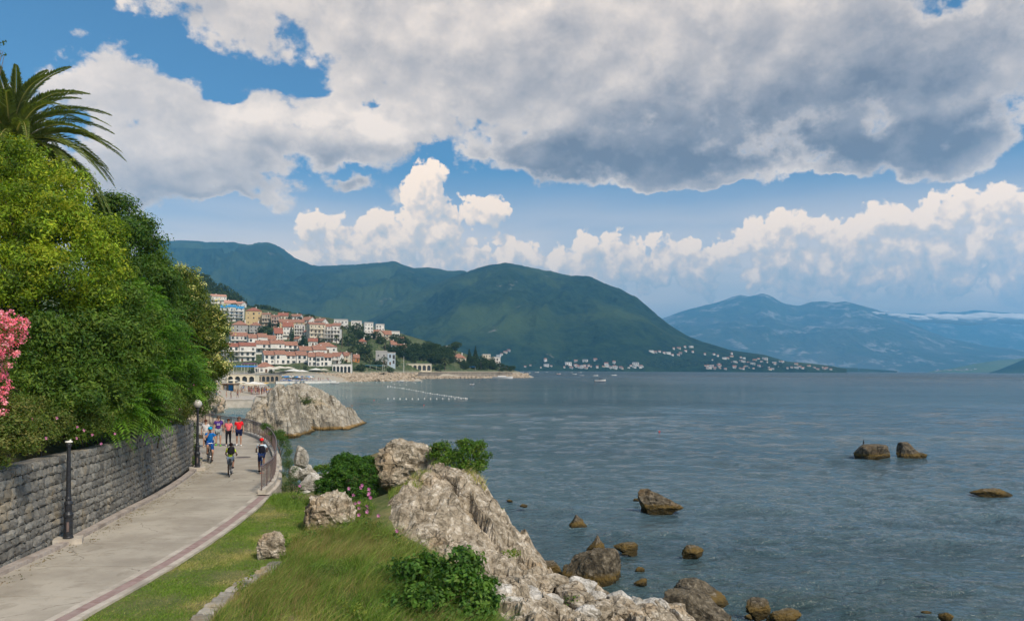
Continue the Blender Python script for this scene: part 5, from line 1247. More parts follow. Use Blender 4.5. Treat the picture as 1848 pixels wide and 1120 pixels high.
# rubble on the low shelf of the crag
rr = np.random.RandomState(44); k_ = 0
rub = [(900, 1090, 20.5), (935, 1070, 22.2), (960, 1100, 20.8), (990, 1085, 22.2), (1010, 1110, 21.2), (1040, 1095, 22.8), (1060, 1115, 22), (1090, 1105, 23.4), (1120, 1115, 23.4), (1150, 1108, 24.5), (1185, 1100, 25.6), (1205, 1115, 25), (925, 1110, 19.8), (975, 1060, 23.4), (1030, 1075, 24), (1075, 1090, 24.2), (945, 1045, 23.6), (1000, 1118, 20.8), (1110, 1096, 24.6), (1135, 1118, 23), (1165, 1118, 23.6), (1180, 1112, 24.6), (1215, 1106, 26), (1195, 1120, 24), (1045, 1072, 24.6), (1002, 1058, 24.6), (965, 1040, 24.6), (955, 1085, 21.4), (1075, 1116, 22.2)]
for (px_, py_, D_) in rub:
    x, y, _ = P(px_, py_, D_); w = rr.uniform(.5, 1.35); me = rock_mesh('rubble_stone', 200 + k_, (w, w * .8, w * .6), M_rock if k_ % 3 else M_white, 4, 9, .13, .06); k_ += 1
    z_ = float(ground_h(np.array([x]), np.array([y]))[0]) + .12; o = link('rubble_stone', me, None, (x, y, z_), rr.uniform(0, 6)); tag(o, 'pale pitted stone in the rubble at the foot of the crag', 'rock', 'pale rubble stones at the foot of the crag')
# cormorant
bird = thing('cormorant', 'small dark bird perched on the flat-topped rock at sea', 'bird', (0, 0, 0)); x, y, z_ = P(1558, 801, G(1573, 824, 0)[1] + .8); zt_ = max(v.co.z for v in FLAT.data.vertices) + FLAT.location.z; bird.scale = (.75, .75, .75); bird.location = (FLAT.location.x - .45, FLAT.location.y, zt_ - .04)
M_bird = plain('black_feathers', (.02, .02, .022))
MB().tube([(0, 0, 0), (0, 0, .08), (.02, 0, .2), (0, 0, .36), (-.01, 0, .5), (.02, 0, .6), (.08, 0, .62), (.15, 0, .61)], [.02, .07, .10, .08, .035, .04, .03, .006], 8).build('body', M_bird, bird, True)
MB().tube([(-.03, 0, .1), (-.12, 0, -.08)], [.05, .02], 6).build('tail', M_bird, bird)
# tufts on the big islet
for k_, (px_, py_) in enumerate([(525, 712), (535, 722), (555, 722), (545, 735), (560, 742)]):
    D_ = 8.6 * F / 112; x, y, z_ = P(px_, py_, D_ + 2); r = np.random.RandomState(k_)
    pts = np.stack([x + r.normal(size=220) * .5, y + r.normal(size=220) * .4, z_ + r.normal(size=220) * .25 - .1], 1) - np.array([x, y, z_ - .4])
    Vv, Ff, Cc = leaf_cloud(r, pts, np.tile([0, -.3, 1.0], (220, 1)), 3, .08, .22, .3, [(.06, .10, .03), (.09, .13, .04)])
    tf = thing('shrub', ['green tuft highest on the rounded islet', 'green tuft just below the highest one on the islet', 'green tuft in the middle crack of the islet', 'green tuft left of the middle crack of the islet', 'lowest green tuft on the face of the islet'][k_], 'shrub', (x, y, z_ - .4)); link('foliage', mesh_np('foliage', Vv, Ff, LEAF, colors=Cc), tf)
# ================================================================== TOWN
from mathutils.bvhtree import BVHTree
def M_plaster(name, c):
    return grain(name, tuple(v * .86 for v in c), c, .9, .9, .1, .02, 4, c3=tuple(v * .78 for v in c), s3=.12)
PL = {'white': M_plaster('white_plaster', (.82, .79, .73)), 'cream': M_plaster('cream_plaster', (.76, .68, .52)), 'yellow': M_plaster('yellow_plaster', (.66, .50, .27)), 'beige': M_plaster('beige_plaster', (.55, .46, .35)),
      'grey': M_plaster('grey_plaster', (.46, .45, .43)), 'pink': M_plaster('pink_plaster', (.60, .42, .33)), 'stone': M_plaster('stone_masonry', (.42, .35, .26)), 'ice': M_plaster('pale_blue_plaster', (.50, .60, .68)), 'orange': M_plaster('orange_plaster', (.62, .25, .08))}
def b_tile(c1, c2):
    def f(T, b):
        o_ = T.coord('Object'); n_ = T.noise(o_, 1.3, 4, .6); w_ = T.m('SINE', T.mul(T.sep(o_)[0], 24)); c = T.mix(T.ramp(n_, .35, .65), (*c1, 1), (*c2, 1))
        T.put(b.inputs['Base Color'], c); T.put(b.inputs['Normal'], T.bump(w_, .4, .05))
    return f
M_tile = mat('terracotta_tiles', b_tile((.28, .125, .08), (.42, .215, .14)), rough=.85); M_tile2 = mat('faded_red_tiles', b_tile((.27, .09, .06), (.38, .15, .09)), rough=.85); M_tilepk = mat('pink_tiles', b_tile((.50, .25, .17), (.60, .33, .24)), rough=.85)
M_flat = plain('flat_roof', (.45, .43, .40)); M_glass = mat('window_glass', color=(.03, .04, .05), rough=.12); M_teal = plain('dark_teal_shutter', (.02, .07, .075)); M_wht = plain('white_paint', (.75, .73, .69)); M_brn = plain('brown_wood', (.14, .075, .04)); M_blu = plain('blue_trim', (.05, .27, .50)); M_rail2 = plain('balcony_rail', (.35, .35, .36))
def win_mesh(frame, pane):
    mb = MB(); mb.mat(0); mb.box(-.5, .5, -.06, .02, .44, .5); mb.box(-.5, .5, -.06, .02, -.5, -.44); mb.box(-.5, -.42, -.06, .02, -.44, .44); mb.box(.42, .5, -.06, .02, -.44, .44); mb.box(-.035, .035, -.05, .02, -.44, .44)
    mb.mat(1); mb.box(-.42, -.035, -.02, .015, -.44, .44); mb.box(.035, .42, -.02, .015, -.44, .44); return mb.mesh('window', [frame, pane])
WIN = {'w': win_mesh(M_wht, M_glass), 't': win_mesh(M_teal, M_glass), 'b': win_mesh(M_brn, M_glass), 'u': win_mesh(M_blu, M_glass)}
DOOR = MB().box(-.5, .5, -.07, .02, -.5, .5).box(-.42, .42, -.09, -.07, -.42, .1).mesh('door', M_brn)
def roof_mesh(kind, w, d, rise, oh=.45, m=M_tile, t=.18, n=1, step=.0):
    mb = MB()
    if kind == 'flat':
        mb.box(-w / 2 - .15, w / 2 + .15, -d / 2 - .15, d / 2 + .15, 0, .25); mb.box(-w / 2 - .15, w / 2 + .15, -d / 2 - .15, -d / 2 + .1, .25, .75); mb.box(-w / 2 - .15, -w / 2 + .1, -d / 2 + .1, d / 2 + .15, .25, .75)
        return mb.mesh('roof', m)
    if kind == 'gable':
        for k in range(n):
            a, b = -w / 2 - (oh if k == 0 else -.08) + (w / n) * k * (1 if k else 1), -w / 2 + (w / n) * (k + 1) + (oh if k == n - 1 else -.08)
            a = -w / 2 + w / n * k - (oh if k == 0 else -.1); z_ = step * (k % 2)
            for s in (-1, 1):
                y0, y1 = s * (d / 2 + oh), 0; zz = -oh * rise / (d / 2)
                vs = [(a, y0, zz + z_), (b, y0, zz + z_), (b, y1, rise + z_), (a, y1, rise + z_)]; vs += [(x, y, z + t) for x, y, z in vs]
                f_ = [(0, 1, 2, 3), (7, 6, 5, 4), (0, 4, 5, 1), (1, 5, 6, 2), (2, 6, 7, 3), (3, 7, 4, 0)]
                mb._add(vs, f_ if s < 0 else [tuple(reversed(q)) for q in f_])
        return mb.mesh('roof', m)
    if kind == 'shed':
        vs = [(-w / 2 - oh, -d / 2 - oh, -.1), (w / 2 + oh, -d / 2 - oh, -.1), (w / 2 + oh, d / 2 + oh, rise), (-w / 2 - oh, d / 2 + oh, rise)]; vs += [(x, y, z + t) for x, y, z in vs]
        mb._add(vs, [(0, 3, 2, 1), (4, 5, 6, 7), (0, 1, 5, 4), (1, 2, 6, 5), (2, 3, 7, 6), (3, 0, 4, 7)]); return mb.mesh('roof', m)
    r_ = max(0, (w - d) / 2); e = oh; zz = -.15
    vs = [(-w / 2 - e, -d / 2 - e, zz), (w / 2 + e, -d / 2 - e, zz), (w / 2 + e, d / 2 + e, zz), (-w / 2 - e, d / 2 + e, zz), (-r_ - .01, 0, rise), (r_ + .01, 0, rise)]
    mb._add(vs, [(0, 1, 5, 4), (1, 2, 5), (2, 3, 4, 5), (3, 0, 4), (3, 2, 1, 0)]); return mb.mesh('roof', m)
def base_at(px, py, lo=430):
    d = bd(px, py); x, y, z_ = P(px, py, d); h = on_slope(px, py, lo, 1100)
    return h if h and abs(h[1] - d) < 140 else (x, y, z_)
BL = []
def building(label, x0, x1, yt, yb, roof='gable', cols=3, rows=2, wall='white', yaw=.35, d=9.0, rise=.28, win='w', bal=(), tm=None, nroof=1, step=.0, cat='house', name='house', side=1, chim=1, door=True, trim=None, D=None, ww=1.15, wh=1.4):
    BL.append((label, x0, x1, yb)); xm = (x0 + x1) / 2; x, y, z_ = base_at(xm, yb) if D is None else P(xm, yb, D); Dd = y
    W = (x1 - x0) / F * Dd; w = max(3.5, (W - d * abs(math.sin(yaw))) / math.cos(yaw)); H_ = (yb - yt) / F * Dd; rs = H_ * rise if roof != 'flat' else .5; h = H_ - rs
    t = thing(name, label, cat, (x, y + d / 2, z_), yaw); tm = tm or (M_flat if roof == 'flat' else M_tile)
    nu = nroof; uw = w / nu; oy = [(-1.3 if k % 2 else 0) if nu > 1 else 0 for k in range(nu)]; oz = [step * 1.6 * (k % 2) - (.5 * step * k) for k in range(nu)]
    mb = MB()
    for k in range(nu):
        xa, xb = -w / 2 + uw * k, -w / 2 + uw * (k + 1); e_ = .003 * (k % 2); hk = h + oz[k]; ya, yb_ = -d / 2 + oy[k], d / 2 - e_
        mb.box(xa, xb, ya, yb_, -7, hk)
        if roof == 'gable':
            for xx, sx in ((xa, -1), (xb, 1)):
                ym = (ya + yb_) / 2; vs = [(xx, ya, hk), (xx, yb_, hk), (xx, ym, hk + rs), (xx - sx * .25, ya, hk), (xx - sx * .25, yb_, hk), (xx - sx * .25, ym, hk + rs)]
                mb._add(vs, [(0, 1, 2), (5, 4, 3), (0, 2, 5, 3), (1, 4, 5, 2)])
    mb.build('wall', PL[wall], t); r_ = random.Random(int(x0 * 7 + yb * 3)); ros = []
    for k in range(nu):
        xc_ = -w / 2 + uw * (k + .5); ros.append(link('roof', roof_mesh(roof, uw if nu == 1 else uw - .5, d - oy[k], rs, .45 if roof != 'flat' else 0, tm, .18), t, (xc_, oy[k] / 2, h + oz[k] + .02)))
        if chim and roof != 'flat' and (k == 0 or r_.random() < .6):
            cx_ = uw * r_.uniform(-.3, .3); MB().box(cx_ - .35, cx_ + .35, d * .12, d * .12 + .6, rs * .4, rs + .9).build('chimney', PL['white'], ros[-1])
    sh = h / max(rows, 1)
    for r in range(rows):
        zc = sh * (r + .5)
        for c in range(cols):
            xc = -w / 2 + w * (c + .5) / cols; yf = -d / 2 + oy[min(nu - 1, int((xc + w / 2) / uw))]
            if r == 0 and c == cols // 2 and door: link('door', DOOR, t, (xc, yf, min(1.1, sh * .42)), 0, (min(1.2, w / cols * .6), 1, min(2.2, sh * .8))); continue
            rv = r_.random()
            if rv < .10 and rows > 1: continue
            wf = 1.0 if rv < .6 else (.62 if rv < .85 else 1.25)
            link('window', WIN[win if r_.random() < .8 else 'w'], t, (xc + (r_.random() - .5) * .3, yf, zc - (.12 * sh if wf > 1 else 0)), 0, (min(ww * wf, w / cols * .78), 1, min(wh * (1.3 if wf > 1 else 1), sh * .72)))
        if side and abs(yaw) > .1:
            sx = -1 if yaw > 0 else 1
            for c in range(side):
                yc = -d / 2 + d * (c + .5) / side; link('window', WIN[win], t, (sx * w / 2, yc, zc), sx * math.pi / 2, (min(1.0, d / side * .5), 1, min(1.3, sh * .55)))
        if r in bal:
            zb = sh * r + .02; yo = min(oy) if nu > 1 else 0; MB().box(-w / 2 + .2, w / 2 - .2, -d / 2 - 1.4 + yo, -d / 2 - .004, zb - .12, zb + .06).build('balcony', PL['white'], t)
            m2 = MB(); m2.box(-w / 2 + .2, w / 2 - .2, -d / 2 - 1.4 + yo, -d / 2 - 1.32 + yo, zb + .9, zb + .98)
            n_ = max(4, int(w / .9))
            for k in range(n_ + 1): xx = -w / 2 + .25 + (w - .5) * k / n_; m2.box(xx - .03, xx + .03, -d / 2 - 1.38 + yo, -d / 2 - 1.34 + yo, zb + .06, zb + .9)
            m2.build('balcony_rail', trim or M_rail2, t)
            for k in range(cols + 1 if cols < 6 else 0):
                xx = -w / 2 + .25 + (w - .5) * k / cols; MB().box(xx - .14, xx + .14, -d / 2 - 1.39 + yo, -d / 2 - 1.12 + yo, zb + .061, zb + sh - .1).build('pillar', PL[wall], t)
    return t, w, h, d
def B(*a, **k): return building(*a, **k)
# upper rows first
B('small white house with pale pink roof and grey balconies, highest of all below the wood', 375, 406, 531, 548, 'gable', 4, 2, 'white', .5, 9, .22, bal=(1,), tm=M_tilepk)
B('low pink-roofed house just below the highest white house', 401, 424, 543, 556, 'gable', 3, 1, 'cream', .3, 8, .4, tm=M_tilepk)
B('pink-roofed white house touching the wood, right of the other pink roof', 423, 440, 545, 556, 'gable', 3, 1, 'white', -.2, 8, .35, tm=M_tilepk)
B('white apartment house with blue gables and blue balcony rails', 394, 438, 551, 580, 'gable', 5, 4, 'white', .25, 9, .16, win='u', bal=(1, 2, 3), tm=M_blu, nroof=3, step=.5, trim=M_blu, cat='apartment house', name='apartment_house')
B('tall yellow block under a dark red hipped roof beside the blue and white apartments', 437, 471, 556, 588, 'hip', 3, 3, 'yellow', .3, 11, .2, win='b', tm=M_tile2, cat='apartment house', name='apartment_house')
B('beige house with brown balconies right of the yellow block', 469, 487, 566, 590, 'gable', 3, 3, 'beige', .2, 9, .12, win='b', bal=(1, 2))
B('pinkish house with open balconies second right of the yellow block', 486, 503, 569, 591, 'gable', 3, 3, 'pink', .2, 9, .12, win='b', bal=(1, 2))
B('little red-roofed house among treetops above the brown-balcony houses', 499, 519, 565, 577, 'gable', 3, 1, 'cream', .2, 8, .45, tm=M_tile2)
B('small red-roofed house on the skyline above the long yellow house', 524, 543, 567, 577, 'gable', 3, 1, 'white', -.1, 8, .4, tm=M_tile)
B('long pale yellow house with low red roof above the white balconied house', 500, 547, 576, 592, 'gable', 5, 2, 'yellow', .3, 10, .35, tm=M_tile)
B('white gabled house with red roof on the skyline beside the treetops', 543, 566, 573, 590, 'gable', 3, 2, 'white', -.4, 9, .35, tm=M_tile)
B('white house with steep gable, red roof, right of the other gabled one on the skyline', 566, 588, 574, 590, 'gable', 3, 2, 'white', -.3, 9, .35, tm=M_tile)
B('white balconied block four storeys high right of the red-brown roofed pair', 527, 549, 586, 611, 'flat', 4, 4, 'white', .2, 9, .1, bal=(1, 2, 3), win='b', cat='apartment house', name='apartment_house')
B('big cream apartment block of four storeys with red roof', 547, 585, 582, 618, 'gable', 4, 4, 'cream', .45, 12, .12, bal=(1, 2, 3), win='b', cat='apartment house', name='apartment_house')
B('white balconied wing attached right of the big cream apartment block', 583, 614, 585, 618, 'gable', 5, 4, 'white', .1, 10, .16, bal=(1, 2, 3), win='b', nroof=2, step=.6, cat='apartment house', name='apartment_house')
B('flat-roofed white modern house with a roof tower beside the palm', 600, 627, 577, 593, 'flat', 4, 2, 'white', .15, 9, .1)
B('flat white block on the skyline behind treetops, left of the cubes', 631, 652, 579, 593, 'flat', 3, 2, 'white', .15, 9, .1)
B('tall white modern cube with a rusty balcony', 652, 673, 582, 607, 'flat', 3, 4, 'white', .3, 9, .1, bal=(1,), trim=M_tile)
B('tall white modern cube at the right end of the skyline', 673, 693, 585, 603, 'flat', 3, 3, 'white', .3, 9, .1, bal=(1,), trim=M_tile)
B('beige house whose gable faces the water, below the white cubes', 668, 690, 597, 615, 'gable', 3, 2, 'beige', -.5, 10, .38)
B('house with wide orange-red roof right of the beige gable', 686, 706, 597, 613, 'gable', 3, 2, 'cream', .25, 9, .42, tm=M_tile)
B('flat white terrace house at the right edge of the upper town', 699, 721, 598, 609, 'flat', 4, 1, 'white', .2, 8, .1)
B('tiny white house low on the slope right of the upper town', 720, 729, 608, 617, 'gable', 2, 1, 'white', .2, 6, .3)
B('grey-white villa with orange hipped roofs above the left-hand terraces', 412, 446, 578, 606, 'hip', 4, 3, 'grey', .25, 11, .28, win='b', bal=(1,))
B('grey villa wing with a smaller hipped roof and tall stone chimney', 446, 471, 581, 607, 'hip', 3, 3, 'grey', .2, 10, .25, win='b', bal=(1,), chim=1)
B('white house with dark brown roof slopes beside the round green tree', 487, 509, 592, 617, 'gable', 3, 3, 'white', .45, 9, .4, tm=M_tile2, win='b')
B('white house with red-brown roof behind the tall cypress', 505, 528, 582, 613, 'gable', 3, 3, 'white', .3, 9, .25, tm=M_tile2, bal=(1,))
B('small white house with blue window between the two cypress groups', 547, 573, 594, 613, 'gable', 2, 2, 'white', -.45, 9, .3, tm=M_tile2, win='u')
B('tiny white gabled house between the tall cypress and the paired cypresses', 530, 543, 607, 619, 'gable', 2, 1, 'white', -.3, 6, .35)
B('low white house with brown roof under the small white one with the blue window', 553, 572, 610, 624, 'gable', 3, 1, 'white', .2, 8, .4, tm=M_tile2)
B('white house under a broad orange hipped roof right of the dark cypresses', 559, 607, 618, 637, 'hip', 4, 1, 'white', .25, 11, .42, win='t')
B('dark-red roofed house half hidden in treetops below the white cubes', 642, 661, 611, 623, 'hip', 3, 1, 'beige', .2, 9, .5, tm=M_tile2)
B('white house with orange roof and blue window half hidden by trees', 701, 716, 617, 635, 'gable', 2, 2, 'white', .3, 8, .4, tm=M_tile, win='u')
B('white house with a dark blue door next to the half-hidden orange-roofed one', 716, 732, 621, 637, 'gable', 2, 2, 'white', .1, 8, .3, tm=M_tile, win='u')
B('blank beige gable wall standing alone among the trees', 722, 738, 626, 646, 'gable', 1, 1, 'beige', -.6, 8, .3, side=0, chim=0)
B('white roof corner peeking out beside the pine', 801, 813, 625, 634, 'gable', 2, 1, 'white', -.3, 7, .6, tm=PL['white'])
B('house with wide orange roof among trees on the point', 813, 841, 638, 653, 'hip', 3, 1, 'cream', .2, 10, .52)
B('cream two-storey block, left one of the pair at the tip of the point', 868, 885, 640, 656, 'flat', 3, 3, 'cream', .2, 8, .1, win='b')
B('white lower block, right one of the pair at the tip of the point', 884, 903, 644, 656, 'flat', 4, 2, 'white', .2, 8, .1, win='b')
# terraces with red shed roofs and teal openings
def TR(label, *a, **k):
    k.setdefault('win', 't'); k.setdefault('name', 'terraced_house'); k.setdefault('cat', 'terraced house'); k.setdefault('ww', 1.6); k.setdefault('wh', 1.9); return B(label, *a, **k)
TR('stepped white terrace highest on the slope, next to the blossom tree', 409, 444, 601, 624, 'gable', 4, 2, 'white', .5, 8, .28, bal=(1,), nroof=1)
TR('white terrace with two offset red roofs second from the top', 443, 495, 603, 629, 'gable', 6, 2, 'white', .45, 8, .26, bal=(1,), nroof=3, step=.6)
TR('white terrace with solar panels on its red roof', 458, 533, 616, 638, 'gable', 8, 2, 'white', .45, 8, .30, bal=(1,), nroof=3, step=.4)
TR('white terrace with dark red roofs and vines behind the date palms', 396, 457, 620, 653, 'gable', 6, 3, 'white', .45, 8, .18, bal=(1, 2), tm=M_tile2, nroof=2, step=.5)
TR('long low white terrace with orange roofs just above the seafront rows', 533, 586, 625, 641, 'gable', 5, 1, 'white', .45, 9, .45, nroof=2, step=.4)
TR('seafront white terrace with four tall bays and orange roofs', 470, 549, 633, 665, 'gable', 8, 3, 'white', .45, 9, .22, bal=(1,), nroof=4, step=.3, D=505)
TR('seafront white terrace right of the four-bay one, with ground-floor pergola', 549, 597, 636, 669, 'gable', 6, 3, 'white', .3, 10, .22, bal=(1,), nroof=3, step=.3, D=500)
B('white house with arched gable window, beside the purple bougainvillea', 597, 616, 636, 656, 'gable', 2, 2, 'white', -.15, 8, .35, bal=(1,))
B('cream twin-gabled house right of the purple bougainvillea', 616, 632, 636, 654, 'gable', 2, 2, 'cream', -.15, 8, .35)
B('small house with bright orange end wall and roof beside the tall white pole', 630, 648, 641, 654, 'gable', 2, 1, 'orange', .3, 8, .45)
B('grey and white modern villa with tall blue-grey windows', 683, 713, 636, 658, 'flat', 4, 2, 'ice', .25, 9, .1, win='b', ww=1.3, wh=2.4)
B('pale grey modern villa wing with roof slab, left of the blue-grey windows', 676, 698, 633, 657, 'flat', 2, 2, 'grey', .1, 8, .1)
# seafront row
def arcade(label, x0, x1, yt, yb, D_, n, wall='white', cat='pavilion', name='arcade'):
    """a low building whose front is a row of arched openings"""
    xm = (x0 + x1) / 2; x, y, z_ = P(xm, yb, D_); W = (x1 - x0) / F * D_; H_ = (yb - yt) / F * D_; t = thing(name, label, cat, (x, y, z_), .05); mb = MB()
    bw = W / n; pw = bw * .26; hh = H_ * .78
    mb.box(-W / 2, W / 2, .5, 5.9, .002, H_)
    mb.box(-W / 2, W / 2, -.2, .498, hh, H_)
    for k in range(n + 1): xx = -W / 2 + bw * k; mb.box(max(-W / 2, xx - pw / 2), min(W / 2, xx + pw / 2), -.2, .498, .002, hh - .004)
    for k in range(n):
        c = -W / 2 + bw * (k + .5); r_ = (bw - pw) / 2
        for s in (-1, 1):
            pts_ = [(c + s * r_, hh - .004)] + [(c + s * r_ * math.cos(a), hh - r_ * .95 + r_ * .9 * math.sin(a)) for a in np.linspace(0, math.pi / 2, 5)]; m_ = len(pts_)
            vs = [(px, -.19, pz) for px, pz in pts_] + [(px, .49, pz) for px, pz in pts_]; mb._add(vs, [tuple(range(m_)), tuple(reversed(range(m_, 2 * m_)))] + [(i, (i + 1) % m_, m_ + (i + 1) % m_, m_ + i) for i in range(m_)])
    mb.box(-W / 2 - .1, W / 2 + .1, -.6, 6, -7, 0)
    mb.build('wall', PL[wall], t); MB().box(-W / 2 + .1, W / 2 - .1, .38, .495, .01, hh).build('shade_sheet', M_glass, t); MB().box(-W / 2 - .2, W / 2 + .2, -.4, 6.2, H_ + .003, H_ + .25).build('roof', M_flat, t)  # one dark sheet behind the arches stands in for the shade inside them
    return t
arcade('white arched pavilion at the foot of the tall white pole', 600, 633, 657, 674, 488, 5)
arcade('long low cream boathouse with dark doorways above the grey sea wall', 703, 778, 656, 668, 625, 9, 'cream', 'boathouse', 'boathouse')
arcade('row of white beach cabins with dark arches on the sea wall', 812, 840, 660, 668, 690, 4, 'white')
arcade('stone-arched bathing terrace behind the blue sunshades', 456, 503, 676, 688, 405, 6, 'stone', 'terrace', 'arcade')
arcade('cream stone bar building with openings behind the beach', 410, 460, 675, 691, 292, 4, 'cream', 'bar', 'arcade')
M_awn = {'blue': plain('blue_awning', (.02, .24, .68)), 'purple': plain('purple_awning', (.15, .02, .11)), 'cream': plain('cream_canvas', (.70, .64, .52), .9), 'white': plain('white_canvas', (.80, .77, .70), .9), 'teal': plain('teal_awning', (.05, .20, .26)), 'orange': plain('orange_canvas', (.62, .30, .08)), 'yellow': plain('yellow_canvas', (.75, .45, .05)), 'red': plain('red_paint', (.5, .05, .04)), 'green': plain('bright_green', (.05, .45, .12))}
def awning(label, x0, x1, yt, yb, D_, c, dp=5, rise=.5, open_h=None):
    x, y, z_ = P((x0 + x1) / 2, yb, D_); W = (x1 - x0) / F * D_; H_ = (yb - yt) / F * D_; t = thing('awning', label, 'awning', (x, y, z_))
    vs = [(-W / 2, -dp / 2, H_ - rise), (W / 2, -dp / 2, H_ - rise), (W / 2, dp / 2, H_), (-W / 2, dp / 2, H_)]; vs += [(a, b, c_ + .15) for a, b, c_ in vs]
    MB()._add(vs, [(0, 3, 2, 1), (4, 5, 6, 7), (0, 1, 5, 4), (1, 2, 6, 5), (2, 3, 7, 6), (3, 0, 4, 7)]).build('canopy', M_awn[c], t)
    n_ = max(2, int(W / 4))
    for k in range(n_ + 1):
        for s in (-1, 1): xx = -W / 2 + .1 + (W - .2) * k / n_; MB().box(xx - .06, xx + .06, s * (dp / 2 - .15) - .06, s * (dp / 2 - .15) + .06, -1.5, (H_ - rise if s < 0 else H_) - .06).build('post', M_wht, t)
    return t
awning('long blue awning on posts left of the orange-roofed restaurant', 424, 463, 660, 671, 440, 'blue')
awning('dark purple awning between the blue awning and the orange-roofed restaurant', 438, 462, 655, 664, 462, 'purple')
awning('pale blue awning under the date palms at the left end of the seafront', 388, 412, 664, 674, 400, 'blue')
awning('teal flat canopy over the dark seafront bar right of the tall white pole', 647, 692, 659, 671, 520, 'teal', 7, .2)
awning('orange canvas roof over the beach cabins on the sea wall', 811, 822, 657, 667, 684, 'orange', 4, .8)
awning('blue canopy at the right end of the beach cabins', 840, 858, 661, 668, 690, 'blue', 4, .4)
t, w, h, d = B('open white restaurant pavilion with a bright orange hipped roof', 455, 492, 653, 672, 'hip', 4, 1, 'white', .2, 9, .45, D=470, ww=2.2, wh=2.2)
for k, (px_, yt, yb, D_, lab) in enumerate([(634.5, 637, 673, 478, 'tall white flagpole beside the arched pavilion'), (728.6, 643, 676, 560, 'tall white flagpole on the sea wall among the trees')]):
    x, y, z_ = P(px_, yb, D_); h = (yb - yt) / F * D_; t = thing('flagpole', lab, 'flagpole', (x, y, z_)); MB().tube([(0, 0, -1), (0, 0, h)], [.18, .09], 8).build('pole', M_wht, t); MB().lathe([(.02, 0), (.16, .08), (.16, .18), (.02, .28)], 8, (0, 0, h)).build('finial', M_wht, t)
t = thing('bougainvillea', 'purple bougainvillea on the white house beside the arched gable', 'shrub', P(615, 653, 520)); r = np.random.RandomState(3)
Vv, Ff, Cc = leaf_cloud(r, r.normal(size=(160, 3)) * [1.3, .6, 1.6] + [0, 0, 3.2], np.tile([0, -1, .2], (160, 1)), 5, .25, .5, .8, [(.17, .015, .14), (.22, .02, .17)]); link('blossoms', mesh_np('blossoms', Vv, Ff, LEAF_FAR, colors=Cc), t)

# ------------------------------------------------------------------ town trees
def crown_mesh(seed, kind):
    r = np.random.RandomState(seed)
    if kind == 'round': bl = [(r.normal() * .2, r.normal() * .2, .55 + r.normal() * .1, .42, .42, .36) for _ in range(4)] + [(0, 0, .62, .34, .34, .36)]
    elif kind == 'pine': bl = [(r.normal() * .22, r.normal() * .2, .70 + r.normal() * .06, .34, .34, .16) for _ in range(6)] + [(0, 0, .5, .25, .25, .2)]
    elif kind == 'cone': bl = [(0, 0, .2 + .8 * k / 7, .34 * (1 - k / 7.5), .34 * (1 - k / 7.5), .14) for k in range(8)]
    else: bl = [(0, 0, .12 + .85 * k / 9, .5 * math.sin(math.pi * (.12 + .86 * k / 9)) ** .7, .5 * math.sin(math.pi * (.12 + .86 * k / 9)) ** .7, .12) for k in range(10)]
    pts, nr = shell_points(r, bl, 330, .7, -1.0)
    ti = {'round': [(.035, .068, .018), (.055, .09, .022), (.028, .055, .016)], 'pine': [(.05, .085, .022), (.065, .10, .025)], 'cone': [(.022, .048, .018), (.03, .06, .02)], 'cypress': [(.022, .05, .02), (.03, .065, .022)]}[kind]
    V, Fq, C = leaf_cloud(r, pts, nr + [0, 0, .3], 7, .035, .075, .6, ti, jitter=.8); return mesh_np('crown', V, Fq, LEAF_FAR, colors=C)
CR = {k: [crown_mesh(10 * i + j, k) for j in range(3 if k == 'round' else 2)] for i, k in enumerate(('round', 'pine', 'cone', 'cypress'))}
TRK = MB().tube([(0, 0, -.3), (.01, 0, .3), (0, .01, .6)], [.035, .028, .015], 6).mesh('trunk', BARK)
def ttree(px_, yt, yb, wpx, kind, label, group, seed=0):
    x, y, z_ = base_at(px_, yb); h = (yb - yt) / F * y; w = wpx / F * y; r = random.Random(seed + int(px_ * 10))
    nm = {'round': 'broadleaf_tree', 'pine': 'pine_tree', 'cone': 'fir_tree', 'cypress': 'cypress_tree'}[kind]; t = thing(nm, label, 'tree', (x, y, z_ - .5), r.uniform(0, 6.28), group)
    link('trunk', TRK, t, None, None, (h, h, h)); link('crown', CR[kind][int(px_) % len(CR[kind])], t, None, None, (w, w, h)); return t
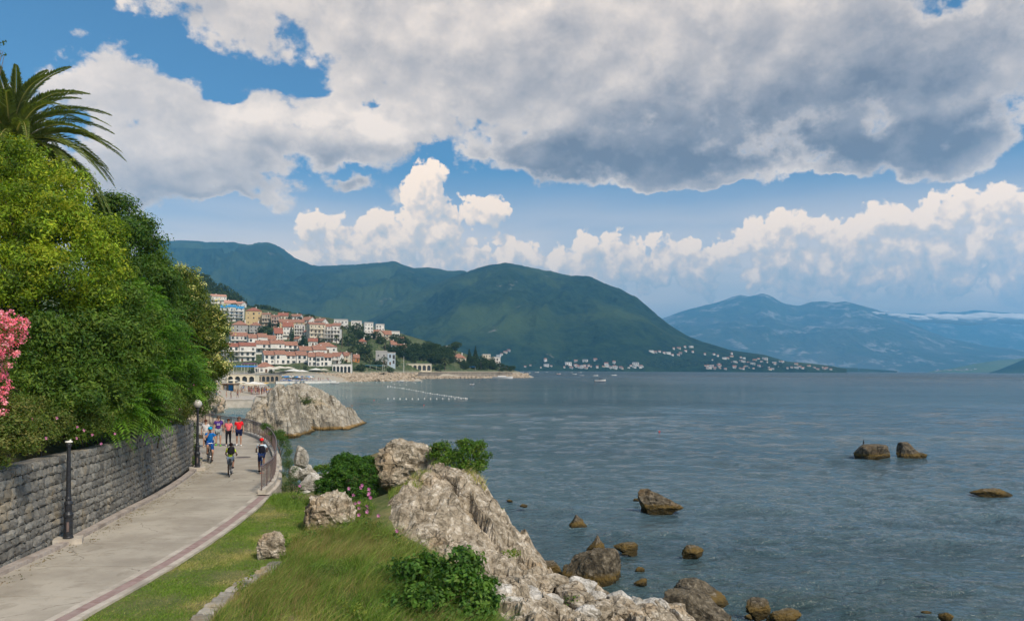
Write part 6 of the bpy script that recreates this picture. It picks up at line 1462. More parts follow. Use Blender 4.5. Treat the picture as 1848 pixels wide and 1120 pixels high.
for (px_, yt, yb, w, k, lab) in [
    (526, 590, 620, 9, 'cypress', 'tall dark cypress standing alone in front of the red-brown roofed houses'), (546.5, 604, 625, 6, 'cypress', 'shorter of the paired cypresses below the small white house'), (550.5, 602, 626, 7, 'cypress', 'taller of the paired cypresses below the small white house'),
    (541, 612, 625, 6, 'cypress', 'small cypress just left of the paired cypresses'), (574, 604, 620, 6, 'cypress', 'single cypress right of the low brown-roofed house'), (579.5, 612, 632, 6, 'cypress', 'dark cypress in front of the broad orange hipped roof'),
    (474, 588, 608, 28, 'round', 'large round green tree between the grey villa and the brown-roofed house'), (556, 566, 578, 22, 'round', 'round green tree on the skyline above the gabled houses'), (643, 582, 604, 22, 'round', 'dark round tree in front of the skyline blocks, left of the cubes'),
    (660, 621, 645, 34, 'round', 'wide green tree in the middle of the slope below the dark-red roof'), (628, 600, 625, 22, 'round', 'green tree beside the tall thin palm'), (714, 602, 619, 24, 'round', 'dark tree at the right edge of the upper town'),
    (822, 615, 641, 22, 'pine', 'umbrella-topped pine rising above the trees on the point'), (847, 630, 655, 18, 'cone', 'left fir of the pair right of the orange roof'), (858, 626, 656, 18, 'cone', 'right taller fir of the pair right of the orange roof'),
    (868, 642, 668, 26, 'round', 'bushy tree on the sea wall below the paired firs'), (787, 656, 668, 18, 'round', 'clipped round bush right of the long cream boathouse'), (689, 645, 664, 22, 'round', 'dark tree in front of the modern villa'),
    (702, 662, 672, 12, 'round', 'small round bush where the sea wall starts'), (620, 650, 668, 14, 'round', 'green tree behind the arched pavilion'), (652, 655, 670, 20, 'round', 'green tree left of the teal canopy')]:
    ttree(px_, yt, yb, w, k, lab, 'single trees in the town')
rt = random.Random(5)
for i in range(46):
    px_ = rt.uniform(715, 812); yb = rt.uniform(632, 658) if px_ > 740 else rt.uniform(622, 650); top = 609 + max(0, px_ - 745) * .25 if px_ > 735 else 622
    h = rt.uniform(13, 24); yt = max(yb - h, top + rt.uniform(0, 4)); ttree(px_, yt, max(yb, yt + 12), rt.uniform(15, 24), 'round', 'dark green broadleaf tree in the dense grove between the town and the point', 'trees of the grove between town and point', i)
for i in range(26):
    px_ = rt.uniform(830, 925); yb = rt.uniform(655, 668) if px_ < 900 else rt.uniform(661, 671); ttree(px_, yb - rt.uniform(8, 15) * (1 if px_ < 890 else .6), yb, rt.uniform(10, 18), 'round', 'low green tree on the wooded point behind the sea wall', 'low trees on the point', i)
for lab, x0, x1, yb in BL:
    if len(lab.split()) > 11: continue
    for sd_, xx in (('left', x0), ('right', x1)):
        if rt.random() < .25: continue
        h = rt.uniform(6, 12) * (1.3 if xx > 620 else 1); k_ = rt.random(); ttree(xx + rt.uniform(-1.5, 1.5), yb + 2 - h, yb + rt.uniform(.5, 2.5), h * rt.uniform(.85, 1.3), 'round', 'small tree %s of the %s' % (sd_, lab), 'garden trees between the houses', int(xx))
SPN = ['round tree highest on the green slope right of the cubes', 'dark tree on the green slope below the beige gable house', 'tree on the slope just behind the modern villa', 'tree between the two half-hidden orange-roofed houses', 'tree at the foot of the slope left of the grove', 'tree on the slope above the teal canopy', 'leaning dark tree at the left border of the grove', 'bushy tree right behind the broad date palm by the villa', 'tree half way up the green slope below the flat white terrace house', 'low bushy tree beside the blank beige gable wall', 'tree in front of the white cubes, the left one', 'tree in front of the white cubes, the right one']
for n_, (xx, yb) in zip(SPN, [(728, 622), (684, 622), (700, 632), (712, 640), (742, 642), (668, 648), (735, 632), (655, 650), (716, 626), (742, 652), (652, 612), (676, 612)]): h = rt.uniform(12, 18); ttree(xx, yb - h, yb, h * 1.15, 'round', n_, 'trees on the green slope below the cubes', xx)
# wooded hilltop: one mass
r = np.random.RandomState(12); bl = []
for px_ in np.arange(300, 446, 2.2):
    top = np.interp(px_, [300, 337, 350, 365, 380, 400, 420, 440, 446], [500, 494, 492, 496, 508, 516, 528, 545, 556])
    for k in range(7):
        yy = top + 4 + k * 6 + r.uniform(-2, 2)
        if yy < top + 44: bl.append((*P(px_ + r.uniform(-3, 3), yy, 880 - k * 9 + r.uniform(-6, 6)), r.uniform(3, 6), r.uniform(3, 6), r.uniform(3, 5)))
for px_ in np.arange(450, 720, 3.0):
    top = np.interp(px_, [450, 470, 485, 510, 540, 580, 620, 660, 720], [553, 550, 552, 562, 566, 573, 580, 586, 604])
    for k in range(3): bl.append((*P(px_ + r.uniform(-3, 3), top + 4 + k * 4, 850 + r.uniform(-10, 20)), r.uniform(2.5, 5), 4, r.uniform(2, 3.6)))
pts, nr = shell_points(r, bl, 9000, .8, -.5); Vv, Ff, Cc = leaf_cloud(r, pts, nr + [0, -.2, .4], 7, .7, 1.25, .7, [(.03, .06, .018), (.045, .08, .022), (.06, .095, .026), (.024, .048, .016)], jitter=.8)
tag(link('woodland', mesh_np('woodland', Vv, Ff, LEAF_FAR, colors=Cc)), kind='stuff')
def far_palm(px_, yt, yb, wpx, lab, D_=None, seed=0):
    x, y, z_ = base_at(px_, yb) if D_ is None else P(px_, yb, D_); h = (yb - yt) / F * y; w = wpx / F * y * .5; t = thing('palm_tree', lab, 'palm tree', (x, y, z_), 0, 'palms of the town'); r = np.random.RandomState(seed)
    MB().tube([(0, 0, -1), (.1, 0, h * .5), (0, 0, h - w * .55)], [.32, .26, .30], 7).build('trunk', BARK, t); V, C = [], []
    c = np.array([0, 0, h - w * .55])
    for k in range(34):
        a = k * 2.4; e = 1.2 - 1.9 * (k / 34); prev = c; d = np.array([math.cos(a) * math.cos(e), math.sin(a) * math.cos(e), math.sin(e)]); s_ = np.array([-math.sin(a), math.cos(a), 0])
        for q in range(4):
            t0, t1 = q / 4, (q + 1) / 4; p0 = c + d * w * t0 - np.array([0, 0, .55 * w * t0 * t0]); p1 = c + d * w * t1 - np.array([0, 0, .55 * w * t1 * t1]); w0, w1 = .16 * w * math.sin(math.pi * min(1, t0 + .12)), .16 * w * math.sin(math.pi * min(1, t1 + .02)) * (t1 < 1)
            g_ = r.uniform(.7, 1.2)
            for s in (-1, 1): V += [p0, p0 + s_ * s * w0 - [0, 0, .04 * w], p1 + s_ * s * w1 - [0, 0, .04 * w], p1]; C += [(.085 * g_, .105 * g_, .035 * g_)] * 4
    link('fronds', mesh_np('fronds', V, np.arange(len(V)).reshape(-1, 4), LEAF_FAR, colors=C), t)
far_palm(417, 631, 665, 28, 'bushy date palm right beside the blossom tree', 420, 1); far_palm(399, 640, 668, 24, 'date palm half hidden behind the blossom tree', 400, 2); far_palm(617, 586, 628, 13, 'tall thin palm with a bare trunk right of the cream apartments', None, 3)
far_palm(654.5, 588, 610, 9, 'slender palm in front of the white cubes', None, 4); far_palm(666, 638, 663, 22, 'broad date palm left of the modern villa', 540, 5); far_palm(695, 614, 634, 10, 'small palm above the modern villa', None, 6)
far_palm(803, 643, 668, 22, 'broad date palm beside the right end of the cream boathouse', 650, 7); far_palm(824, 647, 667, 14, 'smaller palm behind the orange canvas roof', 690, 8); far_palm(607, 604, 636, 12, 'palm beside the broad orange hipped roof', None, 9); far_palm(715, 612, 634, 11, 'palm in front of the half-hidden orange-roofed house', None, 10); far_palm(636, 625, 655, 18, 'bushy palm behind the orange end wall', None, 11)

# ------------------------------------------------------------------ sea wall, breakwater rocks
M_quay = grain('quay_stone', (.22, .19, .155), (.33, .285, .23), .5, .95, .4, .1, 6, c3=(.16, .14, .12), s3=.08)
qw = resample([P(693, 680, 495), P(742, 681, 545), P(752, 681, 600), P(800, 681, 636), P(860, 681, 668), P(925, 680, 706)], 6.0)
sw = thing('sea_wall', 'long grey-brown stone sea wall in front of the grove and the point', 'sea wall')
V = []; hq = [2.9, 2.9]; A = np.array(qw)[:, :2]; Bq = offset(qw, -6)[:, :2]; kq = len(qw); V = np.vstack([np.c_[A, np.full(kq, -1)], np.c_[A, np.full(kq, 4.7)], np.c_[Bq, np.full(kq, 4.7)], np.c_[Bq, np.full(kq, -1)]])
Fq = [(r_ * kq + i, r_ * kq + i + 1, ((r_ + 1) % 4) * kq + i + 1, ((r_ + 1) % 4) * kq + i) for i in range(kq - 1) for r_ in range(4)]
link('masonry', mesh_np('masonry', V, Fq, M_quay), sw)
cp = offset(qw, .3); cpi = offset(qw, -1.0); V = np.vstack([np.c_[cp[:, :2], np.full(kq, 4.705)], np.c_[cp[:, :2], np.full(kq, 5.25)], np.c_[cpi[:, :2], np.full(kq, 5.25)], np.c_[cpi[:, :2], np.full(kq, 4.705)]]); link('coping', mesh_np('coping', V, Fq, PL['stone']), sw)
def heap(name, line, width, zbase, ztop, n, smin, smax, m, seed, kind='stuff'):
    r = np.random.RandomState(seed); L = resample(line, 1.0); prot = [rock_mesh('tmp', seed * 50 + i, (1, 1, .8), m, 2, 5, .12, .05) for i in range(8)]
    pv = [np.array([v.co[:] for v in q.vertices]) for q in prot]; pf = [np.array([p_.vertices[:] for p_ in q.polygons]) for q in prot]; VV, FF, o_ = [], [], 0
    for q in prot: bpy.data.meshes.remove(q)
    for i in range(n):
        p_ = L[r.randint(len(L))]; f_ = r.rand(); s = r.uniform(smin, smax); th = r.uniform(0, 6.28); R_ = np.array(Euler((r.rand(), r.rand(), th)).to_matrix()); k = i % 8; v_ = (pv[k] * s * r.uniform(.7, 1.2, 3)) @ R_.T
        VV.append(v_ + [p_[0] + r.uniform(-1, 1) * .8, p_[1] + f_ * width, zbase + (ztop - zbase) * f_]); FF.append(pf[k] + o_); o_ += len(v_)
    return tag(link(name, mesh_np(name, np.vstack(VV), np.vstack(FF), m)), kind=kind)
M_rip = grain('breakwater_rock', (.28, .22, .15), (.50, .41, .31), .6, .95, .4, .1, 5)
heap('breakwater', [P(560, 684, 455), P(606, 688, 455), P(640, 689, 468), P(700, 688, 488), P(745, 688, 500)], 16, -.2, 4.4, 620, 1.2, 3.2, M_rip, 3)
heap('breakwater', [P(740, 683, 575), P(800, 683, 625), P(870, 682, 655)], 7, -.3, 1.6, 300, 1.0, 2.6, M_rip, 4)
heap('breakwater', [P(868, 682, 672), P(905, 682, 690), P(952, 681, 716)], 12, -.3, 3.2, 420, 1.2, 3.4, M_rip, 5)
heap('shore_rocks', [(-30, 76, 0), (-38, 92, 0), (-46, 112, 0), (-52, 132, 0), (-56, 150, 0)], 6, -.2, 2.6, 260, .7, 2.0, M_rip, 6)
heap('shore_rocks', [P(400, 716, 178), P(430, 700, 240), P(455, 692, 300)], 10, .5, 1.2, 120, .7, 1.8, M_rip, 7)

# ------------------------------------------------------------------ far villages across the bay
mts = [o for o in col.objects if o.name.startswith(('mountain', 'headland'))]
def bvh_of(o): me = o.data; return BVHTree.FromPolygons([v.co for v in me.vertices], [p_.vertices for p_ in me.polygons])
BV = [bvh_of(o) for o in mts]
def hit_far(px_, py_):
    x, s = ray(px_, py_); d = Vector((x, 1, s)).normalized(); best = None
    for b_ in BV:
        h = b_.ray_cast(Vector((0, 0, HCAM)), d, 30000)
        if h[0] is not None and (best is None or h[3] < best[3]): best = h
    return best[0] if best else None
def far_house_mesh(w, d, h, rs, wm, rm):
    mb = MB(); mb.mat(0); mb.box(-w / 2, w / 2, -d / 2, d / 2, -6, h); mb.mat(1); e = .6
    mb._add([(-w / 2 - e, -d / 2 - e, h), (w / 2 + e, -d / 2 - e, h), (w / 2 + e, d / 2 + e, h), (-w / 2 - e, d / 2 + e, h), (-w / 2 - e, 0, h + rs), (w / 2 + e, 0, h + rs)], [(0, 1, 5, 4), (2, 3, 4, 5), (1, 2, 5), (3, 0, 4), (3, 2, 1, 0)])
    mb.mat(2)
    for k in range(3):
        for r_ in range(2): xx = -w / 2 + w * (k + .5) / 3; mb.box(xx - w * .07, xx + w * .07, -d / 2 - .05, -d / 2 - .002, h * (.18 + .45 * r_), h * (.40 + .45 * r_))
    return mb.mesh('house', [wm, rm, M_glass])
FH = [far_house_mesh(14, 10, 6, 3, PL['white'], M_tile2), far_house_mesh(20, 11, 5, 4, PL['cream'], M_tile2), far_house_mesh(11, 9, 7, 4, PL['white'], M_tile), far_house_mesh(24, 12, 8, 2, PL['white'], M_flat), far_house_mesh(16, 10, 5, 4, PL['grey'], M_tile)]
rf = random.Random(9); shore = [(944, 665), (960, 665), (1000, 664)]
def fh(px_, py_, s=1.0, lab='pale house with a red roof in the village along the far shore', gr='houses of the village across the bay', k=None):
    p_ = hit_far(px_, py_)
    if p_ is None or p_.z > 400: x, s_ = ray(px_, py_); D_ = 2750; p_ = Vector((x * D_, D_, 1))
    o = link('house', FH[rf.randint(0, 4) if k is None else k], None, (p_.x, p_.y, max(p_.z, .6)), rf.uniform(-.5, .5), s * .85 * p_.y / 2900); tag(o, lab, 'house', gr)
def shore_y(px_): return 664.2 + (px_ - 950) * .0078
for i in range(70):
    px_ = rf.choice([rf.uniform(940, 1165), rf.uniform(1020, 1165), rf.uniform(1270, 1410)]); fh(px_, shore_y(px_) - rf.uniform(.6, 5.5 if px_ < 1165 else 7), rf.uniform(.35, .95))
for (a, b, s) in [(984, 651, 1.1), (1074, 650, 1.0), (1056, 652, .9), (1039, 652, .9), (1025, 658, 1.2), (1094, 658, 1.2), (1108, 655, 1.0), (1147, 658, 1.1), (1178, 636, .9)]: fh(a, b, s)
for (a, b) in [(1175, 635), (1183, 636), (1190, 635), (1198, 637), (1206, 638), (1213, 641), (1224, 641), (1228, 638), (1237, 634), (1236, 627), (1247, 627), (1216, 630), (1225, 629), (1250, 636), (1272, 640), (1288, 640), (1295, 643), (1320, 639)]: fh(a, b, .8, 'house lit pale on the slope above the far village', 'houses scattered on the far slope')
for i in range(52):
    px_ = rf.uniform(1280, 1500); top = np.interp(px_, [1280, 1320, 1370, 1420, 1500], [650, 643, 646, 655, 665]); fh(px_, rf.uniform(top, shore_y(px_) - .5), rf.uniform(.5, .9), 'pale house in the village at the low end of the far mountain', 'houses at the low end of the mountain')
for i in range(26): px_ = rf.uniform(1688, 1762); fh(px_, 669.6 - rf.uniform(0, 2.5) - (px_ - 1690) * .02, .35, 'tiny pale house on the distant green spit', 'houses on the distant spit')
for (a, b) in [(905, 640), (912, 636), (900, 643), (918, 633), (893, 648)]: fh(a, b, .8, 'white house alone on the mountain foot behind the point', 'houses behind the point')
# far shore trees band: one mass

def shore_trees(x0, x1, n, hmax, seed):
    r = np.random.RandomState(seed); pts = []
    for i in range(n):
        px_ = r.uniform(x0, x1); p_ = hit_far(px_, shore_y(px_) - r.uniform(.8, hmax))
        if p_ is not None and p_.z < 300: pts.append((p_.x, p_.y + 14, p_.z + r.uniform(1, 6)))
    pts = np.array(pts); nr = np.tile([0, -.5, .8], (len(pts), 1)); V, Fq, C = leaf_cloud(r, pts, nr, 9, 5.0, 6.5, .8, [(.018, .042, .016), (.03, .06, .02), (.014, .034, .014)], jitter=.9)
    tag(link('woodland', mesh_np('woodland', V, Fq, LEAF_FAR, colors=C)), kind='stuff')
shore_trees(940, 1420, 700, 14, 3)
# ================================================================== STREET LAMPS
M_lamp = plain('lamp_paint', (.035, .038, .045), .45, .4, .3, 20); M_ped = M_cream
lr = np.random.RandomState(31); Lq = LL[(LL[:, 1] > 15) & (LL[:, 1] < 46)]; kq_ = lr.randint(len(Lq), size=520); jit = np.abs(lr.normal(size=520)) * .28
lp = offset(LL, .06)[(LL[:, 1] > 15) & (LL[:, 1] < 46)][kq_] * 1.0; lo2 = offset(LL, 1.06)[(LL[:, 1] > 15) & (LL[:, 1] < 46)][kq_]; lp = lp + (lo2 - lp) * np.minimum(jit, 1.3)[:, None]; lp[:, 2] = ZP + .012
lp[:, :2] += lr.normal(size=(520, 2)) * .2 * [0, 1]
V_, F_, C_ = leaf_cloud(lr, lp, np.tile([0, 0, 4.0], (520, 1)), 3, .05, .045, .6, [(.16, .11, .05), (.10, .075, .04), (.22, .17, .08), (.12, .12, .04)], jitter=.2, flat=.02)
V_[:, 2] = np.maximum(V_[:, 2], ZP + .006); tag(link('fallen_leaves', mesh_np('fallen_leaves', V_, F_, LEAF, colors=C_)), kind='stuff')
M_globe = mat('opal_glass', color=(.50, .48, .44), rough=.25, spec=.5)
def lamp(label, px_, py_, globe, h=2.95, broken=False):
    x, y, z_ = G(px_, py_, ZP); t = thing('street_lamp', label, 'street lamp', (x, y, ZP + .10), .4)
    MB().box(-.36, .36, -.22, .30, -.14, .05).build('plinth', M_ped, t)
    prof = [(.135, .05), (.135, .09), (.12, .11), (.115, .62), (.135, .66), (.135, .72), (.11, .76), (.095, .80), (.10, .98), (.115, 1.02), (.10, 1.07), (.075, 1.10), (.085, 1.16), (.065, 1.22), (.058, 1.9), (.048, h - .12), (.075, h - .09), (.075, h - .04), (.05, h)]
    MB().lathe(prof, 16).build('pole', M_lamp, t, False)
    m2 = MB(); m2.box(-.03, .03, -.124, -.119, .25, .52); m2.build('hatch', M_rail, t)
    if globe:
        MB().lathe([(.06, h), (.11, h + .03), (.11, h + .06)], 14).build('collar', M_lamp, t); bm = bmesh.new(); bmesh.ops.create_uvsphere(bm, u_segments=24, v_segments=16, radius=.20); me = bpy.data.meshes.new('globe'); bm.to_mesh(me); bm.free(); me.materials.append(M_globe)
        me.polygons.foreach_set('use_smooth', [True] * len(me.polygons)); link('globe', me, t, (0, 0, h + .23)); MB().lathe([(.01, h + .42), (.06, h + .425), (.03, h + .445), (.01, h + .45)], 10).build('cap', M_lamp, t)
    else:
        MB().lathe([(.06, h), (.10, h + .02), (.09, h + .05), (.03, h + .06)], 12).build('collar', M_wht, t); MB().tube([(.02, 0, h + .05), (.05, 0, h + .09)], .02, 6).build('bulb_holder', M_wht, t)
lamp('dark iron lamp post without its globe, the nearer one against the stone wall', 123, 980, False, 2.72)
lamp('dark iron lamp post with a white globe beside the end of the stone wall', 356, 848, True, 2.85)
man = thing('manhole_cover', 'worn round manhole cover set in the promenade behind the cyclists', 'manhole cover', (*G(439, 825, ZP)[:2], ZP + .002)); MB().lathe([(.46, 0), (.46, .012), (.40, .014)], 24).build('rim', M_kerb, man); MB().lathe([(.39, .001), (.39, .018), (.2, .02)], 24).build('lid', plain('worn_iron', (.14, .12, .10), .7, .3), man)

# ================================================================== PEOPLE
def skin_mesh(joints, edges, m, root, sub=1, name='body'):
    ks = list(joints); me = bpy.data.meshes.new(name); me.from_pydata([joints[k][:3] for k in ks], [(ks.index(a), ks.index(b)) for a, b in edges], []); o = bpy.data.objects.new('tmp', me); col.objects.link(o)
    o.modifiers.new('s', 'SKIN'); sk = me.skin_vertices[0].data
    for i, k in enumerate(ks):
        r = joints[k][3]; sk[i].radius = (r, r) if not isinstance(r, tuple) else r; sk[i].use_root = (k == root)
    if sub: mod = o.modifiers.new('b', 'SUBSURF'); mod.levels = sub; mod.render_levels = sub
    dg = bpy.context.evaluated_depsgraph_get(); ev = o.evaluated_get(dg); out_ = bpy.data.meshes.new_from_object(ev, depsgraph=dg); out_.name = name
    bpy.data.objects.remove(o); out_.materials.clear(); out_.materials.append(m); out_.polygons.foreach_set('use_smooth', [True] * len(out_.polygons)); return out_
M_skin = mat('skin', color=(.42, .23, .15), rough=.55); M_skin2 = mat('tanned_skin', color=(.24, .12, .075), rough=.55)
_cm = {}
def cloth(c, r=.85):
    k = tuple(c)
    if k not in _cm: _cm[k] = plain('cloth_%d' % len(_cm), c, r, 0, .15, 14, .1)
    return _cm[k]
def pose(kind, step=0.0, arm=None):
    """joints of a 1.75 m figure facing +Y, feet on z = 0"""
    J = {}
    if kind == 'walk':
        J['pelvis'] = (0, 0, .95); J['waist'] = (0, .0, 1.08); J['chest'] = (0, .01, 1.30); J['neck'] = (0, .015, 1.47); J['head'] = (0, .035, 1.62)
        for s, n in ((-1, 'L'), (1, 'R')):
            f = step * s; J[n + 'sh'] = (s * .175, 0, 1.41); J[n + 'el'] = (s * .24, -.04 - f * .10, 1.14); J[n + 'wr'] = (s * .25, .06 - f * .22, .90)
            J[n + 'hip'] = (s * .095, 0, .90); J[n + 'kn'] = (s * .11, .05 + f * .16, .50); J[n + 'an'] = (s * .115, f * .26 - .02, .09 + (.05 if f < 0 else 0)); J[n + 'to'] = (s * .14, f * .26 + .13, .035)
    if kind == 'ride':
        J['pelvis'] = (0, -.12, .98); J['waist'] = (0, -.07, 1.11); J['chest'] = (0, .04, 1.31); J['neck'] = (0, .12, 1.46); J['head'] = (0, .17, 1.60)
        for s, n in ((-1, 'L'), (1, 'R')):
            f = step * s; J[n + 'sh'] = (s * .17, .07, 1.39); J[n + 'el'] = (s * .27, .16, 1.17); J[n + 'wr'] = (s * .25, .40, 1.06)
            J[n + 'hip'] = (s * .09, -.10, .94); J[n + 'kn'] = (s * .12, .25, .66 + f * .14); J[n + 'an'] = (s * .11, .02 + f * .02, .30 + f * .17); J[n + 'to'] = (s * .12, .17 + f * .02, .25 + f * .17)
    if arm: J.update(arm)
    return J
def person(label, loc, heading, h, kind, step, shirt, lower, skin=M_skin, hair=(.04, .025, .015), long_hair=False, trousers=False, shoes=(.7, .7, .7), stout=1.0, arm=None, hat=None, cat='person', glasses=False, group=None):
    s_ = h / 1.75; J = pose(kind, step, arm); t = thing('person', label, cat, loc, heading, group, s_); st = stout
    R = {'pelvis': .125 * st, 'waist': .115 * st, 'chest': .135 * st, 'neck': .052, 'head': .07}
    j = {k: (*J[k], R[k]) for k in R}
    hx, hy, hz = J['head']; nx_, ny_, nz_ = J['neck']
    j['jaw'] = (hx, hy + .012, hz - .045, .062); j['head'] = (hx, hy, hz + .035, .083); j['crown'] = (hx, hy - .008, hz + .105, .055)
    ed = [('pelvis', 'waist'), ('waist', 'chest'), ('chest', 'neck'), ('neck', 'jaw'), ('jaw', 'head'), ('head', 'crown')]
    for n, s in (('L', -1), ('R', 1)):
        j[n + 'sh'] = (*J[n + 'sh'], .062 * st); j[n + 'el'] = (*J[n + 'el'], .042 * st); j[n + 'wr'] = (*J[n + 'wr'], .028)
        w = np.array(J[n + 'wr']); e = np.array(J[n + 'el']); d = (w - e) / np.linalg.norm(w - e); sd = np.cross(d, [0, 0, 1.0]) if abs(d[2]) < .8 else np.array([0, 1.0, 0]); sd = sd / np.linalg.norm(sd)
        p_ = w + d * .055; j[n + 'pa'] = (*p_, (.034, .018)); ed += [('chest', n + 'sh'), (n + 'sh', n + 'el'), (n + 'el', n + 'wr'), (n + 'wr', n + 'pa')]
        for q in range(4):
            o_ = (q - 1.5) * .017; L_ = (.062, .075, .070, .055)[q]; a = p_ + d * .03 + sd * o_; b = a + d * L_ * .55 ; c = b + d * L_ * .4 + np.array([0, .015, -.01]); j[n + 'f%da' % q] = (*a, .009); j[n + 'f%db' % q] = (*b, .0085); j[n + 'f%dc' % q] = (*c, .007)
            ed += [(n + 'pa', n + 'f%da' % q), (n + 'f%da' % q, n + 'f%db' % q), (n + 'f%db' % q, n + 'f%dc' % q)]
        a = w + d * .03 + sd * .035; b = a + d * .035 + sd * .018; j[n + 'ta'] = (*a, .011); j[n + 'tb'] = (*b, .009); ed += [(n + 'wr', n + 'ta'), (n + 'ta', n + 'tb')]
        j[n + 'hip'] = (*J[n + 'hip'], .095 * st); j[n + 'kn'] = (*J[n + 'kn'], .058); j[n + 'ca'] = (*(np.array(J[n + 'kn']) * .68 + np.array(J[n + 'an']) * .32 - [0, .015, 0]), .056); j[n + 'an'] = (*J[n + 'an'], .036); j[n + 'to'] = (*J[n + 'to'], .032)
        ed += [('pelvis', n + 'hip'), (n + 'hip', n + 'kn'), (n + 'kn', n + 'ca'), (n + 'ca', n + 'an'), (n + 'an', n + 'to')]
    bodym = skin_mesh(j, ed, skin, 'pelvis'); b = link('body', bodym, t)
    # face: nose, eyes, mouth and ears
    f_ = MB(); fy = hy + .085; f_.mat(0); f_.tube([(hx, fy - .01, hz + .045), (hx, fy + .018, hz + .01), (hx, fy - .004, hz - .002)], [.008, .014, .010], 6)
    for s in (-1, 1): f_.lathe([(.004, -.028), (.016, -.018), (.02, .01), (.008, .03)], 6, (hx + s * .082, hy, hz + .02))
    f_.mat(1)
    for s in (-1, 1): f_.box(hx + s * .03 - .011, hx + s * .03 + .011, fy - .012, fy + .003, hz + .036, hz + .050)
    f_.mat(2); f_.box(hx - .024, hx + .024, fy - .018, fy - .004, hz - .038, hz - .028); f_.build('face', [skin, cloth((.02, .02, .02)), cloth((.30, .09, .08))], t, True)
    # clothing follows the body, a little outside it
    sh = {'pelvis': (*J['pelvis'][:2], J['pelvis'][2] - .02, .142 * st), 'waist': (*J['waist'], .135 * st), 'chest': (*J['chest'], .150 * st), 'neck': (*(np.array(J['chest']) * .3 + np.array(J['neck']) * .7), .075)}; es = [('pelvis', 'waist'), ('waist', 'chest'), ('chest', 'neck')]
    for n in 'LR':
        sh[n + 'sh'] = (*J[n + 'sh'], .075 * st); sh[n + 'm'] = (*(np.array(J[n + 'sh']) * .35 + np.array(J[n + 'el']) * .65), .066 * st); es += [('chest', n + 'sh'), (n + 'sh', n + 'm')]
    link('shirt', skin_mesh(sh, es, cloth(shirt), 'pelvis', name='shirt'), t)
    lo = {'pelvis': (*J['pelvis'][:2], J['pelvis'][2] - .01, .140 * st)}; el_ = []
    for n in 'LR':
        k_ = .95 if trousers else .88; kn = np.array(J[n + 'hip']) * (1 - k_) + np.array(J[n + 'kn']) * k_; lo[n + 'hip'] = (*J[n + 'hip'], .108 * st); lo[n + 'kn'] = (*kn, .080 if not trousers else .072); el_ += [('pelvis', n + 'hip'), (n + 'hip', n + 'kn')]
        if trousers: lo[n + 'an'] = (*(np.array(J[n + 'an']) + [0, 0, .03]), .058); el_.append((n + 'kn', n + 'an'))
    link('trousers' if trousers else 'shorts', skin_mesh(lo, el_, cloth(lower), 'pelvis', name='lower'), t)
    for n in 'LR': 
        a, c = np.array(J[n + 'an']), np.array(J[n + 'to']); mb = MB(); mb.tube([a - [0, .05, .045], a + [0, 0, -.035], c + [0, 0, 0], c + [0, .05, -.005]], [.040, .048, .046, .026], 8); mb.build('shoe', cloth(shoes), t, True)
    if hat is None:
        hm = MB(); hm.lathe([(.10, -.03), (.102, .02), (.094, .065), (.065, .10), (.02, .115)], 12, (hx, hy - .022, hz + .035))
        if long_hair: hm.tube([(hx, hy - .07, hz + .06), (hx, hy - .095, hz - .05), (hx, hy - .09, hz - .17)], [.07, .075, .045], 8)
        hm.build('hair', cloth(hair), t, True)
    else:
        hm = MB(); hm.lathe([(.108, -.0), (.108, .035), (.095, .08), (.06, .108), (.01, .118)], 14, (hx, hy - .01, hz + .045)); sgn = hat[1]
        hm._add([(hx - .07, hy + sgn * .07, hz + .05), (hx + .07, hy + sgn * .07, hz + .05), (hx + .05, hy + sgn * .19, hz + .04), (hx - .05, hy + sgn * .19, hz + .04), (hx - .07, hy + sgn * .07, hz + .062), (hx + .07, hy + sgn * .07, hz + .062), (hx + .05, hy + sgn * .19, hz + .05), (hx - .05, hy + sgn * .19, hz + .05)], [(0, 3, 2, 1), (4, 5, 6, 7), (0, 1, 5, 4), (1, 2, 6, 5), (2, 3, 7, 6), (3, 0, 4, 7)])
        hm.build('cap', cloth(hat[0]), t, True)
    if glasses: MB().box(hx - .06, hx + .06, fy - .005, fy + .012, hz + .03, hz + .058).build('sunglasses', cloth((.01, .01, .01)), t)
    return t, J
PIs = math.pi
person('woman in a white top carrying a handbag, leftmost of the four walkers', G(371, 806, ZP), PIs + .42, 1.68, 'walk', .5, (.62, .60, .60), (.42, .38, .34), long_hair=True, hair=(.10, .035, .02), glasses=True, shoes=(.5, .4, .3))
tp, _ = person('tall man in a purple T-shirt and grey shorts walking behind the cyclist in blue', G(394, 804, ZP), PIs + .33, 1.88, 'walk', -.7, (.085, .04, .22), (.30, .33, .34), hair=(.10, .08, .06), stout=1.2, shoes=(.12, .45, .06))
MB().box(-.09, .09, .166, .170, 1.22, 1.27).box(-.06, -.02, .166, .171, 1.29, 1.33).box(.02, .06, .166, .171, 1.29, 1.33).build('shirt_print', cloth((.55, .50, .60)), tp)
person('woman in a coral pink T-shirt and black trousers between two men', G(412, 804, ZP), PIs + .34, 1.70, 'walk', .45, (.78, .18, .20), (.015, .015, .02), long_hair=True, hair=(.07, .025, .015), trousers=True, shoes=(.45, .43, .42))
person('man in a red T-shirt and navy shorts, rightmost of the walkers', G(431, 804, ZP), PIs + .30, 1.82, 'walk', -.35, (.72, .02, .03), (.012, .018, .06), hair=(.12, .07, .05), stout=1.15, shoes=(.75, .74, .72))
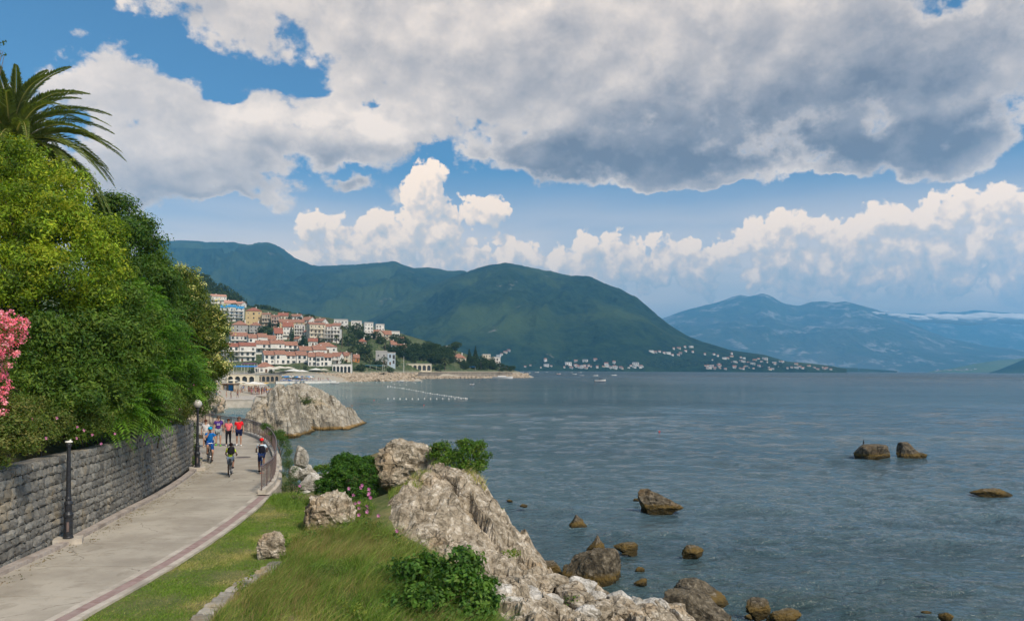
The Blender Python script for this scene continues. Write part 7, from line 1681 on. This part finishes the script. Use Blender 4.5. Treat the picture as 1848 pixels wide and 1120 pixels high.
bag = thing('handbag', 'brown handbag hanging from the hand of the woman in white', 'bag', (0, 0, 0)); x, y, _ = G(371, 806, ZP); bag.location = (x - .30, y - .05, ZP + .52); MB().box(-.13, .13, -.05, .05, 0, .24).build('pouch', cloth((.13, .10, .07)), bag); MB().tube([(-.1, 0, .24), (-.05, 0, .36), (.05, 0, .36), (.1, 0, .24)], .010, 5).build('strap', cloth((.13, .10, .07)), bag)

# ================================================================== BICYCLES
M_tyre = plain('tyre_rubber', (.02, .02, .02), .8); M_chrome = plain('bare_metal', (.5, .5, .52), .3, .9); M_seat = plain('saddle_vinyl', (.02, .02, .02), .6)
def torus(R_, r_, n=28, m_=8):
    mb = MB(); vs, fs = [], []
    for i in range(n):
        a = 2 * math.pi * i / n
        for k in range(m_): b = 2 * math.pi * k / m_; vs.append((r_ * math.sin(b), (R_ + r_ * math.cos(b)) * math.cos(a), (R_ + r_ * math.cos(b)) * math.sin(a)))
    for i in range(n):
        for k in range(m_): fs.append((i * m_ + k, i * m_ + (k + 1) % m_, ((i + 1) % n) * m_ + (k + 1) % m_, ((i + 1) % n) * m_ + k))
    mb._add(vs, fs); return mb
TY = torus(.315, .024).mesh('tyre', M_tyre, True); RM = torus(.290, .011).mesh('rim', M_chrome, True)
spk = MB()
for k in range(18): a = k * math.pi / 9; spk.tube([(.02 * (-1) ** k, .02 * math.cos(a), .02 * math.sin(a)), (0, .288 * math.cos(a), .288 * math.sin(a))], .0022, 3)
spk.tube([(-.05, 0, 0), (.05, 0, 0)], .022, 8); SP = spk.mesh('spokes', M_chrome)
def bicycle(label, loc, heading, color, s=1.0):
    t = thing('bicycle', label, 'bicycle', loc, heading, None, s); fm = plain('frame_paint', color, .35, .2)
    for y_ in (-.52, .52):
        w = link('wheel', TY, t, (0, y_, .34)); link('rim', RM, w); link('spokes', SP, w)
    bb, hd, st_ = (0, -.06, .30), (0, .36, .80), (0, -.20, .82)
    fr_ = MB(); fr_.tube([bb, (0, .38, .70)], .019, 8); fr_.tube([(0, .36, .78), (0, -.17, .72)], .016, 8); fr_.tube([bb, st_], .015, 8); fr_.tube([(0, .33, .86), (0, .40, .64)], .021, 8)
    for s_ in (-1, 1): fr_.tube([(s_ * .045, -.52, .34), (s_ * .02, -.08, .30)], .010, 6); fr_.tube([(s_ * .045, -.52, .34), (s_ * .012, -.16, .68)], .009, 6)
    fr_.build('frame', fm, t, True); fk = MB()
    for s_ in (-1, 1): fk.tube([(s_ * .02, .40, .66), (s_ * .05, .42, .60), (s_ * .05, .52, .34)], .012, 6)
    fk.build('fork', M_chrome, t, True); MB().tube([(0, .33, .86), (0, .34, .98), (0, .38, 1.0)], .014, 6).tube([(-.29, .36, 1.02), (-.10, .39, 1.0), (.10, .39, 1.0), (.29, .36, 1.02)], .012, 6).build('handlebar', M_chrome, t, True)
    for s_ in (-1, 1): MB().tube([(s_ * .20, .375, 1.012), (s_ * .30, .36, 1.02)], .018, 6).build('grip', M_seat, t)
    MB()._add([(-.07, -.34, .84), (.07, -.34, .84), (.02, -.06, .84), (-.02, -.06, .84), (-.065, -.33, .885), (.065, -.33, .885), (.018, -.07, .87), (-.018, -.07, .87)], [(0, 3, 2, 1), (4, 5, 6, 7), (0, 1, 5, 4), (1, 2, 6, 5), (2, 3, 7, 6), (3, 0, 4, 7)]).build('saddle', M_seat, t)
    c = torus(.085, .008, 18, 6); c.tube([(.03, 0, 0), (.06, 0, 0), (.06, 0, -.16)], .010, 5); c.tube([(-.03, 0, 0), (-.06, 0, 0), (-.06, 0, .16)], .010, 5); ck = c.build('crank', M_chrome, t); ck.location = bb
    MB().box(.06, .15, -.10, -.02, .13, .15).box(-.15, -.06, -.10, -.02, .45, .47).build('pedal', M_seat, t)
    return t
def rider(label, blabel, px_, py_, heading, h, color, bs=1.0, **k):
    loc = G(px_, py_, ZP); bicycle(blabel, loc, heading, color, bs); loc2 = (loc[0], loc[1], loc[2]); return person(label, loc2, heading, h, 'ride', 1.0 * k.pop('stp', 1), **k)
rider('cyclist in a bright blue T-shirt and cap riding towards the camera, hand at his chin', 'dark mountain bike ridden towards the camera by the cyclist in blue', 378, 833, PIs + .48, 1.84, (.03, .03, .035), shirt=(.01, .17, .55), lower=(.01, .07, .28), hair=(.1, .08, .06), hat=((.01, .35, .60), 1), stout=1.18, shoes=(.05, .03, .025), arm={'Rel': (.20, .22, 1.20), 'Rwr': (.07, .26, 1.46)})
ry_, JY = rider('child in a yellow-green T-shirt cycling away with a big black backpack', 'black bicycle of the child in yellow-green', 416, 858, .24, 1.50, (.03, .03, .03), .92, skin=M_skin2, shirt=(.55, .72, .05), lower=(.13, .17, .24), hair=(.02, .012, .01), shoes=(.01, .01, .02))
rr_, JR = rider('child in a red cap and pale shirt cycling away along the railing', 'blue bicycle of the child in the red cap', 472, 853, .33, 1.62, (.02, .08, .40), .95, skin=M_skin2, shirt=(.55, .66, .74), lower=(.02, .04, .13), hat=((.80, .02, .02), -1), shoes=(.015, .012, .01))
def backpack(label, loc, heading, s, c, disc=None):
    t = thing('backpack', label, 'backpack', loc, heading, None, s); j = {'a': (0, -.03, 1.06, (.14, .10)), 'b': (0, -.07, 1.22, (.18, .12)), 'c': (0, -.01, 1.40, (.11, .08))}
    link('bag', skin_mesh(j, [('a', 'b'), ('b', 'c')], cloth(c, .6), 'b', 2, 'bag'), t, (0, -.14, 0))
    for s_ in (-1, 1): MB().tube([(s_ * .09, -.10, 1.42), (s_ * .12, .08, 1.44), (s_ * .14, .16, 1.32), (s_ * .13, .04, 1.12), (s_ * .1, -.12, 1.05)], .018, 5).build('strap', cloth(c, .6), t)
    if disc:
        MB().lathe([(.105, 0), (.105, .012)], 18).build('patch', cloth(disc), t); o = t.children[-1]; o.location = (0, -.335, 1.22); o.rotation_euler = (math.pi / 2, 0, 0)
        MB().lathe([(.05, 0), (.05, .006)], 12).build('emblem', cloth((.75, .72, .68)), t); o = t.children[-1]; o.location = (0, -.348, 1.19); o.rotation_euler = (math.pi / 2, 0, 0)
backpack('bulging black backpack on the child in yellow-green', G(416, 858, ZP), .24 + .25, 1.50 / 1.75 * 1.12, (.015, .015, .018)); backpack('black backpack with a round red patch on the child in the red cap', G(472, 853, ZP), .33, 1.62 / 1.75, (.012, .012, .02), (.75, .12, .05))

# ================================================================== BEACH
M_deck = grain('concrete_deck', (.42, .38, .32), (.54, .49, .42), .8, .9, .15, .02, 5)
def slab(name, label, cat, pts, z0, z1, m):
    p_ = [(x, y) for x, y in pts]; cx_, cy_ = np.mean(p_, 0); t = thing(name, label, cat, (cx_, cy_, z0)); MB().prism([(x - cx_, y - cy_) for x, y in p_], 0, z1 - z0).build('slab', m, t); MB().prism([((x - cx_) * 1.004, (y - cy_) * 1.01) for x, y in p_], z1 - z0 + .003, z1 - z0 + .12).build('edge_slab', M_cream, t); return t
def xr(px_, D_): return (ray(px_, 664)[0] * D_, D_)
slab('bathing_deck', 'raised concrete bathing deck with swimmers above the little inlet', 'deck', [xr(384, 164), xr(457, 166), xr(462, 186), xr(380, 184)], -1.5, 1.55, M_deck)
slab('bathing_platform', 'white bathing platform with blue loungers jutting out towards the breakwater', 'platform', [xr(498, 398), xr(560, 414), xr(607, 430), xr(600, 445), xr(500, 462)], -1.5, 1.1, PL['white'])
slab('beach_terrace', 'beige beach terrace with crowds between the deck and the bar', 'terrace', [xr(400, 192), xr(498, 196), xr(496, 232), xr(470, 330), xr(440, 340), xr(396, 240)], -1.5, 1.35, M_deck)
def parasol(label, px_, py_top, D_, w_px, c, zg=None, group=None, h=2.5, sides=10, drop=.3):
    x, y, zt_ = P(px_, py_top, D_); w = w_px / F * D_ / 2; t = thing('parasol', label, 'parasol', (x, y, zt_ - h), 0, group)
    MB().lathe([(w, h - drop * w * .8), (w * .5, h - drop * w * .35), (.03, h)], sides).build('canopy', M_awn[c], t); MB().tube([(0, 0, -.4), (0, 0, h - .06)], .03, 5).build('pole', M_wht, t)
    return t
rb = random.Random(21)
for (px_, pt, D_, w, c, lab) in [(458, 688, 205, 34, 'white', 'large pale parasol above the crowd, right of the hut'), (470, 690, 200, 22, 'white', 'pale parasol overlapping the big one above the crowd'), (437, 687, 215, 24, 'cream', 'cream parasol between hut and crowd'), (446, 690, 205, 14, 'cream', 'small cream parasol left of the large pale one'), (480, 690, 230, 12, 'yellow', 'small yellow sunshade right of the pale parasols'),
                                  (393, 684, 235, 26, 'cream', 'cream parasol at the left end of the beach beneath the trees'), (402, 680, 260, 18, 'white', 'white parasol behind the left cream one'), (420, 684, 250, 22, 'cream', 'cream parasol above the hut roof'),
                                  (487, 661, 455, 38, 'cream', 'leftmost broad cream restaurant parasol on the upper terrace'), (505, 660, 460, 34, 'cream', 'second broad cream restaurant parasol on the upper terrace'), (530, 665, 445, 34, 'white', 'flat white restaurant parasol in front of the four-bay terrace'), (545, 667, 440, 26, 'white', 'right white restaurant parasol in front of the four-bay terrace'), (520, 661, 470, 26, 'cream', 'third cream restaurant parasol on the upper terrace'),
                                  (570, 664, 478, 26, 'white', 'white canvas shade below the pergola terrace'), (584, 665, 478, 20, 'cream', 'cream canvas shade below the pergola terrace')]:
    parasol(lab, px_, pt, D_, w, c, h=2.7)
for i in range(34):
    px_ = rb.uniform(498, 566); D_ = rb.uniform(420, 455); x, y = xr(px_, D_); parasol('blue beach sunshade on the white bathing platform', px_, P(0, 0, 1)[2] * 0 + 664 - .0072 * (px_ - 924) * -1 * 0 + (8.6 - 3.5) * F / D_ + (px_ - 924) * .0072, D_, rb.uniform(5.5, 8), rb.choice(['blue', 'blue', 'teal', 'white']), group='blue sunshades on the bathing platform', h=2.9, sides=8, drop=.7)
lo_me = MB().box(-.35, .35, -.9, .9, .28, .36).box(-.33, -.25, -.8, -.7, 0, .28).box(.25, .33, -.8, -.7, 0, .28).box(-.33, -.25, .7, .8, 0, .28).box(.25, .33, .7, .8, 0, .28).mesh('lounger', [M_wht]); lo_b = lo_me.copy(); lo_b.materials.clear(); lo_b.materials.append(plain('blue_plastic', (.02, .16, .50)))
for i in range(70):
    px_ = rb.uniform(500, 600); D_ = rb.uniform(402, 450) if px_ < 560 else rb.uniform(420, 440); x, y = xr(px_, D_); o = link('sun_lounger', lo_b if (rb.random() < .6 and px_ < 560) else lo_me, None, (x, y, 1.225), rb.uniform(-.4, .4)); o.scale = (1.2, 1.1, 1.3)
    tag(o, 'blue sun lounger on the white bathing platform' if o.data == lo_b else 'white sun lounger on the bathing platform', 'sun lounger', 'loungers on the bathing platform')
hut = thing('beach_hut', 'beige beach hut with a flat roof and a blue panel, people standing before it', 'hut', (*xr(415, 203), 1.47)); MB().box(-1.9, -1.4, -1.2, 1.2, 0, 2.5).box(1.4, 1.9, -1.2, 1.2, 0, 2.5).box(-1.398, 1.398, .9, 1.2, 0, 2.5).build('wall', PL['beige'], hut); MB().box(-2.1, 2.1, -1.4, 1.4, 2.503, 2.7).build('roof', M_brn, hut); MB().box(-.6, .5, .70, .88, 0, 2.3).build('blue_panel', M_awn['blue'], hut); MB().box(-1.35, -1.0, -.2, .6, 0, 2.2).build('door', M_wht, hut)
# bathers: shared small bodies in a few poses
def small_body(st, ar, skin):
    J = pose('walk', st, ar); j = {'pelvis': (*J['pelvis'], .12), 'waist': (*J['waist'], .11), 'chest': (*J['chest'], .13), 'neck': (*J['neck'], .05), 'head': (*J['head'], .085), 'crown': (J['head'][0], J['head'][1], J['head'][2] + .07, .06)}; ed = [('pelvis', 'waist'), ('waist', 'chest'), ('chest', 'neck'), ('neck', 'head'), ('head', 'crown')]
    for n in 'LR':
        for k, r_ in (('sh', .055), ('el', .04), ('wr', .03), ('hip', .09), ('kn', .058), ('an', .036), ('to', .03)): j[n + k] = (*J[n + k], r_)
        ed += [('chest', n + 'sh'), (n + 'sh', n + 'el'), (n + 'el', n + 'wr'), ('pelvis', n + 'hip'), (n + 'hip', n + 'kn'), (n + 'kn', n + 'an'), (n + 'an', n + 'to')]
    return skin_mesh(j, ed, skin, 'pelvis', 1)
SB = [small_body(.3, None, M_skin), small_body(-.5, {'Rel': (.35, .1, 1.30), 'Rwr': (.30, .15, 1.55)}, M_skin2), small_body(0, {'Lel': (-.34, 0, 1.25), 'Lwr': (-.20, .1, 1.05)}, M_skin), small_body(.7, None, M_skin2)]
HR = MB().lathe([(.10, -.05), (.105, .02), (.09, .075), (.03, .115)], 8).mesh('hair', cloth((.05, .03, .02)))
def clothes(c, top):
    j = {'pelvis': (0, 0, .90, .15), 'a': (0, 0, 1.0, .14)}; e = [('pelvis', 'a')]
    for n, s in (('L', -1), ('R', 1)): j[n] = (s * .10, .02, .70, .10); e.append(('pelvis', n))
    if top: j['b'] = (0, .01, 1.33, .155); e.append(('a', 'b'))
    return skin_mesh(j, e, cloth(c), 'pelvis', 1, 'clothes')
CL = [(clothes(c, tp_), nm) for c, tp_, nm in (((.02, .03, .14), False, 'navy trunks'), ((.65, .63, .60), True, 'a white shirt'), ((.45, .03, .04), False, 'red trunks'), ((.02, .02, .02), False, 'black swimwear'), ((.05, .18, .45), True, 'a blue shirt'), ((.75, .35, .05), False, 'orange trunks'), ((.35, .1, .22), True, 'a dark pink top'))]
def bather(px_, D_, zg, lab, gr=None, hd_=None, c=None):
    x, y = xr(px_, D_); k = rb.randrange(7) if c is None else c; h = rb.uniform(1.45, 1.8) / 1.75; t = thing('person', lab % CL[k][1], 'person', (x, y, zg), rb.uniform(0, 6.28) if hd_ is None else hd_, gr, h); link('body', SB[rb.randrange(4)], t); link('clothes', CL[k][0], t); link('hair', HR, t, (0, .02, 1.66))
zd = 1.67
bather(391, 172, zd, 'bather in %s, leftmost on the concrete deck by the inlet', c=4, hd_=.3); bather(397, 171, zd, 'bather in %s, second from the left on the concrete deck', c=1); bather(409, 172, zd, 'bather in %s standing alone left of the middle of the concrete deck', c=2); bather(417, 169, zd, 'bather in %s in the middle of the concrete deck', c=0); bather(429, 173, zd, 'bather in %s standing alone right of the middle of the concrete deck', c=0)
zt2 = 1.47
for i in range(44): bather(rb.uniform(448, 495), rb.uniform(198, 228), zt2, 'bather in %s in the crowd beneath the pale parasols', 'crowd beneath the pale parasols')
for i in range(12): bather(rb.uniform(402, 446), rb.uniform(198, 240), zt2, 'bather in %s around the beach hut', 'people around the beach hut')
for i in range(30): bather(rb.uniform(500, 598), rb.uniform(405, 446), 1.23, 'sunbather in %s among the loungers of the white platform', 'people on the white platform')
for i in range(5): bather(386 + rb.uniform(-2, 3), rb.uniform(150, 160), town_h(*xr(387, 155)), 'bather in %s on the rocks beside the inlet', 'people on the rocks beside the inlet')
kay = thing('kayak', 'small yellow kayak pulled up beside the pale parasols', 'kayak', (*xr(482, 236), 1.5), .3); MB().tube([(-1.6, 0, .3), (-1.0, 0, .2), (0, 0, .18), (1.0, 0, .2), (1.6, 0, .3)], [.03, .22, .30, .22, .03], 8).build('hull', M_awn['yellow'], kay, True); MB().lathe([(.22, .42), (.28, .47), (.2, .5)], 10).build('cockpit', M_seat, kay)

# ================================================================== BOATS AND BUOYS
M_hull = plain('hull_white', (.78, .78, .76), .3, 0, .05); M_navy = plain('hull_navy', (.02, .03, .07), .3)
def hull(mb, L, Bm, Hh, z0=-.25):
    st = []
    for k, t_ in enumerate(np.linspace(0, 1, 9)):
        b_ = Bm / 2 * (1 - max(0, (t_ - .35) / .65) ** 2.2); st.append((t_ * L - L / 2, b_, Hh * (1 + .35 * t_ ** 2)))
    vs = []; 
    for (x, b_, h) in st: vs += [(x, -b_ * .55, z0), (x, -b_, h), (x, b_, h), (x, b_ * .55, z0)]
    fs = [(i * 4 + k, i * 4 + (k + 1) % 4, (i + 1) * 4 + (k + 1) % 4, (i + 1) * 4 + k) for i in range(8) for k in range(4)] + [(3, 2, 1, 0), (32, 33, 34, 35)]
    mb._add(vs, fs)
def motorboat(label, px_, py_, L, hd_, band=M_navy, cab=True, arch=True):
    x, y, _ = G(px_, py_, 0); t = thing('motorboat', label, 'boat', (x, y, 0), hd_); a = MB(); hull(a, L, L * .36, L * .15); a.build('hull', M_hull, t); b_ = MB(); hull(b_, L * 1.004, L * .364, L * .05); b_.build('waterline_band', band, t)
    if cab:
        MB()._add([(-L * .12, -L * .11, L * .12), (L * .20, -L * .09, L * .14), (L * .20, L * .09, L * .14), (-L * .12, L * .11, L * .12), (-L * .10, -L * .09, L * .24), (L * .08, -L * .075, L * .24), (L * .08, L * .075, L * .24), (-L * .10, L * .09, L * .24)], [(0, 3, 2, 1), (4, 5, 6, 7), (0, 1, 5, 4), (1, 2, 6, 5), (2, 3, 7, 6), (3, 0, 4, 7)]).build('cabin', M_glass, t)
        if arch: MB().box(-L * .20, L * .02, -L * .12, L * .12, L * .30, L * .315).build('canopy', M_navy, t); MB().tube([(-L * .18, -L * .11, L * .1), (-L * .16, -L * .11, L * .3)], .03, 5).tube([(-L * .18, L * .11, L * .1), (-L * .16, L * .11, L * .3)], .03, 5).tube([(0, -L * .11, L * .1), (0, -L * .11, L * .3)], .03, 5).tube([(0, L * .11, L * .1), (0, L * .11, L * .3)], .03, 5).build('canopy_frame', M_chrome, t)
    MB().box(-L * .54, -L * .49, -.15, .15, 0, L * .13).build('outboard', M_seat, t); return t
motorboat('white speedboat with navy canopy moored off the point, the largest boat in the bay', 1083, 688.5, 7.6, .05)
motorboat('small white cabin boat moored nearest the sea wall, seen from behind', 853, 695, 4.6, 1.3)
motorboat('small white boat right behind the speedboat with the navy canopy', 1075, 678, 6, .2, M_hull, True, False)
sb = thing('sailing_boat', 'two-masted white sailing boat moored at the tip of the point', 'boat', (*G(907, 682.5, 0)[:2], 0), .1); a = MB(); hull(a, 17, 4.4, 1.3); a.build('hull', M_hull, sb); MB().box(-4, 3, -1.2, 1.2, 1.35, 2.2).build('cabin', M_wht, sb)
for xx, hh in ((-2.5, 9), (3, 10)): MB().tube([(xx, 0, 1.2), (xx, 0, hh)], .10, 6).build('mast', M_brn, sb)
MB().tube([(-7, 0, 1.6), (-2.5, 0, 8.8), (3, 0, 9.8), (8.3, 0, 2)], .03, 4).build('rigging', M_chrome, sb)
for (px_, py_, L, c, lab) in [(943, 671.6, 6, M_navy, 'small dark boat just off the tip of the point'), (954, 673, 7, M_brn, 'low brown boat next to the tip of the point'), (969, 672, 8, M_hull, 'white boat with a raised bow off the tip of the point'), (987, 671.5, 5, M_hull, 'tiny white boat between the point and the orange-striped boat'), (1008, 675, 7, M_awn['red'], 'white boat with an orange band in the anchorage'),
                                (1031, 672.5, 6, M_navy, 'low grey boat behind the anchorage'), (1037, 675.5, 6, M_hull, 'white boat with a pointed canopy in the anchorage'), (1046, 672.5, 8, M_navy, 'dark-hulled boat near the far shore'), (1050, 678, 5, M_navy, 'tiny dark boat left of the speedboat'), (1108, 677.5, 7, M_hull, 'low white boat right of the speedboat'), (732, 685, 8, M_hull, 'long low white boat lying at the end of the breakwater'), (665, 687, 6, M_hull, 'white rowing boat pulled up by the breakwater'), (604, 692, 4, M_brn, 'brown rowing boat off the bathing platform'), (722, 688.8, 4, M_navy, 'tiny dark dinghy beside the breakwater end'), (785, 722, .01, M_hull, '')]:
    if L > 1: motorboat(lab, px_, py_, L, rb.uniform(-.3, .3), c, L > 5, False)
x, y, _ = G(1616, 671.2, 0); D_ = 5200; x = ray(1616, 664)[0] * D_; fe = thing('ferry', 'white ferry crossing far out below the blue range', 'ferry', (x, D_, 0)); a = MB(); hull(a, 34, 10, 3.5); a.build('hull', M_hull, fe); MB().box(-12, 8, -4, 4, 4, 9).build('superstructure', M_wht, fe); MB().box(-4, 2, -3, 3, 9, 12).build('bridge', M_wht, fe)
for k, (px_, hh) in enumerate([(1508, 17), (1512, 14), (1527, 14), (1550, 15)]):
    D_ = 5050; x, _ = xr(px_, D_); cr2 = thing('crane', ['tall shipyard crane, first from the village', 'thin shipyard mast beside the tall crane', 'shipyard crane in the middle of the low spit', 'rightmost lone crane on the low spit'][k], 'crane', (x, D_, 1)); h = hh / F * D_; MB().tube([(0, 0, 0), (0, 0, h)], [1.3, .8], 4).build('mast', M_blu, cr2); MB().tube([(-8, 0, h * .9), (0, 0, h), (18, 0, h * .92)], .6, 4).build('jib', M_blu, cr2)
buoy_me = MB().lathe([(.02, -.15), (.22, -.1), (.28, .05), (.2, .22), (.03, .28)], 8).mesh('buoy', M_wht)
def buoy(px_, py_, s=1.0, lab='white swimming-area buoy in the line off the beach', gr='white buoys marking the swimming area', m=None):
    x, y, _ = G(px_, py_, 0); o = link('buoy', buoy_me if m is None else m, None, (x, y, .02), 0, s * .62); tag(o, lab, 'buoy', gr)
for px_ in np.arange(612, 770, 13.5): buoy(px_, 690 + rb.uniform(-.3, .4) - (0 if px_ < 700 else .4), 1.5)
for i in range(34):
    f_ = i / 33; px_ = 700 + 140 * f_; py_ = np.interp(f_, [0, .25, .55, 1], [697, 702, 710, 719]); buoy(px_, py_ + rb.uniform(-.4, .4), 1.0 if i % 3 else 1.5, 'white float in the slanting chain across the bay', 'white floats of the slanting chain')
for px_ in np.arange(700, 845, 11): buoy(px_, 719.5 + rb.uniform(-.3, .3), 1.1, 'white float in the level chain nearest the promenade', 'white floats of the level chain')
for (a, b) in [(705, 697), (712, 693.5), (722, 694.5), (733, 694.5), (750, 691), (700, 699), (728, 701)]: buoy(a, b, 1.3)
red_b = buoy_me.copy(); red_b.materials.clear(); red_b.materials.append(M_awn['red'])
for (a, b, lab) in [(1190, 779, 'small red buoy alone in the middle of the bay'), (1074, 694, 'red mooring buoy just below the speedboat'), (765, 731, 'small red buoy below the level float chain'), (675, 722, 'red float near the swimmers')]: buoy(a, b, .8, lab, None, red_b)
for (px_, py_, lab) in [(635, 732, 'swimmer with a snorkel tube beside the rounded islet'), (601, 714, 'swimmer whose head shows above the rounded islet'), (1066, 1000, '')]:
    if lab: x, y, _ = G(px_, py_, 0); t = thing('swimmer', lab, 'person', (x, y, -1.42), .6); link('body', SB[1], t); link('hair', HR, t, (0, .02, 1.66))
